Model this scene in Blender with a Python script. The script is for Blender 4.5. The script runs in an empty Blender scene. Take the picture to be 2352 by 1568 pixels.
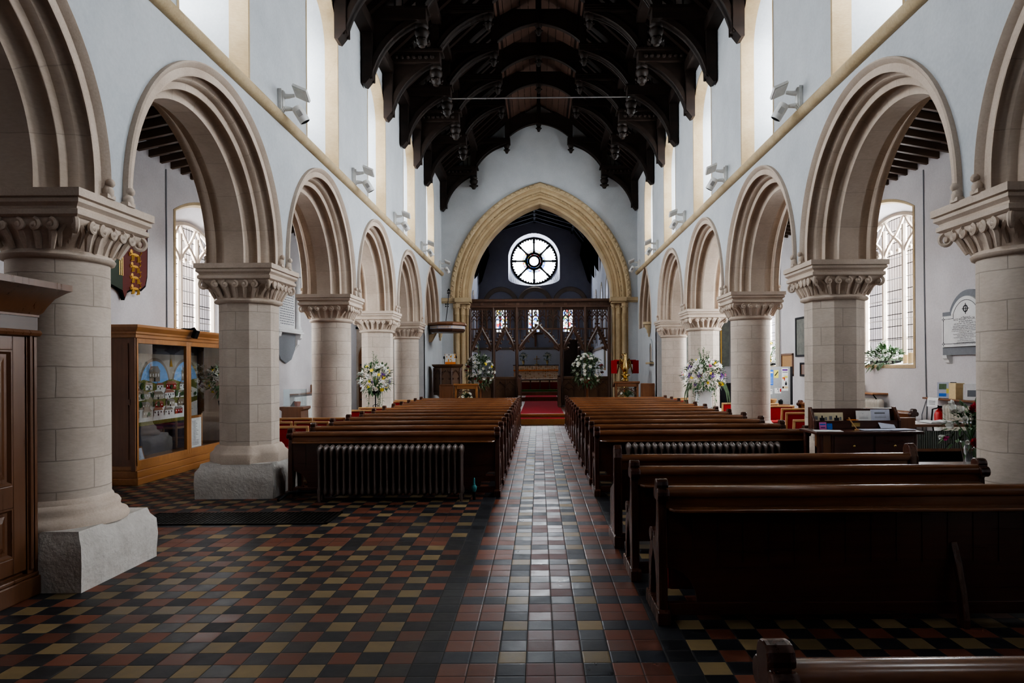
import bpy, bmesh, math, random
from mathutils import Vector, Matrix
PI = math.pi
rnd = random.Random(7)
scn = bpy.context.scene
COL = scn.collection
F, CX, CY, H, ROLL = 1568.0, 1238.0, 845.0, 1.6, 0.006

def at(u, v, Y):
    """the world point at depth Y which the photograph shows at pixel u, v"""
    dx, dy = u-CX, v-CY
    return Vector(((dx-ROLL*dy)*Y/F, Y, H-(dy+ROLL*dx)*Y/F))
def atx(u, v, X):
    dx, dy = u-CX, v-CY
    Y = X*F/(dx-ROLL*dy)
    return Vector((X, Y, H-(dy+ROLL*dx)*Y/F))

# ------------------------------------------------------------------ materials
def new_mat(name):
    m = bpy.data.materials.new(name); m.use_nodes = True
    nt = m.node_tree
    for n in list(nt.nodes): nt.nodes.remove(n)
    out = nt.nodes.new('ShaderNodeOutputMaterial')
    b = nt.nodes.new('ShaderNodeBsdfPrincipled')
    nt.links.new(b.outputs[0], out.inputs[0])
    return m, nt, b
def N(nt, t, **kw):
    n = nt.nodes.new(t)
    for k, v in kw.items(): setattr(n, k, v)
    return n
def setin(n, **kw):
    for k, v in kw.items(): n.inputs[k.replace('_', ' ')].default_value = v
    return n
def M_(nt, op, a, b=None, c=None):
    n = nt.nodes.new('ShaderNodeMath'); n.operation = op
    for i, x in enumerate((a, b, c)):
        if x is None: continue
        if isinstance(x, (int, float)): n.inputs[i].default_value = x
        else: nt.links.new(x, n.inputs[i])
    return n.outputs[0]
def mixc(nt, fac, a, b):
    n = nt.nodes.new('ShaderNodeMix'); n.data_type = 'RGBA'
    for i, x in ((0, fac), (6, a), (7, b)):
        if isinstance(x, (int, float)): n.inputs[i].default_value = x
        elif isinstance(x, tuple): n.inputs[i].default_value = (*x[:3], 1)
        else: nt.links.new(x, n.inputs[i])
    return n.outputs[2]
def ramp(nt, fac, stops):
    n = nt.nodes.new('ShaderNodeValToRGB')
    cr = n.color_ramp
    while len(cr.elements) < len(stops): cr.elements.new(0.5)
    for e, (p, c) in zip(cr.elements, stops):
        e.position = p; e.color = (*c, 1)
    nt.links.new(fac, n.inputs[0])
    return n.outputs[0]
def noise(nt, vec, scale, detail=4, rough=.55):
    n = nt.nodes.new('ShaderNodeTexNoise')
    n.inputs['Scale'].default_value = scale; n.inputs['Detail'].default_value = detail
    n.inputs['Roughness'].default_value = rough
    if vec is not None: nt.links.new(vec, n.inputs['Vector'])
    return n.outputs[0]
def bump(nt, b, h, strength, dist=.01):
    n = nt.nodes.new('ShaderNodeBump'); n.inputs['Strength'].default_value = strength
    n.inputs['Distance'].default_value = dist
    nt.links.new(h, n.inputs['Height']); nt.links.new(n.outputs[0], b.inputs['Normal'])
def worldpos(nt):
    return nt.nodes.new('ShaderNodeNewGeometry').outputs['Position']
def objpos(nt):
    return nt.nodes.new('ShaderNodeTexCoord').outputs['Object']
def uvout(nt):
    return nt.nodes.new('ShaderNodeTexCoord').outputs['UV']
def scaled(nt, vec, s):
    n = nt.nodes.new('ShaderNodeMapping'); n.inputs['Scale'].default_value = s
    nt.links.new(vec, n.inputs['Vector']); return n.outputs[0]

def mottled(name, c1, c2, scale=3, rough=.8, bmp=.25, fine=40, spec=.3, pos='world', dist=.01):
    m, nt, b = new_mat(name)
    p = worldpos(nt) if pos == 'world' else objpos(nt)
    a = noise(nt, p, scale, 6, .6); f = noise(nt, p, fine, 3)
    k = M_(nt, 'MULTIPLY_ADD', f, .35, M_(nt, 'MULTIPLY', a, .75))
    nt.links.new(ramp(nt, k, [(.3, c1), (.75, c2)]), b.inputs['Base Color'])
    b.inputs['Roughness'].default_value = rough; b.inputs['Specular IOR Level'].default_value = spec
    if bmp: bump(nt, b, M_(nt, 'MULTIPLY_ADD', f, .5, a), bmp, dist)
    return m
def plain(name, c, rough=.5, metal=0, spec=.4, coat=0):
    m, nt, b = new_mat(name)
    p = objpos(nt)
    f = noise(nt, p, 25, 3)
    nt.links.new(mixc(nt, f, tuple(x*.82 for x in c), tuple(min(1, x*1.15) for x in c)), b.inputs['Base Color'])
    b.inputs['Roughness'].default_value = rough; b.inputs['Metallic'].default_value = metal
    b.inputs['Specular IOR Level'].default_value = spec; b.inputs['Coat Weight'].default_value = coat
    return m
def wood(name, c1, c2, axis='X', rough=.32, coat=.25, scale=1.0, spec=.45, bmp=.08):
    m, nt, b = new_mat(name)
    s = {'X': (1.2, 22, 22), 'Y': (22, 1.2, 22), 'Z': (22, 22, 1.2)}[axis]
    v = scaled(nt, objpos(nt), tuple(x*scale for x in s))
    a = noise(nt, v, 1.0, 6, .62)
    g = noise(nt, scaled(nt, objpos(nt), (1.5, 1.5, 1.5)), 1.2, 3)
    k = M_(nt, 'MULTIPLY_ADD', g, .5, M_(nt, 'MULTIPLY', a, .6))
    nt.links.new(ramp(nt, k, [(.3, c1), (.78, c2)]), b.inputs['Base Color'])
    nt.links.new(M_(nt, 'MULTIPLY_ADD', a, .2, rough-.1), b.inputs['Roughness'])
    b.inputs['Coat Weight'].default_value = coat; b.inputs['Coat Roughness'].default_value = .22
    b.inputs['Specular IOR Level'].default_value = spec
    bump(nt, b, a, bmp, .004)
    return m
def stone_blocks(name, c1, c2, joint, bw=.5, bh=.235, jw=.006, strength=.8):
    """ashlar: joints laid out in the mesh's own UV, in metres"""
    m, nt, b = new_mat(name)
    uv = uvout(nt); p = worldpos(nt)
    br = nt.nodes.new('ShaderNodeTexBrick')
    setin(br, Scale=1.0, Mortar_Size=jw, Mortar_Smooth=.4, Brick_Width=bw, Row_Height=bh)
    br.inputs['Color1'].default_value = (1, 1, 1, 1); br.inputs['Color2'].default_value = (.86, .86, .86, 1)
    br.inputs['Mortar'].default_value = (0, 0, 0, 1); br.offset = .5
    wob = nt.nodes.new('ShaderNodeVectorMath'); wob.operation = 'ADD'
    nz = nt.nodes.new('ShaderNodeTexNoise'); nz.inputs['Scale'].default_value = 3
    nt.links.new(p, nz.inputs['Vector'])
    sc = nt.nodes.new('ShaderNodeVectorMath'); sc.operation = 'SCALE'; sc.inputs[3].default_value = .025
    nt.links.new(nz.outputs['Color'], sc.inputs[0]); nt.links.new(uv, wob.inputs[0]); nt.links.new(sc.outputs[0], wob.inputs[1])
    nt.links.new(wob.outputs[0], br.inputs['Vector'])
    a = noise(nt, p, 2.2, 6, .62); f = noise(nt, scaled(nt, p, (20, 20, 60)), 1.0, 3)
    k = M_(nt, 'MULTIPLY_ADD', f, .3, M_(nt, 'MULTIPLY', a, .8))
    base = ramp(nt, k, [(.3, c1), (.75, c2)])
    mul = nt.nodes.new('ShaderNodeMix'); mul.data_type = 'RGBA'; mul.blend_type = 'MULTIPLY'; mul.inputs[0].default_value = .55
    nt.links.new(base, mul.inputs[6])
    nt.links.new(mixc(nt, br.outputs['Fac'], br.outputs['Color'], (1, 1, 1)), mul.inputs[7])
    col = mixc(nt, M_(nt, 'MULTIPLY', br.outputs['Fac'], strength), mul.outputs[2], joint)
    nt.links.new(col, b.inputs['Base Color'])
    b.inputs['Roughness'].default_value = .85; b.inputs['Specular IOR Level'].default_value = .2
    hgt = M_(nt, 'SUBTRACT', M_(nt, 'MULTIPLY_ADD', f, .3, M_(nt, 'MULTIPLY', a, .5)), M_(nt, 'MULTIPLY', br.outputs['Fac'], .8))
    bump(nt, b, hgt, .35, .012)
    return m
def glassy(name, tint=(1, 1, 1), gloss=.08, alpha=.0, rough=.02):
    """thin pane: mostly clear, a little mirror-like"""
    m = bpy.data.materials.new(name); m.use_nodes = True
    nt = m.node_tree
    for n in list(nt.nodes): nt.nodes.remove(n)
    out = nt.nodes.new('ShaderNodeOutputMaterial')
    tr = nt.nodes.new('ShaderNodeBsdfTransparent'); tr.inputs[0].default_value = (*tint, 1)
    gl = nt.nodes.new('ShaderNodeBsdfGlossy'); gl.inputs['Roughness'].default_value = rough
    mx = nt.nodes.new('ShaderNodeMixShader')
    lw = nt.nodes.new('ShaderNodeLayerWeight'); lw.inputs[0].default_value = .35
    k = M_(nt, 'MULTIPLY_ADD', lw.outputs['Fresnel'], .6, gloss)
    nt.links.new(k, mx.inputs[0]); nt.links.new(tr.outputs[0], mx.inputs[1]); nt.links.new(gl.outputs[0], mx.inputs[2])
    nt.links.new(mx.outputs[0], out.inputs[0])
    return m
def leaded_glass(name, pane=.1, lead=.008, tint=(1, 1, 1)):
    """leaded clear glass: transparent quarries and thin dark lead lines in UV metres"""
    m = bpy.data.materials.new(name); m.use_nodes = True
    nt = m.node_tree
    for n in list(nt.nodes): nt.nodes.remove(n)
    out = nt.nodes.new('ShaderNodeOutputMaterial')
    tr = nt.nodes.new('ShaderNodeBsdfTransparent'); tr.inputs[0].default_value = (*tint, 1)
    df = nt.nodes.new('ShaderNodeBsdfDiffuse'); df.inputs[0].default_value = (.03, .03, .03, 1)
    br = nt.nodes.new('ShaderNodeTexBrick'); br.offset = 0
    setin(br, Scale=1.0, Mortar_Size=lead, Mortar_Smooth=0, Brick_Width=pane, Row_Height=pane*2.4)
    nt.links.new(uvout(nt), br.inputs['Vector'])
    mx = nt.nodes.new('ShaderNodeMixShader')
    nt.links.new(br.outputs['Fac'], mx.inputs[0]); nt.links.new(tr.outputs[0], mx.inputs[1]); nt.links.new(df.outputs[0], mx.inputs[2])
    nt.links.new(mx.outputs[0], out.inputs[0])
    return m
def stained_glass(name, scale=9, gain=.3):
    m = bpy.data.materials.new(name); m.use_nodes = True
    nt = m.node_tree
    for n in list(nt.nodes): nt.nodes.remove(n)
    out = nt.nodes.new('ShaderNodeOutputMaterial')
    tr = nt.nodes.new('ShaderNodeBsdfTransparent')
    p = objpos(nt)
    vo = nt.nodes.new('ShaderNodeTexVoronoi'); vo.inputs['Scale'].default_value = scale
    nt.links.new(p, vo.inputs['Vector'])
    sep = nt.nodes.new('ShaderNodeSeparateColor'); nt.links.new(vo.outputs['Color'], sep.inputs[0])
    n = nt.nodes.new('ShaderNodeValToRGB'); cr = n.color_ramp; cr.interpolation = 'CONSTANT'
    stops = [(0, (.9, .95, 1)), (.34, (.08, .2, .8)), (.48, (.85, .9, .95)), (.66, (.75, .05, .06)), (.74, (.9, .95, .9)), (.86, (.9, .7, .1)), (.93, (.1, .5, .25))]
    while len(cr.elements) < len(stops): cr.elements.new(.5)
    for e, (q, c) in zip(cr.elements, stops): e.position = q; e.color = (*[x*gain for x in c], 1)
    nt.links.new(sep.outputs[0], n.inputs[0])
    ve = nt.nodes.new('ShaderNodeTexVoronoi'); ve.feature = 'DISTANCE_TO_EDGE'; ve.inputs['Scale'].default_value = scale
    nt.links.new(p, ve.inputs['Vector'])
    lead = M_(nt, 'LESS_THAN', ve.outputs['Distance'], .06)
    nt.links.new(mixc(nt, lead, n.outputs[0], (.01, .01, .01)), tr.inputs[0])
    nt.links.new(tr.outputs[0], out.inputs[0])
    return m

def floor_tiles():
    m, nt, b = new_mat('encaustic floor tiles')
    t = .1547
    sx = nt.nodes.new('ShaderNodeSeparateXYZ'); nt.links.new(worldpos(nt), sx.inputs[0])
    X = M_(nt, 'DIVIDE', M_(nt, 'SUBTRACT', sx.outputs[0], .075), t)
    Y = M_(nt, 'DIVIDE', M_(nt, 'SUBTRACT', sx.outputs[1], 4.167), t)
    ix, iy = M_(nt, 'FLOOR', X), M_(nt, 'FLOOR', Y)
    fx, fy = M_(nt, 'FRACT', X), M_(nt, 'FRACT', Y)
    a = M_(nt, 'ABSOLUTE', X); c = M_(nt, 'FLOOR', a)
    def eq(u, v): return M_(nt, 'COMPARE', u, v, .25)
    mod = lambda u, k: M_(nt, 'FLOORED_MODULO', u, k)
    black, blue = (.012, .013, .017), (.017, .021, .032)
    red, yel, pur = (.15, .046, .024), (.20, .14, .065), (.12, .05, .045)
    rowA = eq(mod(iy, 3.0), 0.0)
    cA = mixc(nt, eq(c, 1.0), blue, yel)
    cB = mixc(nt, eq(c, 0.0), mixc(nt, eq(c, 1.0), red, blue), pur)
    runner = mixc(nt, rowA, cB, cA)
    par = eq(mod(M_(nt, 'ADD', ix, iy), 2.0), 0.0)
    field = mixc(nt, par, mixc(nt, eq(mod(iy, 2.0), 0.0), red, yel), black)
    i3, j3 = eq(mod(ix, 3.0), 0.0), eq(mod(iy, 3.0), 0.0)
    band = mixc(nt, M_(nt, 'MAXIMUM', i3, j3), red, mixc(nt, M_(nt, 'MULTIPLY', i3, j3), black, yel))
    inband = M_(nt, 'MULTIPLY', M_(nt, 'GREATER_THAN', iy, 12.5), M_(nt, 'LESS_THAN', iy, 22.5))
    outer = mixc(nt, M_(nt, 'MULTIPLY', inband, M_(nt, 'LESS_THAN', X, 0.0)), field, band)
    edge = M_(nt, 'LESS_THAN', a, 5.0)
    outer = mixc(nt, edge, outer, black)
    isrun = M_(nt, 'LESS_THAN', a, 4.0)
    col = mixc(nt, isrun, outer, runner)
    wn = nt.nodes.new('ShaderNodeTexWhiteNoise'); wn.noise_dimensions = '2D'
    cb = nt.nodes.new('ShaderNodeCombineXYZ'); nt.links.new(ix, cb.inputs[0]); nt.links.new(iy, cb.inputs[1])
    nt.links.new(cb.outputs[0], wn.inputs['Vector'])
    gr = noise(nt, worldpos(nt), 9, 5, .6)
    wear = M_(nt, 'MULTIPLY_ADD', wn.outputs['Value'], .55, M_(nt, 'MULTIPLY_ADD', gr, .9, .28))
    hs = nt.nodes.new('ShaderNodeHueSaturation'); nt.links.new(col, hs.inputs['Color']); nt.links.new(wear, hs.inputs['Value'])
    ex = M_(nt, 'MINIMUM', M_(nt, 'MINIMUM', fx, M_(nt, 'SUBTRACT', 1.0, fx)), M_(nt, 'MINIMUM', fy, M_(nt, 'SUBTRACT', 1.0, fy)))
    grout = M_(nt, 'LESS_THAN', ex, .016)
    nt.links.new(mixc(nt, grout, hs.outputs[0], (.028, .024, .02)), b.inputs['Base Color'])
    r = M_(nt, 'MULTIPLY_ADD', wn.outputs['Value'], .16, M_(nt, 'MULTIPLY_ADD', gr, .25, M_(nt, 'MULTIPLY_ADD', isrun, -.12, .30)))
    nt.links.new(M_(nt, 'MAXIMUM', r, M_(nt, 'MULTIPLY', grout, .8)), b.inputs['Roughness'])
    b.inputs['Specular IOR Level'].default_value = .5
    # every tile sits a hair off level
    vm = nt.nodes.new('ShaderNodeVectorMath'); vm.operation = 'SUBTRACT'; vm.inputs[1].default_value = (.5, .5, .5)
    nt.links.new(wn.outputs['Color'], vm.inputs[0])
    v2 = nt.nodes.new('ShaderNodeVectorMath'); v2.operation = 'MULTIPLY_ADD'; v2.inputs[1].default_value = (.05, .05, 0)
    nt.links.new(vm.outputs[0], v2.inputs[0])
    bp = nt.nodes.new('ShaderNodeBump'); bp.inputs['Strength'].default_value = .35; bp.inputs['Distance'].default_value = .006
    hh = M_(nt, 'MULTIPLY_ADD', gr, .5, M_(nt, 'MINIMUM', M_(nt, 'MULTIPLY', ex, 8.0), .5))
    nt.links.new(hh, bp.inputs['Height']); nt.links.new(bp.outputs[0], v2.inputs[2])
    nm = nt.nodes.new('ShaderNodeVectorMath'); nm.operation = 'NORMALIZE'; nt.links.new(v2.outputs[0], nm.inputs[0])
    nt.links.new(nm.outputs[0], b.inputs['Normal'])
    return m

MAT = {}
MAT['plaster'] = mottled('white limewash plaster', (.42, .445, .465), (.57, .59, .605), 1.3, .9, .12, 30, .15)  # white limewash; the sky light's blue cast is put into its colour
MAT['plaster_warm'] = mottled('aisle plaster', (.49, .465, .475), (.68, .655, .66), 1.1, .9, .12, 30, .15)
MAT['plaster_dim'] = mottled('shade dimmed plaster', (.26, .27, .33), (.36, .37, .43), 1.3, .9, .1, 30, .15)  # darker plaster copy; shade of the backlit walls is in the colour
MAT['stone'] = mottled('pale limestone', (.42, .335, .265), (.62, .525, .44), 2.5, .85, .3, 60, .2)
MAT['stone_arch'] = stone_blocks('arch limestone', (.42, .335, .265), (.61, .51, .42), (.28, .23, .18), .42, 9.0, .004, .45)
MAT['stone_shaft'] = stone_blocks('shaft ashlar', (.41, .34, .28), (.62, .54, .46), (.30, .255, .21), .52, .235, .005, .75)
MAT['stone_gold'] = mottled('honey limestone', (.36, .265, .15), (.55, .44, .285), 2.5, .85, .3, 50, .2)
MAT['stone_gold_blk'] = stone_blocks('honey ashlar', (.36, .26, .145), (.54, .42, .26), (.28, .21, .13), 9, .3, .006, .5)
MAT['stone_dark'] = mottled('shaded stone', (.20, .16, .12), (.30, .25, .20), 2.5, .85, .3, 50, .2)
MAT['stone_rough'] = mottled('worn base stone', (.40, .37, .33), (.60, .57, .53), 4, .9, .9, 25, .2, dist=.02)
MAT['tiles'] = floor_tiles()
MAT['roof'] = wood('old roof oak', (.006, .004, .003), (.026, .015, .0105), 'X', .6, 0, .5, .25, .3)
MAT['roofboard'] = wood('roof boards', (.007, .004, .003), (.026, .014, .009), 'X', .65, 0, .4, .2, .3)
MAT['aisleroof'] = wood('aisle rafters', (.05, .03, .02), (.12, .075, .05), 'X', .6, 0, .5, .25, .2)
MAT['black'] = plain('matt black', (.006, .006, .007), .8, 0, .1)  # plain black; also carries the rose tracery's backlit silhouette
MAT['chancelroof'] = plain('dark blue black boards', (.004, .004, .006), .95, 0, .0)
MAT['pew'] = wood('dark varnished pew oak', (.030, .008, .006), (.095, .029, .016), 'X', .30, .4)
MAT['pewrail'] = wood('pew rail with highlight tone', (.085, .029, .011), (.24, .095, .036), 'X', .24, .5)  # paler than the pew oak; highlights on rail and ledge are in the colour
MAT['pewend'] = wood('pew end oak', (.034, .010, .006), (.105, .036, .018), 'Z', .28, .45)
MAT['oak'] = wood('golden oak', (.25, .095, .026), (.42, .19, .06), 'Y', .32, .3)
MAT['oakz'] = wood('golden oak upright', (.25, .095, .026), (.42, .19, .06), 'Z', .32, .3)
MAT['midoak'] = wood('mid brown oak', (.10, .036, .014), (.23, .095, .038), 'Z', .32, .3)
MAT['case'] = wood('cupboard oak', (.060, .023, .009), (.13, .054, .022), 'Z', .30, .35)
MAT['casedark'] = wood('cupboard dark frieze', (.025, .011, .007), (.06, .028, .016), 'Y', .32, .35)
MAT['screen'] = wood('screen oak', (.045, .021, .013), (.12, .06, .036), 'Z', .4, .2)
MAT['screenpanel'] = wood('screen panel oak', (.06, .030, .016), (.14, .072, .036), 'Z', .4, .2)
MAT['chairwood'] = wood('pale beech', (.42, .22, .085), (.62, .37, .17), 'X', .35, .2)
MAT['redcloth'] = mottled('red upholstery', (.22, .010, .012), (.34, .018, .02), 60, .85, .1, 300, .2)
MAT['carpet'] = mottled('red carpet', (.20, .006, .012), (.33, .012, .022), 30, .95, .4, 250, .1)
MAT['iron'] = plain('black iron', (.012, .012, .013), .45, .6, .4)
MAT['radiator'] = plain('dark radiator paint', (.095, .068, .058), .36, .1, .5)
MAT['whiterad'] = plain('cream radiator paint', (.66, .62, .54), .4, 0, .5)
MAT['white'] = plain('white enamel', (.74, .74, .72), .45, 0, .5)
MAT['paper'] = plain('white paper', (.80, .80, .79), .8, 0, .2)
MAT['paperblue'] = plain('pale blue paper', (.55, .58, .68), .8, 0, .2)
MAT['papercream'] = plain('cream paper', (.70, .62, .42), .8, 0, .2)
MAT['ink'] = plain('dark ink', (.03, .03, .035), .8, 0, .2)
MAT['brass'] = plain('polished brass', (.62, .44, .17), .2, 1.0, .5)
MAT['gold'] = plain('gilt', (.72, .42, .09), .35, .7, .5)
MAT['grass'] = mottled('deep green leaf', (.012, .035, .010), (.05, .12, .035), 12, .5, 0, 40, .4)
MAT['leaf2'] = mottled('grey green leaf', (.06, .10, .055), (.16, .24, .13), 12, .55, 0, 40, .4)
MAT['petalwhite'] = plain('white petals', (.84, .84, .80), .6, 0, .3)
MAT['petalcream'] = plain('cream petals', (.72, .70, .52), .6, 0, .3)
MAT['petalyellow'] = plain('yellow petals', (.86, .68, .03), .6, 0, .3)
MAT['petalpurple'] = plain('purple petals', (.10, .02, .22), .6, 0, .3)
MAT['petalpink'] = plain('magenta petals', (.42, .02, .16), .6, 0, .3)
MAT['petalred'] = plain('deep red petals', (.35, .015, .03), .6, 0, .3)
MAT['red'] = plain('fire red paint', (.55, .012, .012), .3, 0, .5)
MAT['green'] = plain('green cloth', (.05, .13, .02), .85, 0, .2)
MAT['grey'] = plain('grey slate', (.18, .19, .21), .6, 0, .3)
MAT['boardgrey'] = plain('grey felt board', (.36, .37, .37), .85, 0, .2)
MAT['marble'] = mottled('white marble', (.62, .62, .62), (.78, .78, .77), 3, .45, .05, 30, .4)
MAT['blue'] = plain('bright blue print', (.02, .16, .62), .7)
MAT['yellow'] = plain('yellow print', (.75, .66, .12), .7)
MAT['orange'] = plain('orange print', (.75, .22, .03), .7)
MAT['pink'] = plain('pink print', (.62, .16, .42), .7)
MAT['teal'] = plain('verdigris', (.05, .25, .26), .5, .2)
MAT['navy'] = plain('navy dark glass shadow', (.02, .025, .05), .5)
MAT['darkred'] = plain('dark heraldic red', (.11, .012, .010), .5)
MAT['terracotta'] = plain('terracotta', (.36, .10, .05), .7)
MAT['wicker'] = mottled('wicker', (.34, .18, .07), (.55, .33, .15), 60, .7, .3, 200, .3)
MAT['candle'] = plain('wax', (.72, .55, .30), .5, 0, .4)
MAT['tin'] = plain('brushed steel', (.45, .46, .47), .35, .8, .5)
MAT['greenslat'] = plain('grey green cloth', (.16, .18, .16), .85)
MAT['sky'] = plain('embroidered blue sky', (.22, .42, .74), .85)
MAT['hill'] = mottled('embroidered hill', (.10, .12, .03), (.22, .22, .07), 30, .9, .2, 100, .2)
MAT['brick'] = plain('embroidered brick', (.34, .14, .10), .85)
MAT['roofgrey'] = plain('embroidered slate', (.24, .22, .20), .85)
MAT['tapestry'] = mottled('stone grey linen', (.36, .33, .28), (.48, .44, .38), 8, .9, .2, 100, .2)
MAT['frontal'] = None
MAT['glass'] = glassy('cabinet glass', (.93, .95, .95), .11)
MAT['clearglass'] = glassy('clear glass', (.9, .96, .97), .12)
MAT['lead'] = leaded_glass('leaded window glass')
MAT['stained'] = stained_glass('stained glass')
MAT['roseglass'] = stained_glass('rose glass', 14)
# embroidered altar frontal
def patterned(name, base, spots, scale):
    m, nt, b = new_mat(name)
    p = objpos(nt)
    v = nt.nodes.new('ShaderNodeTexVoronoi'); v.inputs['Scale'].default_value = scale; v.inputs['Randomness'].default_value = .5
    nt.links.new(p, v.inputs['Vector'])
    sep = nt.nodes.new('ShaderNodeSeparateColor'); nt.links.new(v.outputs['Color'], sep.inputs[0])
    inside = M_(nt, 'LESS_THAN', v.outputs['Distance'], .42)
    sp = ramp(nt, sep.outputs[0], spots)
    nt.links.new(mixc(nt, inside, base, sp), b.inputs['Base Color']); b.inputs['Roughness'].default_value = .8
    return m
MAT['frontal'] = patterned('embroidered frontal', (.72, .57, .38), [(.2, (.78, .64, .44)), (.5, (.60, .28, .10)), (.8, (.45, .32, .18))], 9)
MAT['floral'] = patterned('floral antependium', (.74, .73, .70), [(.2, (.75, .34, .05)), (.5, (.25, .26, .28)), (.8, (.65, .5, .2))], 16)
MAT['grille'] = plain('cast iron grating', (.018, .017, .016), .45, .4)
MAT['oldpaint'] = mottled('aged painted panel', (.06, .065, .055), (.20, .20, .17), 6, .5, .1, 40, .3)

# ------------------------------------------------------------------ mesh builder
class MB:
    def __init__(s): s.v = []; s.f = []; s.uv = []; s.mi = []; s.cur = 0
    def face(s, idx, uv=None):
        s.f.append(tuple(idx)); s.uv.append(uv); s.mi.append(s.cur)
    def pt(s, *ps):
        i = len(s.v); s.v.extend(Vector(p) for p in ps); return list(range(i, i+len(ps)))
    def poly(s, pts, uv=None): s.face(s.pt(*pts), uv)
    def box(s, x0, y0, z0, x1, y1, z1):
        x0, x1 = min(x0, x1), max(x0, x1); y0, y1 = min(y0, y1), max(y0, y1); z0, z1 = min(z0, z1), max(z0, z1)
        i = s.pt((x0, y0, z0), (x1, y0, z0), (x1, y1, z0), (x0, y1, z0), (x0, y0, z1), (x1, y0, z1), (x1, y1, z1), (x0, y1, z1))
        for q in ((0, 3, 2, 1), (4, 5, 6, 7), (0, 1, 5, 4), (1, 2, 6, 5), (2, 3, 7, 6), (3, 0, 4, 7)):
            P = [s.v[i[k]] for k in q]
            n = (P[1]-P[0]).cross(P[2]-P[0]); ax = max(range(3), key=lambda k: abs(n[k]))
            o = [k for k in range(3) if k != ax]
            s.face([i[k] for k in q], [(p[o[0]], p[o[1]]) for p in P])
        return s
    def prism(s, poly, axis, a, b):
        def P(p, d): return {'x': (d, p[0], p[1]), 'y': (p[0], d, p[1]), 'z': (p[0], p[1], d)}[axis]
        n = len(poly)
        A = s.pt(*[P(p, a) for p in poly]); B = s.pt(*[P(p, b) for p in poly])
        s.face(A[::-1], [poly[k] for k in range(n)][::-1]); s.face(B, list(poly))
        L = 0
        for k in range(n):
            j = (k+1) % n
            l = math.dist(poly[k], poly[j])
            s.face((A[k], A[j], B[j], B[k]), [(L, a), (L+l, a), (L+l, b), (L, b)]); L += l
        return s
    def rings(s, R, closed=True, cap0=False, cap1=False, uvs=None, loop=False):
        """loft rings of equal length"""
        n = len(R[0]); I = [s.pt(*r) for r in R]
        if uvs is None:
            uvs = []
            L = 0
            for a, r in enumerate(R):
                if a: L += (Vector(R[a][0])-Vector(R[a-1][0])).length
                c = 0; row = []
                for k in range(n+1):
                    row.append((c, L))
                    if k < n: c += (Vector(r[(k+1) % n])-Vector(r[k])).length
                uvs.append(row)
        m = len(R) if loop else len(R)-1
        for a in range(m):
            b = (a+1) % len(R)
            for k in range(n if closed else n-1):
                j = (k+1) % n
                s.face((I[a][k], I[a][j], I[b][j], I[b][k]), [uvs[a][k], uvs[a][k+1], uvs[b][k+1], uvs[b][k]])
        if cap0: s.face(I[0][::-1])
        if cap1: s.face(I[-1])
        return s
    def lathe(s, prof, c=(0, 0, 0), n=24, cap0=True, cap1=True, uvr=None, a0=0):
        R, U = [], []
        for r, z in prof:
            R.append([(c[0]+r*math.cos(a0+2*PI*k/n), c[1]+r*math.sin(a0+2*PI*k/n), c[2]+z) for k in range(n)])
            q = uvr or r
            U.append([(2*PI*k/n*q, c[2]+z) for k in range(n+1)])
        return s.rings(R, True, cap0, cap1, U)
    def tube(s, pts, r, n=8, cap=True):
        pts = [Vector(p) for p in pts]; R = []
        up = None
        for k, p in enumerate(pts):
            d = (pts[min(k+1, len(pts)-1)]-pts[max(k-1, 0)]).normalized()
            if up is None:
                up = Vector((0, 0, 1)) if abs(d.z) < .9 else Vector((1, 0, 0))
            a = d.cross(up)
            if a.length < 1e-4: a = d.orthogonal()
            a.normalize(); b = a.cross(d).normalized(); up = b
            rr = r[k] if isinstance(r, (list, tuple)) else r
            R.append([p+a*rr*math.cos(2*PI*j/n)+b*rr*math.sin(2*PI*j/n) for j in range(n)])
        return s.rings(R, True, cap, cap)
    def ball(s, c, r, n=10, m=6, sc=(1, 1, 1)):
        R = []
        for a in range(m+1):
            t = PI*a/m; q = max(math.sin(t), .001)
            R.append([(c[0]+r*sc[0]*q*math.cos(2*PI*k/n), c[1]+r*sc[1]*q*math.sin(2*PI*k/n), c[2]-r*sc[2]*math.cos(t)) for k in range(n)])
        return s.rings(R)
    def add(s, o, M=None):
        off = len(s.v)
        s.v += [(M @ p if M else p.copy()) for p in o.v]
        for f, u, mi in zip(o.f, o.uv, o.mi):
            s.f.append(tuple(i+off for i in f)); s.uv.append(u); s.mi.append(mi)
        return s
    def mesh(s, name, mats, off=(0, 0, 0), smooth=None):
        off = Vector(off)
        me = bpy.data.meshes.new(name)
        me.from_pydata([tuple(p-off) for p in s.v], [], s.f)
        if any(u is not None for u in s.uv):
            lay = me.uv_layers.new(name='UVMap'); d = lay.data; k = 0
            for f, u in zip(s.f, s.uv):
                for j in range(len(f)):
                    if u is not None: d[k].uv = u[j]
                    k += 1
        for m in mats: me.materials.append(m)
        if len(mats) > 1:
            for p, i in zip(me.polygons, s.mi): p.material_index = i
        bm = bmesh.new(); bm.from_mesh(me)
        bmesh.ops.recalc_face_normals(bm, faces=bm.faces)
        bm.to_mesh(me); bm.free()
        if smooth is not None:
            me.shade_smooth()
            me.set_sharp_from_angle(angle=math.radians(smooth))
        me.update()
        return me
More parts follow.
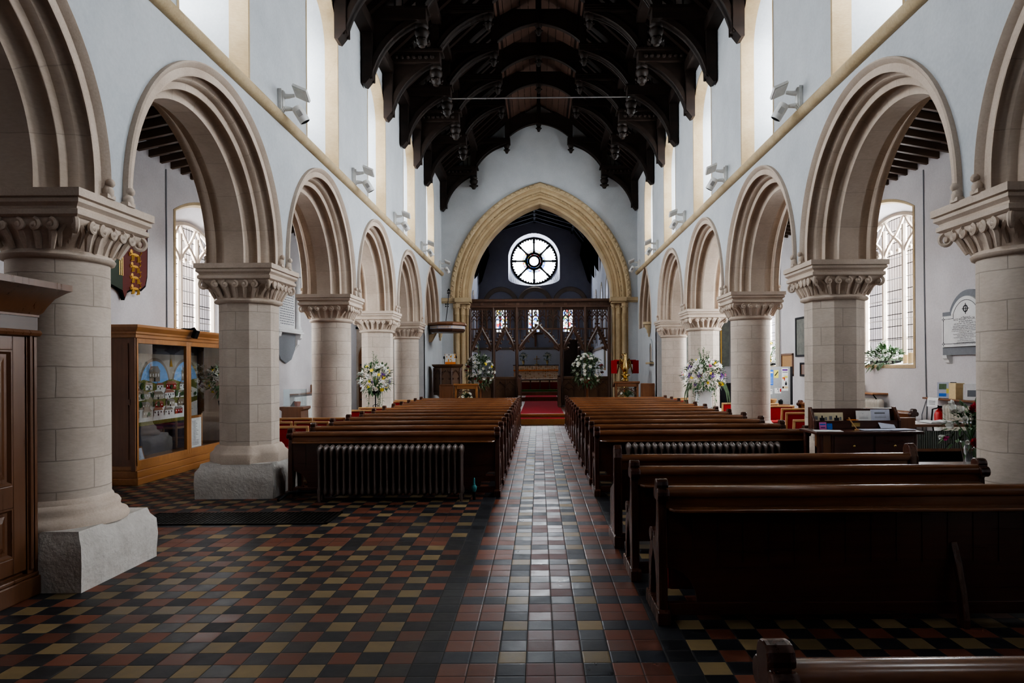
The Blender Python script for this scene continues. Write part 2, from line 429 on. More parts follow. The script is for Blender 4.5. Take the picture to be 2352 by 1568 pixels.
    def build(s, name, mat, parent=None, smooth=None, bevel=0, seg=2, fix=True):
        mats = [MAT[k] if isinstance(k, str) else k for k in (mat if isinstance(mat, (list, tuple)) else [mat])]
        off = parent.matrix_basis.translation if parent is not None else Vector((0, 0, 0))
        if parent is not None and parent.parent is not None: off = off+parent.parent.location
        if parent is not None and parent.get('_loc'): off = Vector(parent['_loc'])
        o = bpy.data.objects.new(name, s.mesh(name, mats, off, smooth))
        COL.objects.link(o)
        if parent is not None: o.parent = parent
        if bevel:
            b = o.modifiers.new('bevel', 'BEVEL'); b.width = bevel; b.segments = seg; b.limit_method = 'ANGLE'; b.angle_limit = math.radians(35)
        return o

def tag(o, label=None, cat=None, group=None, kind=None):
    if label: o['label'] = label
    if cat: o['category'] = cat
    if group: o['group'] = group
    if kind: o['kind'] = kind
    return o
def thing(name, label, cat, loc=(0, 0, 0), group=None, rz=0):
    o = bpy.data.objects.new(name, None); COL.objects.link(o)
    o.empty_display_size = .1; o.location = loc; o.rotation_euler = (0, 0, rz)
    return tag(o, label, cat, group)
def structure(o): o['kind'] = 'structure'; return o
def kids(o): return [c for c in o.children]
def dup(root, loc, label, rz=None, group=None, scale=None):
    def cp(o, par):
        c = o.copy(); COL.objects.link(c)
        if par is not None: c.parent = par
        for k in kids(o): cp(k, c)
        return c
    r = cp(root, None); r.location = loc; r['label'] = label
    if rz is not None: r.rotation_euler = (0, 0, rz)
    if group: r['group'] = group
    if scale: r.scale = (scale, scale, scale)
    return r
def text_mesh(txt, size, align='CENTER', bold=False):
    cu = bpy.data.curves.new('lettering', 'FONT'); cu.body = txt; cu.size = size; cu.align_x = align
    cu.resolution_u = 2
    if bold: cu.offset = size*.02
    o = bpy.data.objects.new('lettering', cu); COL.objects.link(o)
    bpy.context.view_layer.update()
    me = bpy.data.meshes.new_from_object(o.evaluated_get(bpy.context.evaluated_depsgraph_get()))
    b = MB(); b.v = [v.co.copy() for v in me.vertices]
    for p in me.polygons: b.face(p.vertices)
    bpy.data.objects.remove(o); bpy.data.curves.remove(cu); bpy.data.meshes.remove(me)
    return b

# ------------------------------------------------------------------ camera
cam = bpy.data.cameras.new('camera'); cam_o = bpy.data.objects.new('camera', cam); COL.objects.link(cam_o)
cam.sensor_width = 36; cam.lens = 24.0; cam.shift_x = -62/2352; cam.shift_y = 61/2352
cam.clip_start = .05; cam.clip_end = 200
cam_o.location = (0, 0, H); cam_o.rotation_euler = (PI/2, ROLL, 0)
scn.camera = cam_o

MAT['collarboard'] = wood('reddish collar boards', (.05, .026, .019), (.12, .066, .046), 'Y', .6, 0, .5, .25, .3)
MAT['darkgreen'] = plain('dark heraldic green', (.012, .03, .014), .5)
MAT['dado'] = mottled('chancel dado white', (.70, .72, .78), (.82, .84, .88), 1.3, .9, .1, 30, .15)
# ================================================================== THE SETTING
PY = [5.4+3.54*k for k in range(-3, 5)]            # pillar centres along the nave
BAYS = [0.5*(a+b) for a, b in zip(PY[:-1], PY[1:])]
AX = {-1: -3.79, 1: 3.865}                         # arcade axes, left and right
T = .44; ZAB = 2.925; STILT = .10; RA = 1.33
EAST = 23.6; WEST = -4.0
AISLE = {-1: -6.3, 1: 6.7}
WTOP = 8.1; ZSTR = 4.87

def arc_outline(sc, half, sill, spring, crown, n=12, pointed=False):
    P = [(sc-half, sill), (sc-half, spring)]
    rise = crown-spring
    if pointed:
        R = (half*half+rise*rise)/(2*half); a1 = math.atan2(rise, R-half) if R > half else PI/2
        for k in range(1, n):
            t = a1*k/n; P.append((sc-half+R-R*math.cos(t), spring+R*math.sin(t)))
        P.append((sc, crown))
        for k in range(n-1, 0, -1):
            t = a1*k/n; P.append((sc+half-R+R*math.cos(t), spring+R*math.sin(t)))
    else:
        R = (half*half+rise*rise)/(2*rise); a = math.asin(min(1, half/R))
        if rise > half: a = PI-a
        for k in range(1, 2*n):
            t = -a+2*a*k/(2*n); P.append((sc+R*math.sin(t), spring+rise-R+R*math.cos(t)))
    return P+[(sc+half, spring), (sc+half, sill)]
def arc_top(sc, half, spring, crown, pointed=False):
    rise = crown-spring
    def f(s):
        d = min(abs(s-sc), half)
        if pointed:
            R = (half*half+rise*rise)/(2*half)
            return spring+math.sqrt(max(0, R*R-(d+R-half)**2))
        R = (half*half+rise*rise)/(2*rise)
        return spring+rise-R+math.sqrt(max(0, R*R-d*d))
    return f
def wall_strips(mb, P3, s0, s1, zbot, ztop, openings, extra=()):
    """openings: (centre, half, lo function or number, hi function)"""
    br = {s0, s1, *extra}
    for c, h, lo, hi in openings:
        for k in range(25):
            s = c-h*math.cos(PI*k/24)
            if s0 < s < s1: br.add(s)
    br = sorted(br)
    val = lambda f, s: f(s) if callable(f) else f
    for a, b in zip(br[:-1], br[1:]):
        if b-a < 1e-5: continue
        m = .5*(a+b); e = 1e-6
        act = sorted([o for o in openings if abs(m-o[0]) < o[1]], key=lambda o: val(o[2], m))
        lo = [(val(zbot, a+e), val(zbot, b-e))]; hi = []
        for o in act:
            hi.append((val(o[2], a+e), val(o[2], b-e))); lo.append((val(o[3], a+e), val(o[3], b-e)))
        hi.append((val(ztop, a+e), val(ztop, b-e)))
        for (l0, l1), (h0, h1) in zip(lo, hi):
            if h0-l0 < 1e-4 and h1-l1 < 1e-4: continue
            mb.poly([P3(a, l0), P3(b, l1), P3(b, h1), P3(a, h0)], [(a, l0), (b, l1), (b, h1), (a, h0)])
def reveal(mb, P3, A, B, d0, d1, n=1):
    R = []
    for k in range(n+1):
        t = k/n
        R.append([P3(a[0]+(b[0]-a[0])*t, a[1]+(b[1]-a[1])*t, d0+(d1-d0)*t) for a, b in zip(A, B)])
    mb.rings(R, closed=True)
def lerp_out(A, B, t): return [(a[0]+(b[0]-a[0])*t, a[1]+(b[1]-a[1])*t) for a, b in zip(A, B)]

# floor, platform
mb = MB(); mb.box(-8, WEST-.3, -.3, 8, EAST+1.0, 0)
structure(mb.build('floor', 'tiles'))
mb = MB(); mb.box(-3.3, 19.3, 0, 3.4, 19.8, .16); mb.box(-3.3, 19.8, 0, 3.4, 27.6, .26)
mb.box(-3.3, 27.6, 0, 3.2, 29.4, .42); mb.box(-3.3, 29.4, 0, 3.2, 36.2, .57); mb.box(-3.1, 32.6, .5, 2.8, 36.2, .85)
structure(mb.build('floor_chancel_steps', 'midoak'))
mb = MB(); mb.box(-.56, 19.30, .16, .72, 19.8, .168); mb.box(-.56, 19.86, .26, .72, 27.6, .27)
mb.box(-.56, 27.62, .42, .72, 29.4, .43)
o = mb.build('carpet_runner', 'carpet'); tag(o, 'red carpet running up the chancel steps from the tiled aisle', 'carpet')
mb = MB(); mb.box(-.56, 19.78, .225, .72, 19.86, .275); mb.box(-.56, 19.28, 0, .72, 19.31, .165)
structure(mb.build('trim_step_nosing', 'oak', bevel=.006))

# nave arcade walls with arches below and clerestory windows above
CLW = [BAYS[k]-.02 for k in range(7)]+[21.15]
CIN = dict(half=.76, sill=4.98, spring=6.95, crown=7.72)
COUT = dict(half=.50, sill=5.5, spring=6.75, crown=7.25)
window_no = [0]
def daylight(name, loc, sx, sz, direction, rad, col=(1, .98, .95)):
    L = bpy.data.lights.new(name, 'AREA'); L.shape = 'RECTANGLE'; L.size = sx; L.size_y = sz
    L.color = col; L.energy = rad*PI*sx*sz
    o = bpy.data.objects.new(name, L); COL.objects.link(o); o.location = loc
    d = Vector(direction).normalized(); o.rotation_euler = d.to_track_quat('-Z', 'Y').to_euler()
    return o
SKY_C = (.92, .96, 1.0)
BLIND = {-1: (21.55, 1.45), 1: (22.0, 1.2)}
for sgn, side in ((-1, 'left'), (1, 'right')):
    face = AX[sgn]-sgn*T; back = AX[sgn]+sgn*T
    hoodR = RA+.335
    def zlow(s):
        for c in BAYS:
            if abs(s-c) < hoodR: return ZAB+STILT+math.sqrt(max(0, hoodR**2-(s-c)**2))
        return 0.0 if s > PY[-1]+.3 else ZAB
    def zlow_back(s): return zlow(s)
    extra = [PY[-1]+.3]+[c+e*hoodR for c in BAYS for e in (-1, 1)]
    for c in BAYS: extra += [c-hoodR*math.cos(PI*k/30) for k in range(31)]
    ops = [(c, CIN['half'], CIN['sill'], arc_top(c, CIN['half'], CIN['spring'], CIN['crown'])) for c in CLW]
    bc, ba = BLIND[sgn]; ops.append((bc, ba, 2.9, arc_top(bc, ba, 3.0, 4.85, True)))
    oute = [(c, COUT['half']+.1, COUT['sill']-.1, arc_top(c, COUT['half']+.1, COUT['spring'], COUT['crown']+.1)) for c in CLW]
    mb = MB()
    wall_strips(mb, lambda s, z: (face, s, z), WEST, EAST, zlow, WTOP, ops, [e for e in extra if WEST < e < EAST])
    wall_strips(mb, lambda s, z: (back, s, z), WEST, EAST, zlow, WTOP, oute, [e for e in extra if WEST < e < EAST])
    mb2 = MB(); mb3 = MB()
    for c in CLW:
        A, B = arc_outline(c, **CIN), arc_outline(c, **COUT)
        P3 = lambda s, z, d: (face+sgn*d, s, z)
        Bf = lerp_out(A, B, .26)
        reveal(mb, P3, Bf, B, .19, .74)
        reveal(mb, P3, B, arc_outline(c, COUT['half']+.1, COUT['sill']-.1, COUT['spring'], COUT['crown']+.1), .78, 2*T)
    wall = structure(mb.build('wall_nave_'+side, 'plaster'))
    for c in CLW:
        A, B = arc_outline(c, **CIN), arc_outline(c, **COUT)
        P3 = lambda s, z, d: (face+sgn*d, s, z)
        window_no[0] += 1
        mb = MB(); reveal(mb, P3, A, lerp_out(A, B, .26), -.004, .19)
        A2 = arc_outline(c, CIN['half']+.045, CIN['sill'], CIN['spring'], CIN['crown']+.045)
        R = [[(face-sgn*.004, s, z) for s, z in A], [(face-sgn*.004, s, z) for s, z in A2]]
        mb.rings(R, closed=False)
        w = structure(mb.build('window_%d' % window_no[0], 'stone_gold_blk'))
        # sill slope is limewashed, sides and head are stone
        g = MB(); g.poly([P3(s, z, .76) for s, z in B], [(s, z) for s, z in B]); g.build('window_glass', 'lead', w)
        g = MB()
        for ring in ([P3(s, z, .74) for s, z in B],): g.tube(ring+[ring[0]], .03, 6)
        g.tube([P3(c, COUT['sill'], .75), P3(c, COUT['crown'], .75)], .02, 6)
        g.build('window_frame', 'stone_gold', w)
        daylight('daylight', (face+sgn*.95, c, .5*(COUT['sill']+COUT['crown'])), 2*COUT['half']+.3, COUT['crown']-COUT['sill']+.3, (-sgn, 0, -.25),
                 (46 if sgn > 0 else 38)*(.05 if c < -1 else .08 if c < 1 else .30 if c < 5 else 1), SKY_C)
    # string course
    mb = MB()
    prof = [(0, -.075), (.05, -.07), (.085, -.03), (.09, .02), (.06, .065), (0, .08)]
    mb.rings([[(face-sgn*(d-.01), y, ZSTR+z) for d, z in prof] for y in [WEST+k*(EAST-WEST)/60 for k in range(61)]], closed=True, cap0=True, cap1=True)
    structure(mb.build('trim_string_course_'+side, 'stone_gold', smooth=50))

# aisle outer walls
def aisle_window(sgn, side, c, half_in, sill, spring, crown, ghalf, gsill, gspring, gcrown, lights, rad, no, depth=.5, col=SKY_C):
    X = AISLE[sgn]; P3 = lambda s, z, d: (X+sgn*d, s, z)
    A = arc_outline(c, half_in, sill, spring, crown); B = arc_outline(c, ghalf, gsill, gspring, gcrown)
    mb = MB(); reveal(mb, P3, A, lerp_out(A, B, .12), -.012, .06)
    A2 = arc_outline(c, half_in+.06, sill-.06, spring, crown+.06)
    mb.rings([[(X-sgn*.012, s, z) for s, z in A], [(X-sgn*.012, s, z) for s, z in A2], [(X, s, z) for s, z in A2]], closed=True)
    w = structure(mb.build('window_%d' % no, 'stone_gold'))
    mb = MB(); reveal(mb, P3, lerp_out(A, B, .12), B, .06, depth)
    mb.build('window_splay', 'plaster_warm', w)
    g = MB(); g.poly([P3(s, z, depth) for s, z in B], [(s, z) for s, z in B]); g.build('window_glass', 'lead', w)
    # stone tracery: mullions, cusped light heads, upper tracery
    t = MB(); d = depth-.03; wl = 2*ghalf/lights; hz = gspring-.12
    ring = [P3(s, z, d) for s, z in B]; t.tube(ring+[ring[0]], .055, 6)
    for k in range(1, lights):
        s = c-ghalf+wl*k
        t.tube([P3(s, gsill, d), P3(s, hz, d), P3(s, min(gcrown, hz+.2), d)], .05, 6)
    for k in range(lights):
        s0 = c-ghalf+wl*k; sm = s0+wl/2
        zs = hz-.42
        for sg in (-1, 1):
            pts = []
            for q in range(9):
                u = q/8
                pts.append(P3(sm+sg*(wl/2)*(1-u**1.5), zs+.42*(u**.75), d))
            t.tube(pts, .035, 5)
            pts = [P3(sm+sg*wl*.5*(u), hz+.02+.42*(u**1.3)*.9, d) for u in [q/6 for q in range(7)]]
            if hz+.4 < gcrown+.15: t.tube(pts, .03, 5)
            t.ball(P3(sm+sg*wl*.2, zs+.14, d), .05, 6, 4)
    t.build('window_tracery', 'stone', w, smooth=50)
    b = MB()
    for q in range(1, 6):
        z = gsill+(hz-gsill)*q/6; b.tube([P3(c-ghalf, z, d+.02), P3(c+ghalf, z, d+.02)], .007, 4)
    b.build('saddle_bars', 'iron', w)
    daylight('daylight', (X+sgn*(depth+.25), c, .5*(gsill+gcrown)), 2*ghalf+.3, gcrown-gsill+.3, (-sgn, 0, -.15), rad, col)
    return w
RW = dict(half_in=1.55, sill=1.62, spring=4.45, crown=4.80, ghalf=1.15, gsill=1.72, gspring=4.30, gcrown=4.62)
LW = dict(half_in=1.35, sill=2.05, spring=4.38, crown=4.70, ghalf=.95, gsill=2.25, gspring=4.10, gcrown=4.40)
awin = {-1: [(13.2, LW), (5.6, LW), (-1.0, LW), (20.75, dict(LW, half_in=1.2, ghalf=.85))], 1: [(13.75, RW), (20.3, dict(RW, half_in=1.2, ghalf=.85)), (7.2, RW), (.6, RW)]}
for sgn, side in ((-1, 'left'), (1, 'right')):
    X = AISLE[sgn]
    ops = [(c, p['half_in'], p['sill'], arc_top(c, p['half_in'], p['spring'], p['crown'])) for c, p in awin[sgn]]
    mb = MB()
    wall_strips(mb, lambda s, z: (X, s, z), WEST, EAST, 0, 5.3, ops)
    # outside skin
    wall_strips(mb, lambda s, z: (X+sgn*.95, s, z), WEST, EAST, 0, 5.4, [])
    structure(mb.build('wall_'+side, 'plaster_warm'))
    for k, (c, p) in enumerate(awin[sgn]):
        window_no[0] += 1
        rad = {1: [42, 60, 5, 1.5], -1: [34, 4, 1, 34]}[sgn][k]
        aisle_window(sgn, side, c, lights=3, rad=rad, no=window_no[0], **p)
    # respond closing the arcade wall behind the last pillar
    mb = MB(); mb.box(AX[sgn]-sgn*T, PY[-1]+.29, 0, AX[sgn]+sgn*T, PY[-1]+.5, 2.94); structure(mb.build('wall_respond_'+side, 'plaster'))
    # aisle roof: boards and rafters
    xi = AX[sgn]+sgn*T
    mb = MB(); mb.poly([(X+sgn*1.0, WEST, 5.16), (X+sgn*1.0, EAST, 5.16), (xi, EAST, 5.62), (xi, WEST, 5.62)])
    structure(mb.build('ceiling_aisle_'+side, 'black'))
    mb = MB(); y = WEST+.2
    while y < EAST:
        i = mb.pt((X, y, 5.06), (X, y+.065, 5.06), (X, y+.065, 5.17), (X, y, 5.17), (xi, y, 5.49), (xi, y+.065, 5.49), (xi, y+.065, 5.6), (xi, y, 5.6))
        for q in ((0, 1, 5, 4), (1, 2, 6, 5), (2, 3, 7, 6), (3, 0, 4, 7), (0, 3, 2, 1), (4, 5, 6, 7)): mb.face([i[a] for a in q])
        y += .33
    structure(mb.build('ceiling_aisle_rafters_'+side, 'aisleroof'))
    # hairline wall pilaster joint, and aisle east wall with a door on the left
    mb = MB()
    if sgn < 0:
        wall_strips(mb, lambda s, z: (s, EAST, z), X, AX[sgn]+sgn*T+.1, 0, 5.6, [(-5.75, .52, 0, arc_top(-5.75, .52, 2.02, 2.54))])
    else:
        wall_strips(mb, lambda s, z: (s, EAST, z), AX[sgn]+T-.1, X, 0, 5.6, [])
    structure(mb.build('wall_aisle_east_'+side, 'plaster_warm' if sgn > 0 else 'stone'))
# arched aisle door
mb = MB(); D = arc_outline(-5.75, .52, 0, 2.02, 2.54)
mb.poly([(s, EAST+.12, z) for s, z in D], [(s, z) for s, z in D])
dr = structure(mb.build('door_1', 'midoak'))
mb = MB(); D2 = arc_outline(-5.75, .66, 0, 2.02, 2.70)
mb.rings([[(s, EAST-.03, z) for s, z in D2], [(s, EAST-.05, z) for s, z in D], [(s, EAST+.12, z) for s, z in D]], closed=False)
mb.build('door_surround', 'stone', dr, smooth=40)
mb = MB()
for z in (.55, 1.75):
    mb.tube([(-6.2, EAST+.1, z), (-5.55, EAST+.1, z)], .028, 6)
    for x in (-6.0, -5.75):
        mb.ball((x, EAST+.09, z+.09), .05, 6, 4); mb.ball((x, EAST+.09, z-.09), .05, 6, 4)
    mb.ball((-5.5, EAST+.09, z), .06, 6, 4)
mb.build('strap_hinges', 'iron', dr)
# dark board on the aisle east wall above the door
mb = MB(); mb.box(-6.25, EAST-.02, 3.05, -5.2, EAST-.08, 3.75); mb.box(-6.3, EAST-.02, 2.98, -5.15, EAST-.12, 3.05)
tag(mb.build('dark_board', 'black'), 'dark board on the far wall above the arched door', 'board')

# west wall
mb = MB(); mb.poly([(-8, WEST, 0), (8, WEST, 0), (8, WEST, 12), (-8, WEST, 12)])
structure(mb.build('wall_west', 'plaster_dim'))

# chancel arch wall
CC, CA, CZ = .07, 2.5, 4.02
CR = (CA*CA+3.33**2)/(2*CA); CO = CR-CA
def carch(r):
    return lambda s: CZ+math.sqrt(max(0, (CR+r)**2-(abs(s-CC)+CO)**2))
roof_z = lambda x: WTOP+(3.50-abs(x-.04))*.93
mb = MB()
opn = CA+.5
for yy, r in ((EAST, .5), (EAST+1.0, .1)):
    h = CA+r
    wall_strips(mb, lambda s, z: (s, yy, z), -4.3, 4.4, 0, lambda s: min(roof_z(s), 11.4), [(CC, h, 0, carch(r))], [.04])
structure(mb.build('wall_east', 'plaster'))

def gothic_path(c, a, R, o, z0, zs, n=20):
    """points and outward normals: up one side, over the point, down the other"""
    P = []
    off = R-a; a1 = math.acos(off/R)
    for z in (z0, zs): P.append((c-a, z, -1, 0))
    for k in range(1, n+1):
        t = a1*k/n; P.append((c+off-R*math.cos(t), zs+R*math.sin(t), -math.cos(t), math.sin(t)))
    L = list(P); L[-1] = (c, L[-1][1], 0, 1/ math.sin(a1))
    return L+[(2*c-s, z, -ns, nz) for s, z, ns, nz in P[-2::-1]]
def round_path(c, a, z0, zs, n=20):
    P = [(c-a, z0, -1, 0)]
    for k in range(2*n+1):
        t = PI*k/(2*n); P.append((c-a*math.cos(t), zs+a*math.sin(t), -math.cos(t), math.sin(t)))
    return P+[(c+a, z0, 1, 0)]
def sweep(mb, path, prof, P3):
    """profile points (outward offset, depth) carried along the arch"""
    R, U, L = [], [], 0
    for i, (s, z, ns, nz) in enumerate(path):
        if i: L += math.dist((s, z), path[i-1][:2])
        R.append([P3(s+ns*o, z+nz*o, d) for o, d in prof])
        c = 0; row = []
        for k in range(len(prof)):
            if k: c += math.dist(prof[k], prof[k-1])
            row.append((L, c))
        row.append((L, c)); U.append(row)
    mb.rings(R, closed=False, uvs=U)
def roll(o, d, r, a0, a1, n=6):
    return [(o+r*math.cos(math.radians(a0+(a1-a0)*k/n)), d+r*math.sin(math.radians(a0+(a1-a0)*k/n))) for k in range(n+1)]

# chancel arch: moulded orders, dog-tooth hood, jamb shafts, capitals
ca = thing('chancel_arch', 'tall honey stone pointed chancel arch with toothed hood mould, framing the wooden screen', 'arch', (CC, EAST, 0))
P3E = lambda s, z, d: (s, EAST-d, z)
prof = [(0, -1.0), (0, -.42)]+roll(.06, -.36, .06, 200, 60, 6)+[(.10, -.28), (.17, -.27)]+roll(.22, -.17, .06, 200, 50, 6)+[(.27, -.09), (.33, -.08)]+roll(.38, -.03, .055, 200, 60, 6)+[(.45, .0), (.5, .0)]
mb = MB(); sweep(mb, gothic_path(CC, CA, CR, 0, CZ, CZ+.001), prof, P3E)
mb.build('arch_mouldings', 'stone_gold_blk', ca, smooth=35)
mb = MB(); sweep(mb, gothic_path(CC, CA, CR, 0, CZ, CZ+.001), [(.47, 0), (.47, .05), (.50, .09), (.60, .09), (.64, .05), (.64, 0)], P3E)
hood = mb
mb = MB()
for rr, dd, sz in ((.555, .09, .05), (.30, -.07, .035)):
    pth = gothic_path(CC, CA, CR, 0, CZ, CZ+.001, 60)
    acc = 0
    for (s, z, ns, nz), (s2, z2, _, _) in zip(pth[:-1], pth[1:]):
        l = math.dist((s, z), (s2, z2)); acc += l
        if acc > sz*2.3:
            acc = 0
            if abs(ns) > 1: continue
            tx, tz = nz, -ns
            c = P3E(s+ns*rr, z+nz*rr, dd)
            q = [(-1, -1), (1, -1), (1, 1), (-1, 1)]
            i = mb.pt(*[(c[0]+sz*.5*(a*ns+b*tx)*1.7, c[1], c[2]+sz*.5*(a*nz+b*tz)*1.7) for a, b in q], (c[0], c[1]-sz*.9, c[2]))
            for k in range(4): mb.face((i[k], i[(k+1) % 4], i[4]))
hood.add(mb); hood.build('hood_mould', 'stone_gold', ca, smooth=35)
for sg, nm in ((-1, 'left'), (1, 'right')):
    xj = CC+sg*CA
    mb = MB(); mb.prism([(xj, EAST+1.0), (xj, EAST+.42), (xj+sg*.12, EAST+.36), (xj+sg*.16, EAST+.2), (xj+sg*.32, EAST+.12), (xj+sg*.36, EAST), (xj+sg*.52, EAST-.012), (xj+sg*.52, EAST+1.0)], 'z', .2, CZ-.12)
    mb.build('jamb', 'stone_gold_blk', ca)
    for ox, oy in ((.07, .36), (.23, .14), (.40, -.02)):
        mb = MB(); mb.lathe([(.10, .26), (.10, .40), (.075, .46), (.062, .52), (.062, 3.45), (.078, 3.47), (.07, 3.50), (.075, 3.6), (.12, 3.75), (.13, 3.80), (.13, 3.82)], (xj+sg*ox, EAST+oy, 0), 14)
        for k in range(8):
            a = 2*PI*k/8; mb.ball((xj+sg*ox+.105*math.cos(a), EAST+oy+.105*math.sin(a), 3.70), .033, 6, 4)
        mb.build('jamb_shaft', 'stone_gold', ca, smooth=40)
    mb = MB()
    far = -3.36 if sg < 0 else 3.43
    mb.box(xj-sg*.05, EAST+.9, 3.82, xj+sg*.42, EAST-.14, 3.88); mb.box(xj-sg*.10, EAST+.9, 3.88, xj+sg*.46, EAST-.18, 4.03)
    mb.box(xj+sg*.42, EAST+.1, 3.85, far, EAST-.06, 3.90); mb.box(xj+sg*.42, EAST+.1, 3.90, far, EAST-.10, 4.03)
    mb.build('impost', 'stone_gold', ca, bevel=.015)

# chancel beyond
CHX, CHW, CHE = -.19, 2.92, 35.8
CL, CRX = CHX-CHW, CHX+CHW
side_wins = [27.2, 29.6, 32.4]
for sgn, side in ((-1, 'left'), (1, 'right')):
    X = CHX+sgn*CHW
    mb = MB()
    lan = dict(half=.42, spring=4.6, crown=5.15)
    wall_strips(mb, lambda s, z: (X, s, z), EAST+1.0, CHE, .2, 7.75,
                [(c, .42, 2.75, arc_top(c, .42, 4.6, 5.15, True)) for c in side_wins])
    P3 = lambda s, z, d: (X+sgn*d, s, z)
    for c in side_wins:
        A = arc_outline(c, .42, 2.75, 4.6, 5.15, 8, True); B = arc_outline(c, .31, 3.0, 4.5, 4.95, 8, True)
        reveal(mb, P3, A, B, 0, .5)
    wall_strips(mb, lambda s, z: (X+sgn*.8, s, z), EAST+1.0, CHE, .2, 7.9, [])
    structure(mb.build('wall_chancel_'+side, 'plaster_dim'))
    for c in side_wins:
        window_no[0] += 1
        B = arc_outline(c, .31, 3.0, 4.5, 4.95, 8, True); A = arc_outline(c, .42, 2.75, 4.6, 5.15, 8, True)
        A2 = arc_outline(c, .56, 2.62, 4.6, 5.32, 8, True)
        g = MB(); g.rings([[P3(s, z, -.01) for s, z in A], [P3(s, z, -.02) for s, z in A2], [P3(s, z, 0) for s, z in A2]], closed=False)
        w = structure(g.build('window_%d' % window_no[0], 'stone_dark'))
        g = MB(); g.poly([P3(s, z, .5) for s, z in B]); g.build('window_glass', 'lead' , w)
        daylight('daylight', (X+sgn*.68, c, 3.95), .75, 2.1, (-sgn, 0, -.2), 340, SKY_C)
# chancel end wall: rose and three lancets
RX, RZ, RG = -.23, 7.28, 1.235
roseA = []
for k in range(48):
    a = 2*PI*k/48; x = math.sin(a); z = math.cos(a)
    if z >= 0: roseA.append((RX+1.36*x, RZ+.02+1.36*z))
    else: roseA.append((RX+max(-1.34, min(1.34, 1.95*x)), RZ-1.0*min(1, -z*1.9)-.36*math.sqrt(max(0, 1-(x*1.45)**2)) if abs(x*1.45) < 1 else RZ-1.0*min(1, -z*1.9)))
roseB = [(RX+RG*math.sin(2*PI*k/48), RZ+RG*math.cos(2*PI*k/48)) for k in range(48)]
def interp_low(s):
    d = abs(s-RX); return RZ-1.0-.36*math.sqrt(max(0, 1-(d/1.34)**2)) if d < 1.339 else RZ-1.0
def interp_hi(s): return RZ+.02+math.sqrt(max(0, 1.36**2-(s-RX)**2))
LANC = [-1.96, -.26, 1.57]
mb = MB()
chroof = [(-3.3, 6.3), (-2.95, 7.7), (-2.15, 8.74), (-.19, 9.32), (1.77, 8.74), (2.57, 7.7), (2.9, 6.3)]
def chtop(s):
    for (a, za), (b, zb) in zip(chroof[:-1], chroof[1:]):
        if a <= s <= b: return za+(zb-za)*(s-a)/(b-a)
    return 6.3
wall_strips(mb, lambda s, z: (s, CHE, z), CL, CRX, .2, chtop,
            [(RX, 1.345, interp_low, interp_hi)]+[(c, .30, 3.5, arc_top(c, .30, 4.5, 4.82, True)) for c in LANC], [q[0] for q in chroof[1:-1]])
P3C = lambda s, z, d: (s, CHE+d, z)
# real outline for the recess, matched to the hole
roseA = [(RX-1.345*math.cos(PI*k/24), interp_hi(RX-1.345*math.cos(PI*k/24))) for k in range(25)]
roseA += [(RX+1.345*math.cos(PI*k/23), interp_low(RX+1.345*math.cos(PI*k/23))) for k in range(24)]
roseB = [(RX-RG*math.cos(PI*k/24), RZ+RG*math.sin(PI*k/24)) for k in range(25)]
roseB += [(RX+RG*math.cos(PI*k/23), RZ-RG*math.sin(PI*k/23)) for k in range(24)]
reveal(mb, P3C, roseA, roseB, 0, .55)
for c in LANC:
    reveal(mb, P3C, arc_outline(c, .30, 3.5, 4.5, 4.82, 8, True), arc_outline(c, .27, 3.52, 4.5, 4.80, 8, True), 0, .3)
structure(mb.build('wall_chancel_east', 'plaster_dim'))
window_no[0] += 1
t = MB()
for r, w in ((RG-.03, .05), (.42, .065), (.29, .06)):
    t.tube([(RX+r*math.cos(2*PI*k/48), CHE+.5, RZ+r*math.sin(2*PI*k/48)) for k in range(49)], w, 8, False)
for k in range(8):
    a = PI/2+2*PI*k/8; ca_, sa = math.cos(a), math.sin(a)
    P = lambda r, q=0: (RX+r*ca_-q*sa, CHE+.5, RZ+r*sa+q*ca_)
    t.tube([P(.40), P(.55), P(.9), P(1.02), P(RG)], [.07, .055, .05, .06, .10], 7)
    t.ball(P(.50), .075, 8, 5); t.ball(P(1.0), .08, 8, 5)
    for q in range(5):
        b = a+PI/8+(q-2)*.13; t.ball((RX+(RG-.09)*math.cos(b), CHE+.5, RZ+(RG-.09)*math.sin(b)), .045, 6, 4)
w = structure(t.build('window_%d' % window_no[0], 'black', smooth=50))  # black colour stands for the tracery's silhouette against the light
g = MB()
for k in range(8):
    a0 = PI/2+2*PI*k/8
    pts = [(RX+.3*math.cos(a0+PI/4*q/6), RZ+.3*math.sin(a0+PI/4*q/6)) for q in range(7)]+[(RX+.62*math.cos(a0+PI/4*q/6), RZ+.62*math.sin(a0+PI/4*q/6)) for q in range(6, -1, -1)]
    g.poly([(x, CHE+.53, z) for x, z in pts])
g.build('coloured_panes', 'roseglass', w)
g = MB()
for k in range(8):
    a0 = PI/2+2*PI*k/8
    pts = [(RX+.62*math.cos(a0+PI/4*q/6), RZ+.62*math.sin(a0+PI/4*q/6)) for q in range(7)]+[(RX+RG*math.cos(a0+PI/4*q/6), RZ+RG*math.sin(a0+PI/4*q/6)) for q in range(6, -1, -1)]
    g.poly([(x, CHE+.53, z) for x, z in pts], pts)
g.poly([(RX+.3*math.cos(2*PI*k/24), CHE+.53, RZ+.3*math.sin(2*PI*k/24)) for k in range(24)], [(RX+.3*math.cos(2*PI*k/24), RZ+.3*math.sin(2*PI*k/24)) for k in range(24)])
g.build('clear_panes', leaded_glass('rose clear glass', .5, .003), w)
daylight('daylight', (RX, CHE+.75, RZ), 2.7, 2.7, (0, -1, -.15), 40, SKY_C)
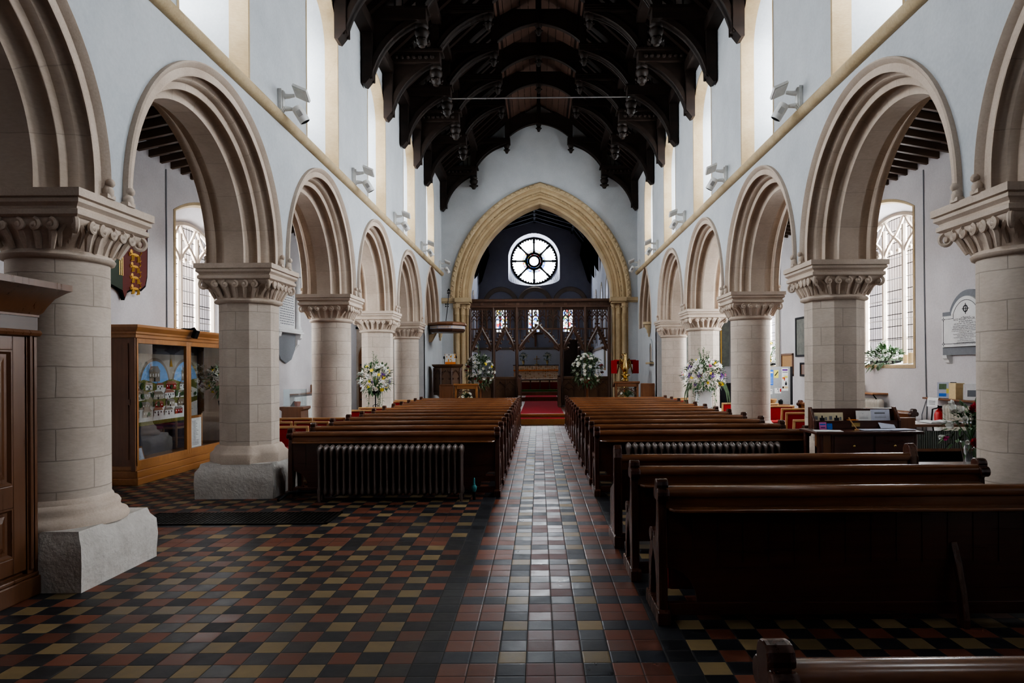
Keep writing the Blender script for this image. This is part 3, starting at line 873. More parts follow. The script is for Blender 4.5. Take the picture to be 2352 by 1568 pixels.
for c in LANC:
    window_no[0] += 1
    B = arc_outline(c, .27, 3.52, 4.5, 4.80, 8, True)
    g = MB(); A2 = arc_outline(c, .34, 3.44, 4.5, 4.88, 8, True); A1 = arc_outline(c, .30, 3.5, 4.5, 4.82, 8, True)
    g.rings([[P3C(s, z, -.01) for s, z in A1], [P3C(s, z, -.02) for s, z in A2], [P3C(s, z, 0) for s, z in A2]], closed=True)
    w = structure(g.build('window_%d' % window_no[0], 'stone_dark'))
    g = MB(); g.poly([P3C(s, z, .28) for s, z in B]); g.build('stained_pane', 'stained', w)
    daylight('daylight', (c, CHE+.55, 4.15), .75, 1.5, (0, -1, -.1), 10, SKY_C)
# blind arches above the lancets
mb = MB()
for c in (-1.98, -.19, 1.66):
    sweep(mb, round_path(c, .70, 3.6, 4.92), [(0, 0), (0, .06), (.05, .09), (.2, .09), (.24, .05), (.24, 0)], lambda s, z, d: (s, CHE-d, z))
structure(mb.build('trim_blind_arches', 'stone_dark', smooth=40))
mb = MB(); mb.box(CL, CHE-.06, 2.56, CRX, CHE, 2.68)
for sg in (-1, 1):
    X = CHX+sg*CHW; mb.box(X, EAST+1, 2.40, X-sg*.06, CHE, 2.50)
structure(mb.build('trim_chancel_ledge', 'stone_dark'))
mb = MB(); mb.box(CL, CHE-.03, .3, CRX, CHE-.005, 2.56)
for sg in (-1, 1):
    X = CHX+sg*CHW; mb.box(X-sg*.03, EAST+1.02, .2, X-sg*.005, CHE, 2.42)
structure(mb.build('wall_chancel_dado', 'dado'))
mb = MB()
for (a, za), (b, zb) in zip(chroof[:-1], chroof[1:]):
    mb.poly([(a, EAST+.9, za), (b, EAST+.9, zb), (b, CHE+.6, zb), (a, CHE+.6, za)])
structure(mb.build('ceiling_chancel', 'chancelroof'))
mb = MB()
for k in range(13):
    y = EAST+1.3+k*.85
    for (a, za), (b, zb) in zip(chroof[:-1], chroof[1:]):
        for d in (0,):
            mb.poly([(a, y, za-.14), (b, y, zb-.14), (b, y+.14, zb-.14), (a, y+.14, za-.14)])
            mb.poly([(a, y, za-.14), (b, y, zb-.14), (b, y, zb), (a, y, za)])
for x, z in chroof[1:-1]: mb.tube([(x, EAST+1, z-.06), (x, CHE, z-.06)], .07, 6)
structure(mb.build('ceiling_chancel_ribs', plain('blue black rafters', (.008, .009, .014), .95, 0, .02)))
for sg in (-1, 1):
    X = CHX+sg*(CHW-.05)
    for k in range(5):
        y = EAST+2.2+k*2.3
        mb = MB(); mb.prism([(X, 5.9), (X-sg*.15, 6.1), (X-sg*.55, 7.4), (X-sg*.45, 8.0), (X, 7.7)], 'y', y, y+.16)
        structure(mb.build('ceiling_chancel_brace', 'chancelroof'))

# nave roof skin, purlins, rafters
mb = MB()
for sg in (-1, 1):
    e = .04+sg*3.95
    mb.poly([(e, WEST, WTOP-.4), (e, EAST+1, WTOP-.4), (.04, EAST+1, WTOP+3.255), (.04, WEST, WTOP+3.255)])
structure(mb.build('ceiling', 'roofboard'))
mb = MB()
for sg in (-1, 1):
    y = 2.0
    while y < EAST-.2:
        for (x0, x1) in ((3.45, 0.0),):
            a = (.04+sg*3.45, WTOP-.08+.05); b = (.04, WTOP+3.12)
            mb.prism([(a[0], a[1]-.06), (b[0], b[1]-.06), (b[0], b[1]+.12), (a[0], a[1]+.12)], 'y', y, y+.11)
        y += .43
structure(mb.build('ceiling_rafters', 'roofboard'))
mb = MB()
for sg in (-1, 1):
    for fr in (.36, .70):
        x = .04+sg*3.45*(1-fr); z = WTOP+3.2*fr-.05
        mb.box(x-.10, WEST, z-.16, x+.10, EAST, z)
    mb.box(.04+sg*3.55, WEST, WTOP-.12, .04+sg*3.15, EAST, WTOP+.12)
mb.box(-.06, WEST, WTOP+2.85, .14, EAST, WTOP+3.15)
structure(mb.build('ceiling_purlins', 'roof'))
# horizontal boarding between collars, seen from below
mb = MB()
for sg in (-1, 1):
    for k in range(5):
        x0, x1 = .04+sg*(.06+.2*k), .04+sg*(.06+.2*k+.19)
        z0, z1 = 10.65-.11*k, 10.65-.11*(k+1)
        mb.prism([(x0, z0), (x1, z1), (x1, z1+.03), (x0, z0+.03)], 'y', WEST, EAST)
structure(mb.build('ceiling_collar_boards', 'collarboard'))
# ================================================================== ROOF TRUSSES
def carve_drop(mb, c, s=1.0):
    mb.lathe([(.03*s, 0), (.055*s, .015), (.06*s, .05), (.09*s, .075), (.10*s, .14), (.075*s, .17), (.10*s, .20), (.12*s, .26), (.12*s, .31), (.09*s, .34), (.11*s, .37), (.11*s, .40)], (c[0], c[1], c[2]-.40*s*1.0+.0), 10)
    for k in range(6):
        a = 2*PI*k/6; mb.ball((c[0]+.105*s*math.cos(a), c[1]+.105*s*math.sin(a), c[2]-.40*s+.12), .03*s, 6, 4)
def arc_pts(p0, p1, bulge, n=10):
    """curve from p0 to p1, bowed to the right of travel by bulge"""
    m = ((p0[0]+p1[0])/2, (p0[1]+p1[1])/2); d = (p1[0]-p0[0], p1[1]-p0[1]); L = math.hypot(*d)
    nx, ny = d[1]/L, -d[0]/L
    return [(p0[0]+d[0]*t+nx*bulge*4*t*(1-t), p0[1]+d[1]*t+ny*bulge*4*t*(1-t)) for t in [k/n for k in range(n+1)]]
def make_truss(major):
    r = thing('hammerbeam_truss', '', 'roof truss', (0, 0, 0), 'dark oak roof trusses over the nave')
    y0, y1 = -.13, .13
    for s in (-1, 1):
        X = lambda x: s*x
        def pr(poly, a=y0, b=y1):
            m = MB(); m.prism([(X(x), z) for x, z in poly], 'y', a, b)
            return m
        m = pr([(3.36, 7.02), (3.30, 7.0), (3.22, 7.10), (3.17, 7.16), (3.17, 8.22), (3.36, 8.22)])
        for q in (-.09, .09): m.tube([(X(3.18), q, 7.1), (X(3.18), q, 8.2)], .025, 6)
        
        m.build('wall_post', 'roof', r)
        arc = arc_pts((3.19, 7.14), (2.30, 8.20), .17)
        m = pr(arc+[(3.19, 8.22)], -.05, .05)
        m.build('spandrel', 'roof', r)
        m = MB()
        outer = arc; inner = [(x+.07, z+.08) for x, z in arc]
        m.prism([(X(x), z) for x, z in outer]+[(X(x), z) for x, z in inner[::-1]], 'y', -.11, .11)
        m.build('arched_brace', 'roof', r)
        m = MB(); m.box(X(3.45), -.15, 8.20, X(2.14), .15, 8.42)
        if major:
            m.box(X(3.45), -.20, 8.42, X(2.08), .20, 8.47)
            k = 2.1
            while k < 3.4:
                m.box(X(k), -.19, 8.47, X(k+.045), .19, 8.51); k += .085
            k = 2.3
            while k < 3.2:
                for q in (-.155, .155): m.ball((X(k), q, 8.31), .05, 6, 4)
                k += .13
        else: m.box(X(3.45), -.17, 8.40, X(2.10), .17, 8.45)
        m.build('hammer_beam', 'roof', r)
        m = MB(); carve_drop(m, (X(2.24), 0, 8.20), 1.15); m.build('carved_pendant', 'roof', r, smooth=50)
        m = MB(); m.box(X(2.34), -.10, 8.42, X(2.16), .10, 9.45); m.build('hammer_post', 'roof', r)
        m = MB()      # pierced tracery between post and rafter
        for k in range(5):
            x = 2.45+.15*k; zt = 8.47+(3.45-x)*.93-.25
            if zt > 8.6:
                m.box(X(x-.014), -.03, 8.45, X(x+.014), .03, zt)
                m.tube([(X(x+.02), 0, zt-.12), (X(x+.075), 0, zt-.05), (X(x+.13), 0, zt-.18)], .012, 5)
        m.build('tracery', 'roof', r)
        arc = arc_pts((2.16, 8.50), (1.10, 9.28), .14)
        m = pr(arc+[(2.16, 9.3)], -.045, .045); m.build('spandrel', 'roof', r)
        m = MB(); inner = [(x+.06, z+.09) for x, z in arc]
        m.prism([(X(x), z) for x, z in arc]+[(X(x), z) for x, z in inner[::-1]], 'y', -.12, .12)
        m.tube([(X(x), -.12, z) for x, z in arc], .022, 5); m.tube([(X(x), .12, z) for x, z in arc], .022, 5)
        m.build('arched_brace', 'roof', r)
        m = MB(); m.box(X(2.36), -.14, 9.28, X(.98), .14, 9.46)
        for q in range(3): m.box(X(2.36), -.15, 9.30+.055*q, X(1.0), .15, 9.318+.055*q)
        m.build('upper_hammer_beam', 'roof', r)
        m = MB(); carve_drop(m, (X(1.10), 0, 9.30), .85); m.build('carved_pendant', 'roof', r, smooth=50)
        m = MB(); m.box(X(1.16), -.09, 9.45, X(1.0), .09, 10.35); m.build('upper_post', 'roof', r)
        arc = arc_pts((1.0, 9.55), (.0, 9.98), .09)
        m = pr(arc+[(0, 10.32), (1.0, 10.32)], -.07, .07)
        m.tube([(X(x), -.07, z) for x, z in arc], .02, 5)
        m.build('collar_arch', 'roof', r)
        m = MB(); m.prism([(X(3.5), 8.0), (X(3.5), 8.25), (X(0), 11.28), (X(0), 10.98)], 'y', -.12, .12); m.build('principal_rafter', 'roof', r)
    m = MB(); carve_drop(m, (0, 0, 10.02), .8); m.build('carved_pendant', 'roof', r, smooth=50)
    m = MB(); m.box(-.07, -.09, 10.0, .07, .09, 11.1)
    for q in (-.05, 0, .05): m.tube([(q, -.09, 10.0), (q, -.09, 11.0)], .012, 5)
    m.build('king_strut', 'roof', r)
    return r
TR = [23.42, 20.15, 18.35, 16.65, 14.85, 13.05, 11.30, 9.55, 7.8, 6.0]
protos = {}
names = ['against the chancel arch wall', 'second from the chancel arch wall', 'third from the chancel arch wall', 'fourth from the chancel arch wall',
         'fifth from the chancel arch wall', 'sixth from the chancel arch wall', 'seventh from the chancel arch wall', 'eighth from the chancel arch wall', 'ninth from the chancel arch wall', 'tenth from the chancel arch wall']
for k, y in enumerate(TR):
    mj = k % 2 == 0
    lab = 'dark carved double hammerbeam roof truss, '+names[k]
    if mj not in protos:
        protos[mj] = make_truss(mj); protos[mj].location = (.04, y, 0); protos[mj]['label'] = lab
    else: dup(protos[mj], (.04, y, 0), lab)
mb = MB(); mb.tube([(-2.15, 16.65, 8.18), (2.25, 16.65, 8.20)], .016, 6); mb.ball((-2.15, 16.65, 8.18), .04, 6, 4); mb.ball((2.25, 16.65, 8.2), .04, 6, 4)
tag(mb.build('tie_rod', 'tin', smooth=50), 'thin iron tie rod stretched across the nave between hammer beams', 'rod')

# ================================================================== ARCADES
def ring_sq(h, z, n=64):
    R = []
    for k in range(n):
        a = 2*PI*k/n; c, s = math.cos(a), math.sin(a); m = max(abs(c), abs(s)); R.append((h*c/m, h*s/m, z))
    return R
def ring_mix(r, h, t, z, n=64, mod=None):
    R = []
    for k in range(n):
        a = 2*PI*k/n; c, s = math.cos(a), math.sin(a); m = max(abs(c), abs(s))
        q = r*(1-t)+h/m*t
        if mod: q += mod(a)
        R.append((q*c, q*s, z))
    return R
def ring_oct(r, z, n=64):
    R = []
    for k in range(n):
        a = 2*PI*k/n; b = (a+PI/8) % (PI/4)-PI/8
        q = r/math.cos(b); R.append((q*math.cos(a), q*math.sin(a), z))
    return R
def make_pillar(octo):
    r = thing('stone_pillar', '', 'pillar', (0, 0, 0), 'stone pillars of the nave arcades')
    # base block
    m = MB(); HB = .485
    m.rings([ring_sq(HB, 0), ring_sq(HB, .06), ring_sq(HB+.008, .2), ring_sq(HB, .33), ring_sq(HB-.035, .38), ring_sq(HB-.05, .43)], cap0=True, cap1=True)
    b = m.build('base_block', 'stone_rough', r, smooth=40)
    m = MB()
    if octo:
        m.rings([ring_oct(.44, .42), ring_oct(.44, .53), ring_oct(.425, .55), ring_oct(.40, .57), ring_oct(.385, .61), ring_oct(.36, .64)], cap1=True)
    else:
        m.lathe([(.465, .42), (.47, .45), (.455, .48), (.42, .495), (.405, .52), (.41, .55), (.395, .575), (.365, .59), (.36, .61), (.345, .63)], n=48)
    m.build('base_moulding', 'stone', r, smooth=45)
    m = MB()
    if octo:
        rr = .335; R = [ring_oct(rr, .6+.31*k) for k in range(7)]
        U = [[(2*PI*(k)/64*rr, .6+.31*q) for k in range(65)] for q in range(7)]
        m.rings(R, uvs=U)
    else:
        R = []; U = []
        m.lathe([(.345, .6+.31*q) for q in range(7)], n=48, cap0=False, cap1=False, uvr=.345)
    m.build('shaft', 'stone_shaft', r, smooth=30)
    # carved capital
    m = MB(); rn = .345 if not octo else .345
    neck = ring_oct if octo else (lambda q, z, n=64: ring_mix(q, q, 0, z, n))
    leaf = lambda amp: (lambda a: amp*(.5+.5*math.cos(16*a)) )
    m.rings([neck(rn, 2.44), neck(rn+.03, 2.45), neck(rn+.04, 2.475), neck(rn+.02, 2.50), ring_mix(rn, .3, .0, 2.51, 64, leaf(.012)),
             ring_mix(rn+.005, .36, .15, 2.57, 64, leaf(.03)), ring_mix(rn+.03, .40, .45, 2.635, 64, leaf(.035)), ring_mix(rn+.06, .425, .75, 2.69, 64, leaf(.02)),
             ring_sq(.42, 2.715), ring_sq(.42, 2.735)], cap0=True, cap1=True)
    # volutes curling out under the abacus
    def spiral(c, tx, ty, ux, s):
        P = []
        for k in range(22):
            t = k/21; a = 4.2*PI*t*.62; q = s*(1-.82*t)
            P.append((c[0]+tx*q*math.sin(a), c[1]+ty*q*math.sin(a), c[2]+q*math.cos(a)-s))
        m.tube(P, [.022*(1-.5*k/21) for k in range(22)], 6)
        m.ball((c[0], c[1], c[2]-s), .028, 6, 4)
    for k in range(4):
        a = PI/4+k*PI/2; c, s = math.cos(a), math.sin(a)
        q = .56
        spiral((c*q, s*q, 2.725), c, s, 0, .062)
        m.tube([(c*(rn+.03), s*(rn+.03), 2.56), (c*.44, s*.44, 2.66), (c*.52, s*.52, 2.71)], [.02, .035, .03], 6)
        for off in (-.06, .06):
            m.tube([(c*(rn+.02)-s*off, s*(rn+.02)+c*off, 2.53), (c*.43-s*off*1.2, s*.43+c*off*1.2, 2.64), (c*.50-s*off*.7, s*.50+c*off*.7, 2.69)], [.012, .026, .02], 6)
        b = k*PI/2; c, s = math.cos(b), math.sin(b)
        for off in (-.24, -.12, 0, .12, .24):
            ex = c*.425-s*off; ey = s*.425+c*off
            sg = 1 if off >= 0 else -1
            spiral((ex, ey, 2.71), -s*sg, c*sg, 0, .04)
            m.tube([(c*(rn+.005)-s*off*.8, s*(rn+.005)+c*off*.8, 2.51), (c*.385-s*off*.95, s*.385+c*off*.95, 2.61), (ex, ey, 2.67)], [.018, .028, .022], 6)
    m.build('carved_capital', 'stone', r, smooth=50)
    m = MB()
    m.rings([ring_sq(.43, 2.725), ring_sq(.455, 2.74), ring_sq(.455, 2.775), ring_sq(.435, 2.785), ring_sq(.44, 2.80), ring_sq(.47, 2.825), ring_sq(.47, 2.85), ring_sq(.462, 2.857), ring_sq(.485, 2.865), ring_sq(.485, ZAB)], cap0=True, cap1=True)
    m.build('abacus', 'stone', r, smooth=30)
    return r
PR = {False: make_pillar(False), True: make_pillar(True)}
used = set()
ordn = ['behind the camera', 'behind the camera', 'at the left edge', 'first', 'second', 'third', 'fourth', 'fifth']
plab = {(-1, 3): 'nearest round stone pillar on the left, beside the wooden cupboard', (-1, 4): 'octagonal stone pillar on the left beside the dark radiator and glass case',
        (-1, 5): 'round stone pillar on the left, behind the red chairs and front pews', (-1, 6): 'pinkish octagonal stone pillar on the left behind the white and yellow flowers',
        (-1, 7): 'farthest round stone pillar on the left, next to the pulpit',
        (1, 3): 'nearest round stone pillar at the right edge, by the memorial tablet', (1, 4): 'octagonal stone pillar on the right behind the leaflet desk',
        (1, 5): 'round stone pillar on the right between notice board and big flowers', (1, 6): 'sunlit octagonal stone pillar on the right behind the large flower arrangement',
        (1, 7): 'farthest stone pillar on the right, near the wall niche',
        (-1, 2): 'round stone pillar left of the camera, out of the picture', (1, 2): 'round stone pillar right of the camera, out of the picture',
        (-1, 1): 'rear octagonal pillar on the left', (1, 1): 'rear octagonal pillar on the right'}
for sgn in (-1, 1):
    for k, y in enumerate(PY):
        if k < 2: continue
        octo = k % 2 == 0
        if octo not in used:
            used.add(octo); p = PR[octo]; p.location = (AX[sgn], y, 0); p['label'] = plab[(sgn, k)]
        else: p = dup(PR[octo], (AX[sgn], y, 0), plab[(sgn, k)])
# arches
half_prof = [(.335, T-.02), (.335, T+.045), (.318, T+.055), (.29, T+.03), (.275, T+.004), (.21, T+.004)]+roll(.185, T-.045, .048, 75, -60, 6)+[(.17, T-.10), (.155, T-.12), (.15, .275), (.085, .262)]+roll(.065, .195, .065, 75, -90+360-360, 7)+[(.02, .125), (.0, .12)]
def make_arch():
    r = thing('arcade_arch', '', 'arch', (0, 0, 0), 'round moulded arches of the nave arcades')
    pth = round_path(0, RA, ZAB-.001, ZAB+STILT, 22)
    full = half_prof[5:]+[(o, -d) for o, d in half_prof[5:][::-1]]
    m = MB(); sweep(m, pth, full, lambda s, z, d: (d, s, z)); m.build('arch_orders', 'stone_arch', r, smooth=32)
    for sg in (-1, 1):
        m = MB(); sweep(m, pth, [(o, sg*d) for o, d in half_prof[:6]], lambda s, z, d: (d, s, z))
        for e in (-1, 1):
            c = (sg*(T+.03), e*(RA+.31), ZAB+.05); m.ball(c, .045, 8, 5, (1, 1, 1.3)); m.ball((c[0]+sg*.02, c[1], c[2]+.07), .035, 8, 5)
            m.box(sg*(T-.02), e*(RA+.26), ZAB-.001, sg*(T+.06), e*(RA+.36), ZAB+.03)
        m.build('hood_mould', 'stone', r, smooth=40)
    return r
AR = make_arch(); first = True
anear = {3: 'nearest full arch, springing from the round pillar', 4: 'second arch along, above the red chairs', 5: 'third arch along', 6: 'far arch beside the chancel end', 2: 'arch cut by the picture edge', 1: 'arch behind the camera', 0: 'rearmost arch'}
for sgn, sd in ((-1, 'left'), (1, 'right')):
    for k, c in enumerate(BAYS):
        if k < 1: continue
        lab = {1: 'round stone arch on the %s, behind the camera', 2: 'round moulded stone arch cut by the %s edge of the picture', 3: 'largest whole round stone arch on the %s, between the two nearest pillars',
               4: 'second whole round stone arch on the %s side of the nave', 5: 'third whole round stone arch on the %s side of the nave', 6: 'fourth and smallest whole round stone arch on the %s side'}[k] % sd
        if first: AR.location = (AX[sgn], c, 0); AR['label'] = lab; first = False
        else: dup(AR, (AX[sgn], c, 0), lab)
# narrow blind pointed arches by the chancel, recessed in three orders
for sgn, sd in ((-1, 'left'), (1, 'right')):
    face = AX[sgn]-sgn*T
    c0, a0 = BLIND[sgn]; zs0, rise = 3.0, 1.85
    R0 = (a0*a0+rise*rise)/(2*a0)
    r = thing('blind_arch', 'narrow pointed blind stone arch in the nave wall %s' % ('behind the pulpit canopy' if sgn < 0 else 'ending in a corbel on the right'), 'arch', (face, c0, 0))
    P3b = lambda s, z, d: (face+sgn*d, s, z)
    m = MB()
    sweep(m, gothic_path(c0, a0, R0, 0, 2.9, zs0), [(.11, -.004), (.03, -.02), (0, .0)]+[(.02, .05), (.03, .09), (-.01, .12)]+roll(-.07, .12, .045, 40, -170, 6)+[(-.09, .19), (-.06, .23), (-.10, .26)]+roll(-.16, .26, .045, 40, -170, 6)+[(-.18, .33), (-.15, .37), (-.20, .40)]+roll(-.26, .40, .045, 40, -170, 6)+[(-.30, .50)], P3b)
    m.build('arch_orders', 'stone', r, smooth=35)
    m = MB(); O = arc_outline(c0, a0-.1, 2.9, zs0, zs0+rise-.05, 10, True)
    m.poly([P3b(s, z, .48) for s, z in O], [(s, z) for s, z in O]); m.poly([P3b(c0-a0, 2.9, 0), P3b(c0+a0, 2.9, 0), P3b(c0+a0, 2.9, .5), P3b(c0-a0, 2.9, .5)]); m.build('arch_infill', 'stone', r)
    m = MB(); y = c0-a0+.12 if sgn > 0 else c0+a0-.12
    m.lathe([(.01, -.42), (.03, -.38), (.03, -.32), (.06, -.28), (.07, -.2), (.12, -.14), (.14, -.06), (.19, -.03), (.19, .04)], (face-sgn*.05, y, 2.95), 14)
    m.build('corbel', 'stone_gold', r, smooth=40)
# ================================================================== PEWS
def end_profile():
    """bench end seen from the aisle: (y, z) with the back at y=0 and the seat towards +y"""
    up = [(-.02, .06), (-.015, .40), (.0, .62), (.012, .72)]
    knob = [(.0, .735), (-.025, .735), (-.042, .75), (-.048, .772), (-.042, .794), (-.025, .808), (-.010, .810), (-.012, .83), (-.004, .850), (.014, .862), (.036, .865), (.058, .862), (.076, .850), (.084, .83), (.082, .810), (.097, .808), (.114, .794), (.12, .772), (.114, .75), (.097, .735)]
    front = [(.075, .72), (.085, .62), (.11, .54), (.16, .485), (.20, .47), (.22, .50), (.26, .525), (.305, .515), (.325, .475), (.30, .44), (.34, .40), (.375, .34), (.385, .2), (.385, .06)]
    arch = [(.315, .06), (.31, .20), (.27, .32), (.20, .40), (.13, .32), (.095, .20), (.09, .06)]
    return up+knob+front+arch
def make_pew(x0, x1, depth_label='', style='scroll', ledge=True, brace=False):
    """a pew built at the origin, back face on y=0, facing +y"""
    r = thing('church_pew', '', 'pew', (0, 0, 0), 'dark oak pews in the nave')
    e = .055
    for x in (x0, x1-e):
        m = MB()
        if style == 'scroll':
            m.prism(end_profile(), 'x', x, x+e)
            m.prism([(-.05, 0), (-.05, .075), (-.03, .09), (.42, .09), (.44, .075), (.44, 0)], 'x', x-.012, x+e+.012)
            m.prism([(y, z) for y, z in end_profile()[4:24]], 'x', x-.009, x+e+.009)
            m.prism([(.22+.055+.055*math.cos(2*PI*k/12), .478+.045*math.sin(2*PI*k/12)) for k in range(12)], 'x', x-.007, x+e+.007)
        else:
            m.prism([(-.03, .07), (-.03, .80), (-.005, .875), (.04, .905), (.09, .895), (.12, .84), (.12, .55), (.38, .46), (.40, .40), (.40, .07)], 'x', x, x+e+.01)
            m.prism([(-.06, 0), (-.06, .10), (.44, .10), (.44, 0)], 'x', x-.012, x+e+.022)
            for q in (.0, .04): m.tube([(x+e/2-.03+q*1.5, -.032, .12), (x+e/2-.03+q*1.5, -.032, .80)], .008, 5)
        m.build('bench_end', 'pewend', r, bevel=.006)
    a, b = x0+e, x1-e
    m = MB(); q = .19
    poly = [(a+q+.02, .10), (b-q-.02, .10)]
    cr = lambda cx, cz, t0, t1: [(cx+q*math.cos(t0+(t1-t0)*k/8), cz+q*1.15*math.sin(t0+(t1-t0)*k/8)) for k in range(9)]
    poly = [(a, .33)]+[(a+q*1.0*math.sin(PI/2*k/8), .33-.23*(1-math.cos(PI/2*k/8))) for k in range(1, 9)]+[(b-q*math.sin(PI/2*k/8), .33-.23*(1-math.cos(PI/2*k/8))) for k in range(8, 0, -1)]+[(b, .33), (b, .77), (a, .77)]
    m.prism(poly, 'y', .008, .032)
    for k in range(1, int((b-a)/.16)):
        m.box(a+k*.16-.002, .002, .36, a+k*.16+.002, .0085, .70)
    m.build('back_panel', 'pew', r)
    m = MB(); m.box(a, -.01, .05, b, .035, .125); m.build('kick_rail', 'pew', r, bevel=.004)
    m = MB()
    prof = [(-.004, .69), (-.004, .752), (-.022, .762), (-.028, .777), (-.026, .797), (-.01, .815), (.02, .823), (.05, .817), (.07, .797), (.07, .767), (.05, .752), (.035, .69)]
    m.rings([[(x, y, z) for y, z in prof] for x in (a-.005, (a+b)/2, b+.005)], cap0=True, cap1=True)
    m.build('top_rail', 'pewrail', r, smooth=50)
    if ledge:
        m = MB()
        L = [(a+.0, .0), (a+.005, -.05), (a+.03, -.10), (a+.08, -.12), (b-.08, -.12), (b-.03, -.10), (b-.005, -.05), (b, .0)]
        m.prism(L, 'z', .683, .702); m.build('book_ledge', 'pewrail', r, bevel=.006)
    m = MB(); m.box(a, .03, .405, b, .37, .435); m.build('seat', 'pew', r, bevel=.006)
    if brace:
        m = MB(); xc = .5*(a+b)-.08
        m.prism([(-.13, 0), (-.13, .05), (-.10, .20), (-.05, .36), (.0, .48), (.0, .42), (-.04, .28), (-.06, .1), (-.05, 0)], 'x', xc-.02, xc+.02)
        m.build('floor_bracket', 'pewend', r, bevel=.004)
    return r
ords = ['nearest', 'second', 'third', 'fourth', 'fifth', 'sixth', 'seventh', 'eighth', 'ninth', 'tenth', 'eleventh', 'farthest']
LX0, LX1 = -3.14, -.50
pl = make_pew(LX0, LX1, ledge=True)
for k in range(12):
    lab = 'dark pew in the left block, '+(ords[k]+' row counting from the long radiator to the chancel' if k else 'nearest row, directly behind the long dark radiator')
    if k == 0: pl.location = (0, 8.53, 0); pl['label'] = lab; pl['group'] = 'pews in the left block'
    else: dup(pl, (0, 8.53+.86*k, 0), lab)
pr_ = make_pew(.69, 3.36, ledge=True); pr_['group'] = 'pews in the right block'
for k in range(12):
    lab = 'dark pew in the right block, '+(ords[k]+' row counting from the low radiator to the chancel' if k else 'nearest row, directly behind the low radiator')
    if k == 0: pr_.location = (0, 8.50, 0); pr_['label'] = lab
    else: dup(pr_, (0, 8.50+.865*k, 0), lab)
p = make_pew(.74, 4.6, brace=True); p.location = (0, 4.27, 0); p['label'] = 'long dark pew across the right foreground with a book ledge and centre bracket'; p['group'] = 'rear pews on the right'
p.scale = (1, 1, 1.04)
p = make_pew(.69, 3.36); p.location = (0, 5.14, 0); p['label'] = 'dark pew second from the camera, its far end against the right pillar'; p['group'] = 'rear pews on the right'
p.scale = (1, 1, 1.04)
p = make_pew(.67, 3.36, style='post', ledge=False); p.location = (0, 6.10, 0); p['label'] = 'dark pew with square pointed panelled ends, in front of the low right radiator'; p['group'] = 'rear pews on the right'
p = make_pew(.575, 3.3, ledge=False); p.location = (0, 1.712, 0); p['label'] = 'dark pew at the bottom right corner, only its scroll end and top rail showing'; p['group'] = 'rear pews on the right'
p.scale = (1, 1, 1.04)

# ================================================================== RADIATORS
def radiator(name_label, x0, x1, y, zb, zt, n, mat, depth=.20, legs=True, along='x', group=None, cat='radiator'):
    r = thing('column_radiator', name_label, cat, ((x0+x1)/2, y, 0) if along == 'x' else (y, (x0+x1)/2, 0), group)
    P = (lambda s, d, z: (s, y+d, z)) if along == 'x' else (lambda s, d, z: (y+d, s, z))
    w = (x1-x0)/n
    hd = depth/2
    for k in range(n):
        c = x0+w*(k+.5)
        m = MB()
        R = []
        for z, fx_, fd in ((zb, .08, .5), (zb+.012, .30, .8), (zb+.04, .46, 1.0), (zb+.075, .44, .95), (zb+.11, .30, .92), (zt-.13, .30, .92), (zt-.09, .42, .95), (zt-.06, .48, 1.0), (zt-.03, .40, .85), (zt-.01, .20, .5), (zt, .03, .1)):
            R.append([P(c+w*fx_*math.cos(2*PI*q/12), hd*fd*math.sin(2*PI*q/12), z) for q in range(12)])
        m.rings(R, cap0=True, cap1=True)
        if legs and k in (0, n-1):
            for d in (-hd*.7, hd*.7): m.tube([P(c, d, zb+.03), P(c, d*1.1, 0)], [.022, .018], 6)
        m.build('radiator_column', mat, r, smooth=40)
    m = MB(); m.tube([P(x0+.02, 0, zb+.05), P(x1-.02, 0, zb+.05)], .028, 8); m.tube([P(x0+.02, 0, zt-.06), P(x1-.02, 0, zt-.06)], .028, 8)
    m.build('header_pipe', mat, r, smooth=50)
    return r
r = radiator('long dark brown column radiator standing on the tiles before the left pews', -2.70, -.91, 8.30, .07, .685, 24, 'radiator', .19)
m = MB()
m.tube([(-.92, 8.32, .10), (-.80, 8.32, .10)], .022, 8); m.tube([(-.80, 8.32, 0), (-.80, 8.32, .10), (-.80, 8.32, .19)], .018, 8)
m.build('valve_pipe', 'iron', r, smooth=50)
m = MB(); m.lathe([(.02, .10), (.032, .13), (.036, .16), (.02, .18), (.012, .20), (.012, .26), (.006, .27)], (-.80, 8.32, 0), 10); m.build('valve', 'teal', r, smooth=50)
m = MB(); m.tube([(-2.69, 8.32, .11), (-2.95, 8.32, .11), (-3.05, 8.30, .10), (-3.12, 8.26, .05), (-3.14, 8.2, .03)], .02, 8)
m.ball((-2.93, 8.32, .11), .04, 8, 5); m.build('supply_pipe', 'iron', r, smooth=50)
r = radiator('low black column radiator between the rear pews and the right block', 1.04, 2.92, 8.27, .07, .695, 24, 'radiator', .19)
m = MB(); m.tube([(2.9, 8.27, .11), (3.1, 8.27, .11), (3.1, 8.27, 0)], .02, 8); m.build('supply_pipe', 'iron', r, smooth=50)
radiator('cream radiator on the right aisle wall beneath the plant window', 13.05, 14.5, 6.55, .25, .97, 16, 'whiterad', .14, along='y')
radiator('cream radiator on the right aisle wall under the leaflet shelf', 10.05, 11.02, 6.55, .25, .985, 12, 'whiterad', .14, along='y')

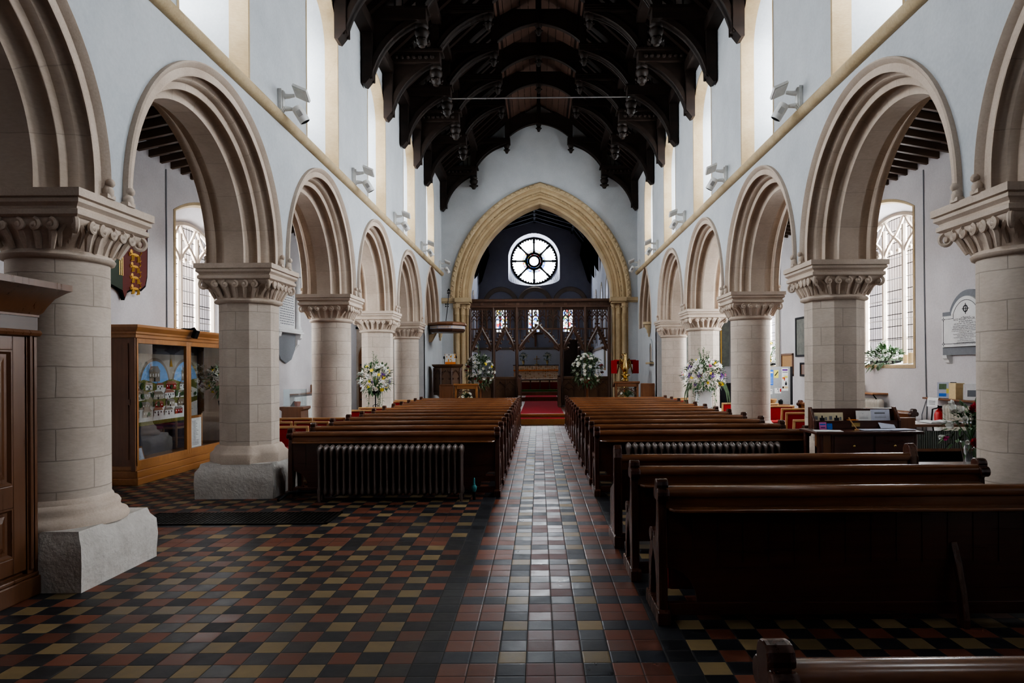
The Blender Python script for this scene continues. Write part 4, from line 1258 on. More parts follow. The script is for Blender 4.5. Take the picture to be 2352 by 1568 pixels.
# floor grating and worn mats
m = MB(); gx0, gx1, gy0, gy1 = -4.25, -2.2, 7.05, 7.62
m.box(gx0, gy0, .0, gx1, gy1, .006)
n = 46
for k in range(n):
    x = gx0+(gx1-gx0)*(k+.5)/n; m.box(x-.008, gy0+.02, .005, x+.008, gy1-.02, .013)
for k in range(14):
    y = gy0+(gy1-gy0)*(k+.5)/14; m.box(gx0+.02, y-.006, .005, gx1-.02, y+.006, .012)
m.box(gx0, gy0, 0, gx1, gy0+.03, .014); m.box(gx0, gy1-.03, 0, gx1, gy1, .014); m.box(gx0, gy0, 0, gx0+.03, gy1, .014); m.box(gx1-.03, gy0, 0, gx1, gy1, .014)
tag(m.build('floor_grating', 'grille'), 'dark cast iron heating grating set in the floor between the left pillars', 'grating')

# ================================================================== FOREGROUND CUPBOARD, LEFT
fx, ye = -3.62, 4.90
c = thing('wooden_cupboard', 'tall panelled brown wooden cupboard at the left edge with a deep cornice', 'cupboard', (fx-.4, 4.2, 0))
m = MB(); m.box(fx-.7, 2.4, .12, fx-.03, ye-.02, 2.02); m.build('carcass', 'case', c, bevel=.005)
m = MB(); m.box(fx-.74, 2.36, 0, fx+.03, ye+.015, .14); m.box(fx-.73, 2.37, .14, fx+.02, ye+.01, .17); m.build('plinth', 'case', c, bevel=.01)
ys = [2.42, 3.2, 4.0, ye-.09]
for a, b in zip(ys[:-1], ys[1:]):
    f = MB(); z0, z1, zm = .20, 1.86, .66
    st = .115
    f.box(fx-.03, a, z0, fx, a+st, z1); f.box(fx-.03, b-st, z0, fx, b, z1)
    f.box(fx-.03, a+st, z0, fx, b-st, z0+st); f.box(fx-.03, a+st, z1-st, fx, b-st, z1); f.box(fx-.03, a+st, zm, fx, b-st, zm+st+.04)
    d = f.build('door', 'case', c, bevel=.006)
    f = MB()
    for (u0, u1) in ((z0+st, zm), (zm+st+.04, z1-st)):
        A = [(a+st, u0), (b-st, u0), (b-st, u1), (a+st, u1)]
        ins = lambda q: [(a+st+q, u0+q), (b-st-q, u0+q), (b-st-q, u1-q), (a+st+q, u1-q)]
        R = []
        for q, dx in ((0, -.002), (.012, -.002), (.02, -.012), (.028, -.022), (.05, -.022), (.09, -.008)):
            R.append([(fx+dx, y, z) for y, z in ins(q)])
        f.rings(R, cap1=True)
    f.build('raised_panel', 'case', d)
m = MB(); m.box(fx-.05, ye-.02, .17, fx+.012, ye+.005, 1.87); m.box(fx-.05, ye-.085, .17, fx+.004, ye-.022, 1.87); m.tube([(fx+.006, ye-.055, .2), (fx+.006, ye-.055, 1.86)], .018, 8); m.build('corner_stile', 'case', c)
m = MB(); m.box(fx-.72, 2.38, 1.87, fx+.02, ye+.005, 1.99); m.build('frieze', 'casedark', c)
m = MB()
def around(d, z): return [(fx+d, 2.3, z), (fx+d, ye+d*.6-.01, z), (fx-.75, ye+d*.6-.01, z), (fx-.75, 2.3, z)]
m.rings([around(*q) for q in ((.0, 1.84), (.035, 1.85), (.045, 1.87), (.035, 1.89), (.0, 1.895))], cap0=True, cap1=True)
m.rings([around(*q) for q in ((.0, 1.98), (.03, 1.985), (.03, 2.0), (.05, 2.02), (.07, 2.06), (.11, 2.12), (.17, 2.165), (.20, 2.18), (.20, 2.225), (.0, 2.225))], cap0=True, cap1=True)
m.build('cornice', 'case', c, smooth=30)
m = MB(); m.ball((fx-.25, 4.35, 2.32), .17, 14, 8, (1.1, 1, .6))
o = tag(m.build('red_cushion', 'redcloth', smooth=60), 'dark red cushion lying on top of the cupboard at the left edge', 'cushion')
m = MB(); m.tube([(fx-.09, 4.42, 2.29), (fx-.075, 4.44, 2.36), (fx-.09, 4.42, 2.4)], .028, 8); m.build('dark_tassel', 'black', o, smooth=50)

# ================================================================== GLAZED DISPLAY CASE
dx, dy0, dy1 = -5.60, 9.47, 12.38
c = thing('display_case', 'golden oak glazed display case in the left aisle holding a village picture', 'display case', (dx-.3, 10.9, 0))
def caseframe(m, y0, y1):
    m.box(dx-.05, y0, .26, dx, y0+.07, 2.06); m.box(dx-.05, y1-.07, .26, dx, y1, 2.06)
    m.box(dx-.05, y0+.07, .26, dx, y1-.07, .34); m.box(dx-.05, y0+.07, 1.98, dx, y1-.07, 2.06)
m = MB(); m.box(dx-.64, dy0, .0, dx+.03, dy1, .10); m.box(dx-.62, dy0+.01, .10, dx+.015, dy1-.01, .2); m.box(dx-.60, dy0+.015, .2, dx, dy1-.015, .27); m.build('plinth', 'oak', c, bevel=.01)
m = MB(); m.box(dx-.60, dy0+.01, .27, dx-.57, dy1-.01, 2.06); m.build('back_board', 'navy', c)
m = MB(); m.box(dx-.60, dy0+.01, .27, dx, dy0+.035, 2.06)
for z0, z1 in ((.36, 1.12), (1.2, 1.98)): m.box(dx-.5, dy0-.004, z0, dx-.1, dy0+.02, z1)
m.box(dx-.06, dy0-.012, .2, dx, dy0+.02, 2.06); m.box(dx-.60, dy0-.012, .2, dx-.54, dy0+.02, 2.06); m.box(dx-.53, dy0-.008, 1.12, dx-.07, dy0+.02, 1.2)
m.build('end_panel', 'midoak', c)
m = MB(); m.box(dx-.60, dy1-.035, .27, dx, dy1-.01, 2.06); m.build('end_panel', 'midoak', c)
m = MB()
def around2(d, z): return [(dx+d, dy0-d, z), (dx+d, dy1+d, z), (dx-.62, dy1+d, z), (dx-.62, dy0-d, z)]
m.rings([around2(*q) for q in ((.0, 2.05), (.02, 2.06), (.02, 2.10), (.035, 2.115), (.035, 2.14), (.06, 2.165), (.085, 2.20), (.085, 2.235), (.0, 2.235))], cap0=True, cap1=True)
m.build('cornice', 'oak', c, smooth=30)
ym = .5*(dy0+dy1)
for a, b in ((dy0+.01, ym), (ym, dy1-.01)):
    m = MB(); caseframe(m, a, b); d = m.build('glazed_door', 'oakz', c, bevel=.006)
    m = MB(); m.poly([(dx-.025, a+.06, .33), (dx-.025, b-.06, .33), (dx-.025, b-.06, 1.99), (dx-.025, a+.06, 1.99)]); m.build('door_glass', 'glass', d)
# the village picture: embroidered hanging with arched skies, hills and houses
m = MB(); X = dx-.54
mats = ['tapestry', 'sky', 'hill', 'brick', 'roofgrey', 'white', 'stone_dark', 'grass', 'ink', 'redcloth', 'gold']
def rect(y0, z0, y1, z1, mi, d=0): m.cur = mi; m.poly([(X+d, y0, z0), (X+d, y1, z0), (X+d, y1, z1), (X+d, y0, z1)])
m.cur = 0; m.box(X-.02, dy0+.12, .78, X-.004, dy1-.12, 1.86)
for yc in (9.98, 10.92, 11.86):
    m.cur = 6; O = arc_outline(yc, .44, 1.2, 1.36, 1.80); m.poly([(X-.002, s, z) for s, z in O])
    m.cur = 1; O = arc_outline(yc, .40, 1.2, 1.36, 1.75); m.poly([(X, s, z) for s, z in O])
rg = random.Random(3)
for band in range(5):
    z = 1.42-.13*band
    m.cur = 2 if band % 2 == 0 else 5
    pts = [(dy0+.13, z-.16)]+[(dy0+.13+(dy1-dy0-.26)*k/16, z+.035*math.sin(k*1.3+band*2)) for k in range(17)]+[(dy1-.13, z-.16)]
    m.poly([(X+.002+.001*band, s, q) for s, q in pts])
rect(dy0+.13, .80, dy1-.13, .92, 5, .007)
def house(y, z, w, h, wall, roof, d):
    rect(y, z, y+w, z+h, wall, d)
    m.cur = roof; m.poly([(X+d+.001, y-.02, z+h), (X+d+.001, y+w+.02, z+h), (X+d+.001, y+w*.8, z+h*1.55), (X+d+.001, y+w*.2, z+h*1.55)])
    for k in range(max(2, int(w/.07))):
        rect(y+w*(k+.25)/max(2, int(w/.07)), z+h*.5, y+w*(k+.6)/max(2, int(w/.07)), z+h*.8, 8 if wall in (5, 3) else 5, d+.002)
    rect(y+w*.42, z, y+w*.56, z+h*.42, 8, d+.002)
    rect(y+w*.1, z+h*1.3, y+w*.16, z+h*1.8, 3, d+.002)
house(9.86, 1.42, .32, .20, 3, 4, .004); house(10.75, 1.42, .30, .16, 6, 4, .004); house(11.72, 1.42, .26, .15, 6, 4, .004)
for row, zz in enumerate((1.27, 1.13, .99, .86)):
    y = dy0+.2+rg.random()*.15
    while y < dy1-.45:
        w = .16+rg.random()*.2; house(y, zz+rg.random()*.02, w, .07+rg.random()*.02, rg.choice([5, 3, 5, 9, 0, 6]), rg.choice([4, 3, 6]), .009+.004*row); y += w+.03+rg.random()*.12
for k in range(16):
    y = dy0+.2+rg.random()*(dy1-dy0-.4); z = rg.choice([1.3, 1.16, 1.02, .88]); h = .06+rg.random()*.06
    m.cur = 7; m.poly([(X+.024, y+.045*math.cos(2*PI*q/8), z+h*.5+h*.5*math.sin(2*PI*q/8)) for q in range(8)])
m.cur = 7
for q in range(6): m.poly([(X+.03, 9.68-.09*(1-q*.14), 1.36+q*.06), (X+.03, 9.68+.09*(1-q*.14), 1.36+q*.06), (X+.03, 9.68, 1.47+q*.06)])
m.cur = 10; m.poly([(X+.004, 11.34, 1.66), (X+.004, 11.44, 1.66), (X+.004, 11.39, 1.80)])
tag(m.build('village_picture', mats), 'embroidered picture of village houses and blue skies hung inside the glass case', 'picture')
# framed list and framed card standing in the case
r = thing('framed_list', 'oak framed typed list standing in the right half of the glass case', 'frame', (dx-.2, 11.45, .27))
m = MB(); u0, u1 = 11.28, 11.72
for a, b, q, w in ((u0, u1, .27, .31), (u0, u1, .80, .84)): m.box(dx-.2, a, q, dx-.18, b, w)
m.box(dx-.2, u0, .27, dx-.18, u0+.035, .86); m.box(dx-.2, u1-.035, .27, dx-.18, u1, .86); m.build('frame', 'oakz', r)
m = MB(); m.box(dx-.195, u0+.03, .30, dx-.187, u1-.03, .81); p = m.build('sheet', 'paper', r)
m = MB()
for k in range(18): m.box(dx-.187, u0+.10, .35+k*.023, dx-.1855, u0+.10+.12+.1*rg.random(), .357+k*.023)
m.build('typed_lines', 'grey', p)
r = thing('framed_card', 'small framed card leaning inside the left glass door of the case', 'frame', (dx-.12, 9.75, .27))
m = MB(); M4 = Matrix.Translation((dx-.12, 9.76, .27)) @ Matrix.Rotation(math.radians(-14), 4, 'Y')
f = MB(); f.box(-.01, -.15, 0, .008, .15, .24); m.add(f, M4); m.build('frame', 'midoak', r)
m = MB(); f = MB(); f.box(.008, -.125, .025, .0095, .125, .215); m.add(f, M4); p = m.build('card', 'paperblue', r)
m = MB(); f = MB()
for k in range(6): f.box(.0096, -.07, .07+k*.02, .0102, .06, .075+k*.02)
m.add(f, M4); m.build('typed_lines', 'grey', p)
r = thing('clip_lamp', 'small black clip lamp on top of the glass case', 'lamp', (dx+.05, 10.85, 2.235))
m = MB(); m.box(dx-.05, 10.78, 2.235, dx+.10, 10.90, 2.26); m.tube([(dx+.08, 10.84, 2.25), (dx+.13, 10.84, 2.27), (dx+.16, 10.86, 2.20)], .016, 6); m.build('arm', 'black', r)
m = MB(); f = MB(); f.box(-.03, -.06, -.13, .03, .06, 0); m.add(f, Matrix.Translation((dx+.16, 10.86, 2.23)) @ Matrix.Rotation(.35, 4, 'Y')); m.build('lamp_head', 'black', r, bevel=.01)

# ================================================================== LEFT AISLE WALL: shield, tablet, shelf
X = AISLE[-1]
S = thing('heraldic_shield', 'dark red heraldic shield with gold lions hung high on the left aisle wall', 'shield', (X, 10.35, 3.3))
yc, zc = 10.27, 3.40
def shield(w, h):
    P = []
    P += [(yc-w, zc+h), (yc-w*.5, zc+h*.96), (yc, zc+h*1.04), (yc+w*.5, zc+h*.96), (yc+w, zc+h)]
    P += [(yc+w, zc+h*.2), (yc+w*.98, zc-h*.45), (yc+w*.9, zc-h*.68), (yc+w*.7, zc-h*.80), (yc+w*.3, zc-h*.82), (yc+w*.1, zc-h*.9), (yc, zc-h*1.06)]
    P += [(2*yc-y, z) for y, z in P[-2:4:-1]]
    return P
m = MB(); m.prism(shield(.62, .70), 'x', X+.02, X+.07); m.build('border', 'black', S)
m = MB(); m.prism(shield(.59, .665), 'x', X+.06, X+.078); f = m.build('field', 'darkred', S)
m = MB(); m.cur = 0
Xs = X+.082
m.prism([(yc-.52, zc-.50), (yc-.06, zc-.60), (yc-.06, zc-.05), (yc-.52, zc-.02)], 'x', Xs-.006, Xs); m.build('green_quarter', 'darkgreen', f)
def lion(m, y, z, s):
    m.cur = 0
    m.ball((Xs, y, z), .05*s, 8, 5, (.12, 1.9, .55)); m.ball((Xs, y-.10*s, z+.04*s), .035*s, 8, 5, (.15, 1, 1.0))
    for q, a in ((-.09, -.10), (-.05, -.09), (.06, -.10), (.10, -.09)): m.tube([(Xs, y+q*s, z-.01), (Xs, y+q*s*1.1, z+a*s), (Xs, y+q*s*1.1-.03*s, z+a*s)], .014*s, 5)
    m.tube([(Xs, y-.10*s, z), (Xs, y-.16*s, z-.03*s), (Xs, y-.17*s, z+.02*s)], .012*s, 5)
    m.tube([(Xs, y+.11*s, z+.01), (Xs, y+.16*s, z+.05*s), (Xs, y+.12*s, z+.10*s), (Xs, y+.17*s, z+.13*s)], .011*s, 5)
m = MB()
for k in range(3): lion(m, yc+.27, zc+.42-.22*k-.0, 1.0)
for k in range(3): lion(m, yc+.27, zc-.20-.17*k, .85)
for k in range(3): lion(m, yc-.27, zc+.45-.2*k, .9)
for y0 in (yc-.14, yc-.10, yc-.06): m.tube([(Xs, y0, zc-.38), (Xs, y0, zc+.02)], .008, 5)
m.build('gold_lions', 'gold', f, smooth=50)
m = MB(); m.box(Xs-.006, yc+.06, zc+.22, Xs, yc+.46, zc+.28); m.build('gold_bar', 'gold', f)

r = thing('memorial_tablet', 'white memorial tablet with side columns and grey apron on the left aisle wall', 'tablet', (X, 17.0, 3))
ta, tb = 16.05, 17.75
m = MB(); m.box(X, ta+.25, 2.62, X+.05, tb-.25, 3.95); m.build('inscription_slab', 'marble', r)
m = MB()
for k in range(20):
    z = 3.86-k*.06; y = ta+.32
    while y < tb-.34:
        w = .04+.09*rg.random(); m.box(X+.05, y, z, X+.0515, min(y+w, tb-.3), z+.022); y += w+.03
m.build('inscription', 'grey', r)
for y in (ta+.15, tb-.15):
    m = MB(); m.lathe([(.09, 2.62), (.09, 2.68), (.065, 2.72), (.06, 3.8), (.085, 3.86), (.09, 3.95)], (X+.09, y, 0), 12); m.build('side_column', 'marble', r, smooth=40)
m = MB(); m.box(X, ta, 2.50, X+.20, tb, 2.56); m.box(X, ta+.03, 2.56, X+.17, tb-.03, 2.62); m.build('ledge', 'marble', r, bevel=.01)
m = MB(); m.box(X, ta, 3.95, X+.22, tb, 4.10); m.build('cornice', 'marble', r, bevel=.01)
m = MB(); m.prism([(ta+.2, 2.50), (tb-.2, 2.50), (tb-.25, 2.1), (tb-.5, 1.85), (16.9, 1.75), (ta+.5, 1.85), (ta+.25, 2.1)], 'x', X, X+.05); m.build('apron', 'grey', r, bevel=.008)
for y in (ta+.13, tb-.13):
    m = MB(); m.prism([(X, 2.5), (X+.19, 2.5), (X+.17, 2.4), (X+.11, 2.36), (X+.10, 2.24), (X+.03, 2.15), (X, 2.1)], 'y', y-.08, y+.08); m.build('bracket', 'marble', r, bevel=.01)
m = MB(); m.box(X, 17.2, .955, X+.24, 19.0, .985); o = tag(m.build('wall_shelf', 'midoak', bevel=.005), 'narrow wooden shelf on the left aisle wall below the tablet', 'shelf')
for k, (y, h, lab) in enumerate(((18.45, .2, 'dark slim candle on the left aisle shelf'), (18.7, .2, 'pale thick candle on the left aisle shelf'))):
    m = MB(); m.lathe([(.02 if k == 0 else .045, 0), (.02 if k == 0 else .045, h), (.006, h+.002), (.004, h+.02)], (X+.14, y, .985), 12); tag(m.build('candle', 'midoak' if k == 0 else 'candle', smooth=40), lab, 'candle')
m = MB(); m.box(X, 17.25, 0, X+.12, 19.1, .90)
for k in range(14): m.box(X+.12, 17.3+k*.13, .06, X+.128, 17.3+k*.13+.10, .86)
tag(m.build('panel_heater', 'white'), 'white boxed panel heater on the left aisle wall under the shelf', 'heater')
r = thing('glass_box', 'glass box with a small terracotta pot on the dark left aisle pedestal', 'box', (-5.6, 15.8, .84))
bx, by = -5.72, 16.0
m = MB(); w = .20
for (p, q) in (((-w, -w), (w, -w)), ((w, -w), (w, w)), ((w, w), (-w, w)), ((-w, w), (-w, -w))): m.poly([(bx+p[0], by+p[1], .74), (bx+q[0], by+q[1], .74), (bx+q[0], by+q[1], 1.14), (bx+p[0], by+p[1], 1.14)])
m.poly([(bx-w, by-w, 1.14), (bx+w, by-w, 1.14), (bx+w, by+w, 1.14), (bx-w, by+w, 1.14)]); m.build('glass_pane', 'clearglass', r)
m = MB(); m.lathe([(.06, 0), (.08, .1), (.07, .11)], (bx+.06, by-.02, .74), 10); m.build('pot', 'terracotta', r)
m = MB(); m.prism([(bx-.10, .74), (bx, .74), (bx-.02, .86)], 'y', by-.05, by+.05); m.build('folded_card', 'ink', r)
m = MB(); m.prism([(bx-.25, 0), (bx+.25, 0), (bx+.22, .64), (bx+.28, .68), (bx+.28, .74), (bx-.28, .74), (bx-.28, .68), (bx-.22, .64)], 'y', by-.26, by+.26)
tag(m.build('pedestal', 'midoak', bevel=.008), 'dark wooden pedestal below the glass box in the left aisle', 'pedestal')
# ================================================================== CHAIRS
def make_chair():
    """beech chair seen from behind, back on y=0, facing +y"""
    r = thing('aisle_chair', '', 'chair', (0, 0, 0), 'beech chairs with red backs in the aisles')
    w = .25
    for s in (-1, 1):
        m = MB(); m.prism([(-.02, 0), (.015, 0), (.03, .44), (.0, .80), (-.03, .80), (-.005, .44)], 'x', s*w-.018, s*w+.018); m.build('back_leg', 'chairwood', r, bevel=.004)
        m = MB(); m.box(s*w-.018, .40, 0, s*w+.018, .435, .43); m.build('front_leg', 'chairwood', r, bevel=.004)
    m = MB(); m.box(-w-.018, -.035, .775, w+.018, .005, .81); m.build('top_rail', 'chairwood', r, bevel=.008)
    m = MB(); m.box(-w+.018, -.022, .52, w-.018, .012, .775); m.build('backrest', 'redcloth', r, bevel=.012)
    m = MB(); m.box(-w+.0, .01, .425, w-.0, .44, .48); m.build('seat', 'redcloth', r, bevel=.02)
    m = MB(); m.box(-w+.018, .02, .38, w-.018, .42, .42); m.build('seat_frame', 'chairwood', r)
    for yy in (.01, .41):
        m = MB(); m.box(-w, yy-.008, .15, w, yy+.012, .18); m.build('stretcher', 'chairwood', r)
    return r
ch = make_chair(); fst = True
spots = [(-3.50, 9.58, 0, 'red backed chair in the left aisle, nearest one, beside the octagonal pillar'),
         (-3.47, 10.42, 0, 'red backed chair in the left aisle, second row, right one next to the pews'),
         (-4.03, 10.42, 0, 'red backed chair in the left aisle, second row, left one half behind the octagonal pillar'),
         (-3.44, 11.20, 0, 'red backed chair in the left aisle, third row, right one before the round pillar'),
         (-3.99, 11.20, 0, 'red backed chair in the left aisle, third row, left one before the round pillar'),
         (-3.44, 13.30, 0, 'red backed chair in the left aisle behind the second round pillar, nearer of two'),
         (-3.47, 14.15, 0, 'red backed chair in the left aisle under the white and yellow flowers'),
         (-3.46, 16.75, 0, 'red backed chair in the left aisle beyond the pinkish octagonal pillar, nearer one'),
         (-3.43, 17.50, 0, 'red backed chair in the left aisle beyond the pinkish octagonal pillar, farther one'),
         (4.92, 13.9, 0, 'red backed chair in the right aisle, in front of the notice board'),
         (4.85, 12.95, 0, 'red backed chair in the right aisle, second nearest to the notice board'),
         (4.52, 11.8, 0, 'red backed chair in the right aisle, third from the notice board'),
         (4.05, 10.2, 0, 'red backed chair in the right aisle, nearest one, beside the right octagonal pillar'),
         (4.52, 10.95, 0, 'red backed chair in the right aisle, half hidden, second from the octagonal pillar'),
         (4.90, 14.75, 0, 'red backed chair in the right aisle at the small table'),
         (3.70, 16.9, 0, 'red backed chair beside the sunlit octagonal pillar on the right, nearer one'),
         (3.66, 17.75, 0, 'red backed chair left of the sunlit octagonal pillar on the right, farther one'),
         (4.30, 15.1, .0, 'red backed chair right of the sunlit octagonal pillar behind the flowers')]
for x, y, rz, lab in spots:
    if fst: ch.location = (x, y, 0); ch['label'] = lab; fst = False
    else: dup(ch, (x, y, 0), lab, rz)

# ================================================================== FLOWERS
def petal_ring(m, n, r0, r1, lift, wid, z=0, mi=0, rot=0):
    m.cur = mi
    for k in range(n):
        a = 2*PI*k/n+rot; c, s = math.cos(a), math.sin(a); w = wid
        P = lambda r, t, h: (c*r-s*t, s*r+c*t, h)
        m.poly([P(r0, -w*.3, z), P((r0+r1)*.55, -w, z+lift*.6), P(r1, -w*.35, z+lift), P(r1, w*.35, z+lift), P((r0+r1)*.55, w, z+lift*.6), P(r0, w*.3, z)])
def bloom_mesh(kind):
    m = MB()
    if kind == 'mum':
        for q in range(5): petal_ring(m, 9, .0, .052-.009*q, .010+.010*q, .014, .008*q, 0, q*.35)
        for q in range(2): petal_ring(m, 9, .0, .045, -.02-.012*q, .014, 0, 0, q*.3)
    elif kind == 'daffodil':
        petal_ring(m, 6, .008, .055, .008, .02, 0, 0)
        m.cur = 1; m.lathe([(.012, 0), (.016, .02), (.022, .035), (.012, .034)], n=8)
    elif kind == 'lily':
        petal_ring(m, 6, .006, .07, .055, .018, 0, 0); petal_ring(m, 6, .006, .05, .07, .016, 0, 0, .5)
        m.cur = 1; m.tube([(0, 0, 0), (0, 0, .06)], .005, 5)
    elif kind == 'spray':
        for k in range(9):
            a = 2.4*k; r = .012*math.sqrt(k)+.004; z = .012*math.cos(k)
            sub = MB(); petal_ring(sub, 5, .002, .02, .006, .009); m.add(sub, Matrix.Translation((r*1.5*math.cos(a), r*1.5*math.sin(a), z)) @ Matrix.Rotation(.4*math.sin(a), 4, 'X'))
    elif kind == 'tulip':
        petal_ring(m, 3, .004, .028, .085, .022); petal_ring(m, 3, .004, .03, .08, .022, 0, 0, PI/3)
    return m
BL = {}
def bloom(kind, mats):
    key = (kind,)+tuple(mats)
    if key not in BL: BL[key] = bloom_mesh(kind).mesh('bloom', [MAT[k] for k in mats])
    return BL[key]
def leaf(m, p, d, L, w, droop=.2):
    d = Vector(d).normalized(); s = d.cross(Vector((0, 0, 1)))
    if s.length < .05: s = Vector((1, 0, 0))
    s.normalize(); p = Vector(p)
    q1 = p+d*L*.45; q2 = p+d*L+Vector((0, 0, -droop*L))
    m.poly([p, q1+s*w, q2, q1-s*w])
def arrangement(root, c, rx, rz, blooms, n_leaf=420, up=1.0, rg=None, trail=0, leafsize=.09, tall=0, squash=1, bs=1.0):
    """foliage mass as one part; each countable flower a part of its own"""
    rg = rg or rnd
    m = MB()
    for k in range(n_leaf):
        while True:
            v = Vector((rg.uniform(-1, 1), rg.uniform(-1, 1), rg.uniform(-1, 1)))
            if .05 < v.length < 1: break
        u = v.normalized(); q = v.length**.5
        p = Vector((c[0]+u.x*rx*q, c[1]+u.y*rx*q*squash, c[2]+u.z*rz*q))
        dv = Vector((u.x+rg.uniform(-.5, .5), u.y+rg.uniform(-.5, .5), u.z+rg.uniform(-.3, .6)))
        m.cur = rg.randrange(2)
        leaf(m, p, dv, leafsize*rg.uniform(.6, 1.5), leafsize*rg.uniform(.12, .3), rg.uniform(0, .5))
    for k in range(16):
        a = rg.uniform(0, 2*PI); e = rg.uniform(.0, 1.0)
        tip = Vector((c[0]+rx*math.cos(a)*1.12*math.cos(e), c[1]+rx*squash*math.sin(a)*math.cos(e), c[2]+rz*1.12*math.sin(e)))
        m.cur = 0; m.tube([Vector(c)-Vector((0, 0, rz*.6)), (Vector(c)+tip)/2+Vector((0, 0, .05)), tip], [.006, .005, .003], 4)
        for q in range(7):
            b = Vector(c).lerp(tip, .5+.5*q/6); leaf(m, b, (rg.uniform(-1, 1), rg.uniform(-1, 1), rg.uniform(-.2, .8)), leafsize*.8, leafsize*.2)
    for k in range(tall):
        tip = Vector((c[0]+rg.uniform(-.35, .3)*rx, c[1]+rg.uniform(-.2, .2)*rx, c[2]+rz*rg.uniform(1.25, 1.75)))
        m.cur = 1; m.tube([Vector(c), (Vector(c)+tip)/2, tip], [.006, .005, .003], 4)
        for q in range(26):
            b = Vector(c).lerp(tip, .55+.45*q/25); leaf(m, b, (rg.uniform(-1, 1), rg.uniform(-1, 1), rg.uniform(.0, .8)), .05, .012)
    for k in range(trail):
        a = rg.uniform(0, 2*PI); x = c[0]+rx*.5*math.cos(a); y = c[1]+rx*.4*math.sin(a)-.05; z = c[2]-rz*.4
        L = rg.uniform(.4, .75)
        m.cur = 0; m.tube([(x, y, z), (x+.03, y, z-L/2), (x, y, z-L)], .004, 4)
        for q in range(14): m.cur = rg.randrange(2); leaf(m, (x+.02*math.sin(q), y, z-L*q/13), (rg.uniform(-1, 1), rg.uniform(-1, .2), rg.uniform(-.5, .3)), .06, .02, .4)
    m.build('foliage', ['grass', 'leaf2'], root)
    L0 = root.location
    for kind, mats, n, nm in blooms:
        for k in range(n):
            a = rg.uniform(0, 2*PI); z = rg.uniform(-.75, .95)
            u = Vector((math.cos(a)*math.sqrt(1-z*z), -abs(math.sin(a))*math.sqrt(1-z*z) if rg.random() < .75 else abs(math.sin(a))*math.sqrt(1-z*z), z))
            p = Vector((c[0]+u.x*rx*1.0, c[1]+u.y*rx*squash, c[2]+u.z*rz))
            o = bpy.data.objects.new(nm, bloom(kind, mats)); COL.objects.link(o); o.parent = root
            o.location = p-L0
            o.rotation_euler = (u+Vector((0, -.25, .12))).to_track_quat('Z', 'Y').to_euler(); s = bs*rg.uniform(.55, 1.0); o.scale = (s, s, s)
    return root
# white and yellow stand by the left octagonal pillar
r = thing('flower_stand', 'white and yellow flower arrangement on a black iron stand before the pinkish left pillar', 'flowers', (-3.62, 15.1, 0))
m = MB(); m.tube([(-3.62, 15.1, 0), (-3.62, 15.1, 1.1)], .014, 8); m.lathe([(.16, 0), (.15, .02), (.02, .04)], (-3.62, 15.1, 0), 12)
for s in (-1, 1): m.tube([(-3.62+s*.06*math.sin(PI*k/8)*1.0, 15.1, .74+.01*k) for k in range(9)], .008, 5)
m.lathe([(.03, 1.02), (.12, 1.06), (.13, 1.12)], (-3.62, 15.1, 0), 12); m.build('iron_stand', 'iron', r, smooth=50)
arrangement(r, (-3.62, 15.06, 1.40), .36, .34, [('mum', ['petalwhite'], 15, 'white_bloom'), ('daffodil', ['petalyellow', 'petalyellow'], 13, 'yellow_bloom'), ('spray', ['petalwhite'], 14, 'white_spray'), ('spray', ['petalpurple'], 5, 'purple_spray')], 380, rg=random.Random(1), trail=4, tall=2)
# by the glass case
r = thing('flower_stand', 'yellow and white flowers beside the glass case, half hidden by the octagonal pillar', 'flowers', (-4.95, 10.75, 0))
m = MB(); m.tube([(-4.95, 10.75, 0), (-4.95, 10.75, 1.1)], .014, 8); m.lathe([(.14, 0), (.13, .02), (.02, .04)], (-4.95, 10.75, 0), 12); m.lathe([(.02, 1.0), (.09, 1.05), (.10, 1.12)], (-4.95, 10.75, 0), 12); m.build('iron_stand', 'iron', r, smooth=50)
arrangement(r, (-4.93, 10.75, 1.44), .24, .26, [('daffodil', ['petalyellow', 'petalyellow'], 14, 'yellow_bloom'), ('mum', ['petalwhite'], 7, 'white_bloom'), ('spray', ['petalwhite'], 10, 'white_spray')], 200, rg=random.Random(2))
# pedestal groups in front of the screen
for (x, lab, sd, bl) in ((-1.86, 'white and green pedestal flowers in front of the screen, left of its doorway', 3, [('spray', ['petalwhite'], 42, 'white_spray'), ('lily', ['petalwhite', 'petalyellow'], 20, 'white_lily'), ('mum', ['petalred'], 5, 'red_bloom'), ('daffodil', ['petalyellow', 'petalyellow'], 4, 'yellow_bloom')]),
                         (1.52, 'white lily pedestal flowers in front of the screen, right of its doorway', 4, [('lily', ['petalwhite', 'petalyellow'], 46, 'white_lily'), ('mum', ['petalred'], 6, 'red_bloom'), ('spray', ['petalwhite'], 12, 'white_spray')])):
    y = 21.5
    r = thing('pedestal_flowers', lab, 'flowers', (x, y, .26))
    m = MB(); m.lathe([(.16, .26), (.16, .30), (.06, .34), (.045, .40), (.045, .98), (.07, 1.02), (.13, 1.06), (.13, 1.10)], (x, y, 0), 12); m.build('pedestal', 'midoak', r, smooth=40)
    m = MB(); m.lathe([(.06, 1.10), (.12, 1.16), (.13, 1.22), (.11, 1.24)], (x, y, 0), 12); m.build('bowl', 'terracotta', r, smooth=40)
    arrangement(r, (x, y-.03, 1.52), .43 if x < 0 else .46, .53 if x < 0 else .50, bl, 820, rg=random.Random(sd), leafsize=.10, tall=3 if x < 0 else 1)
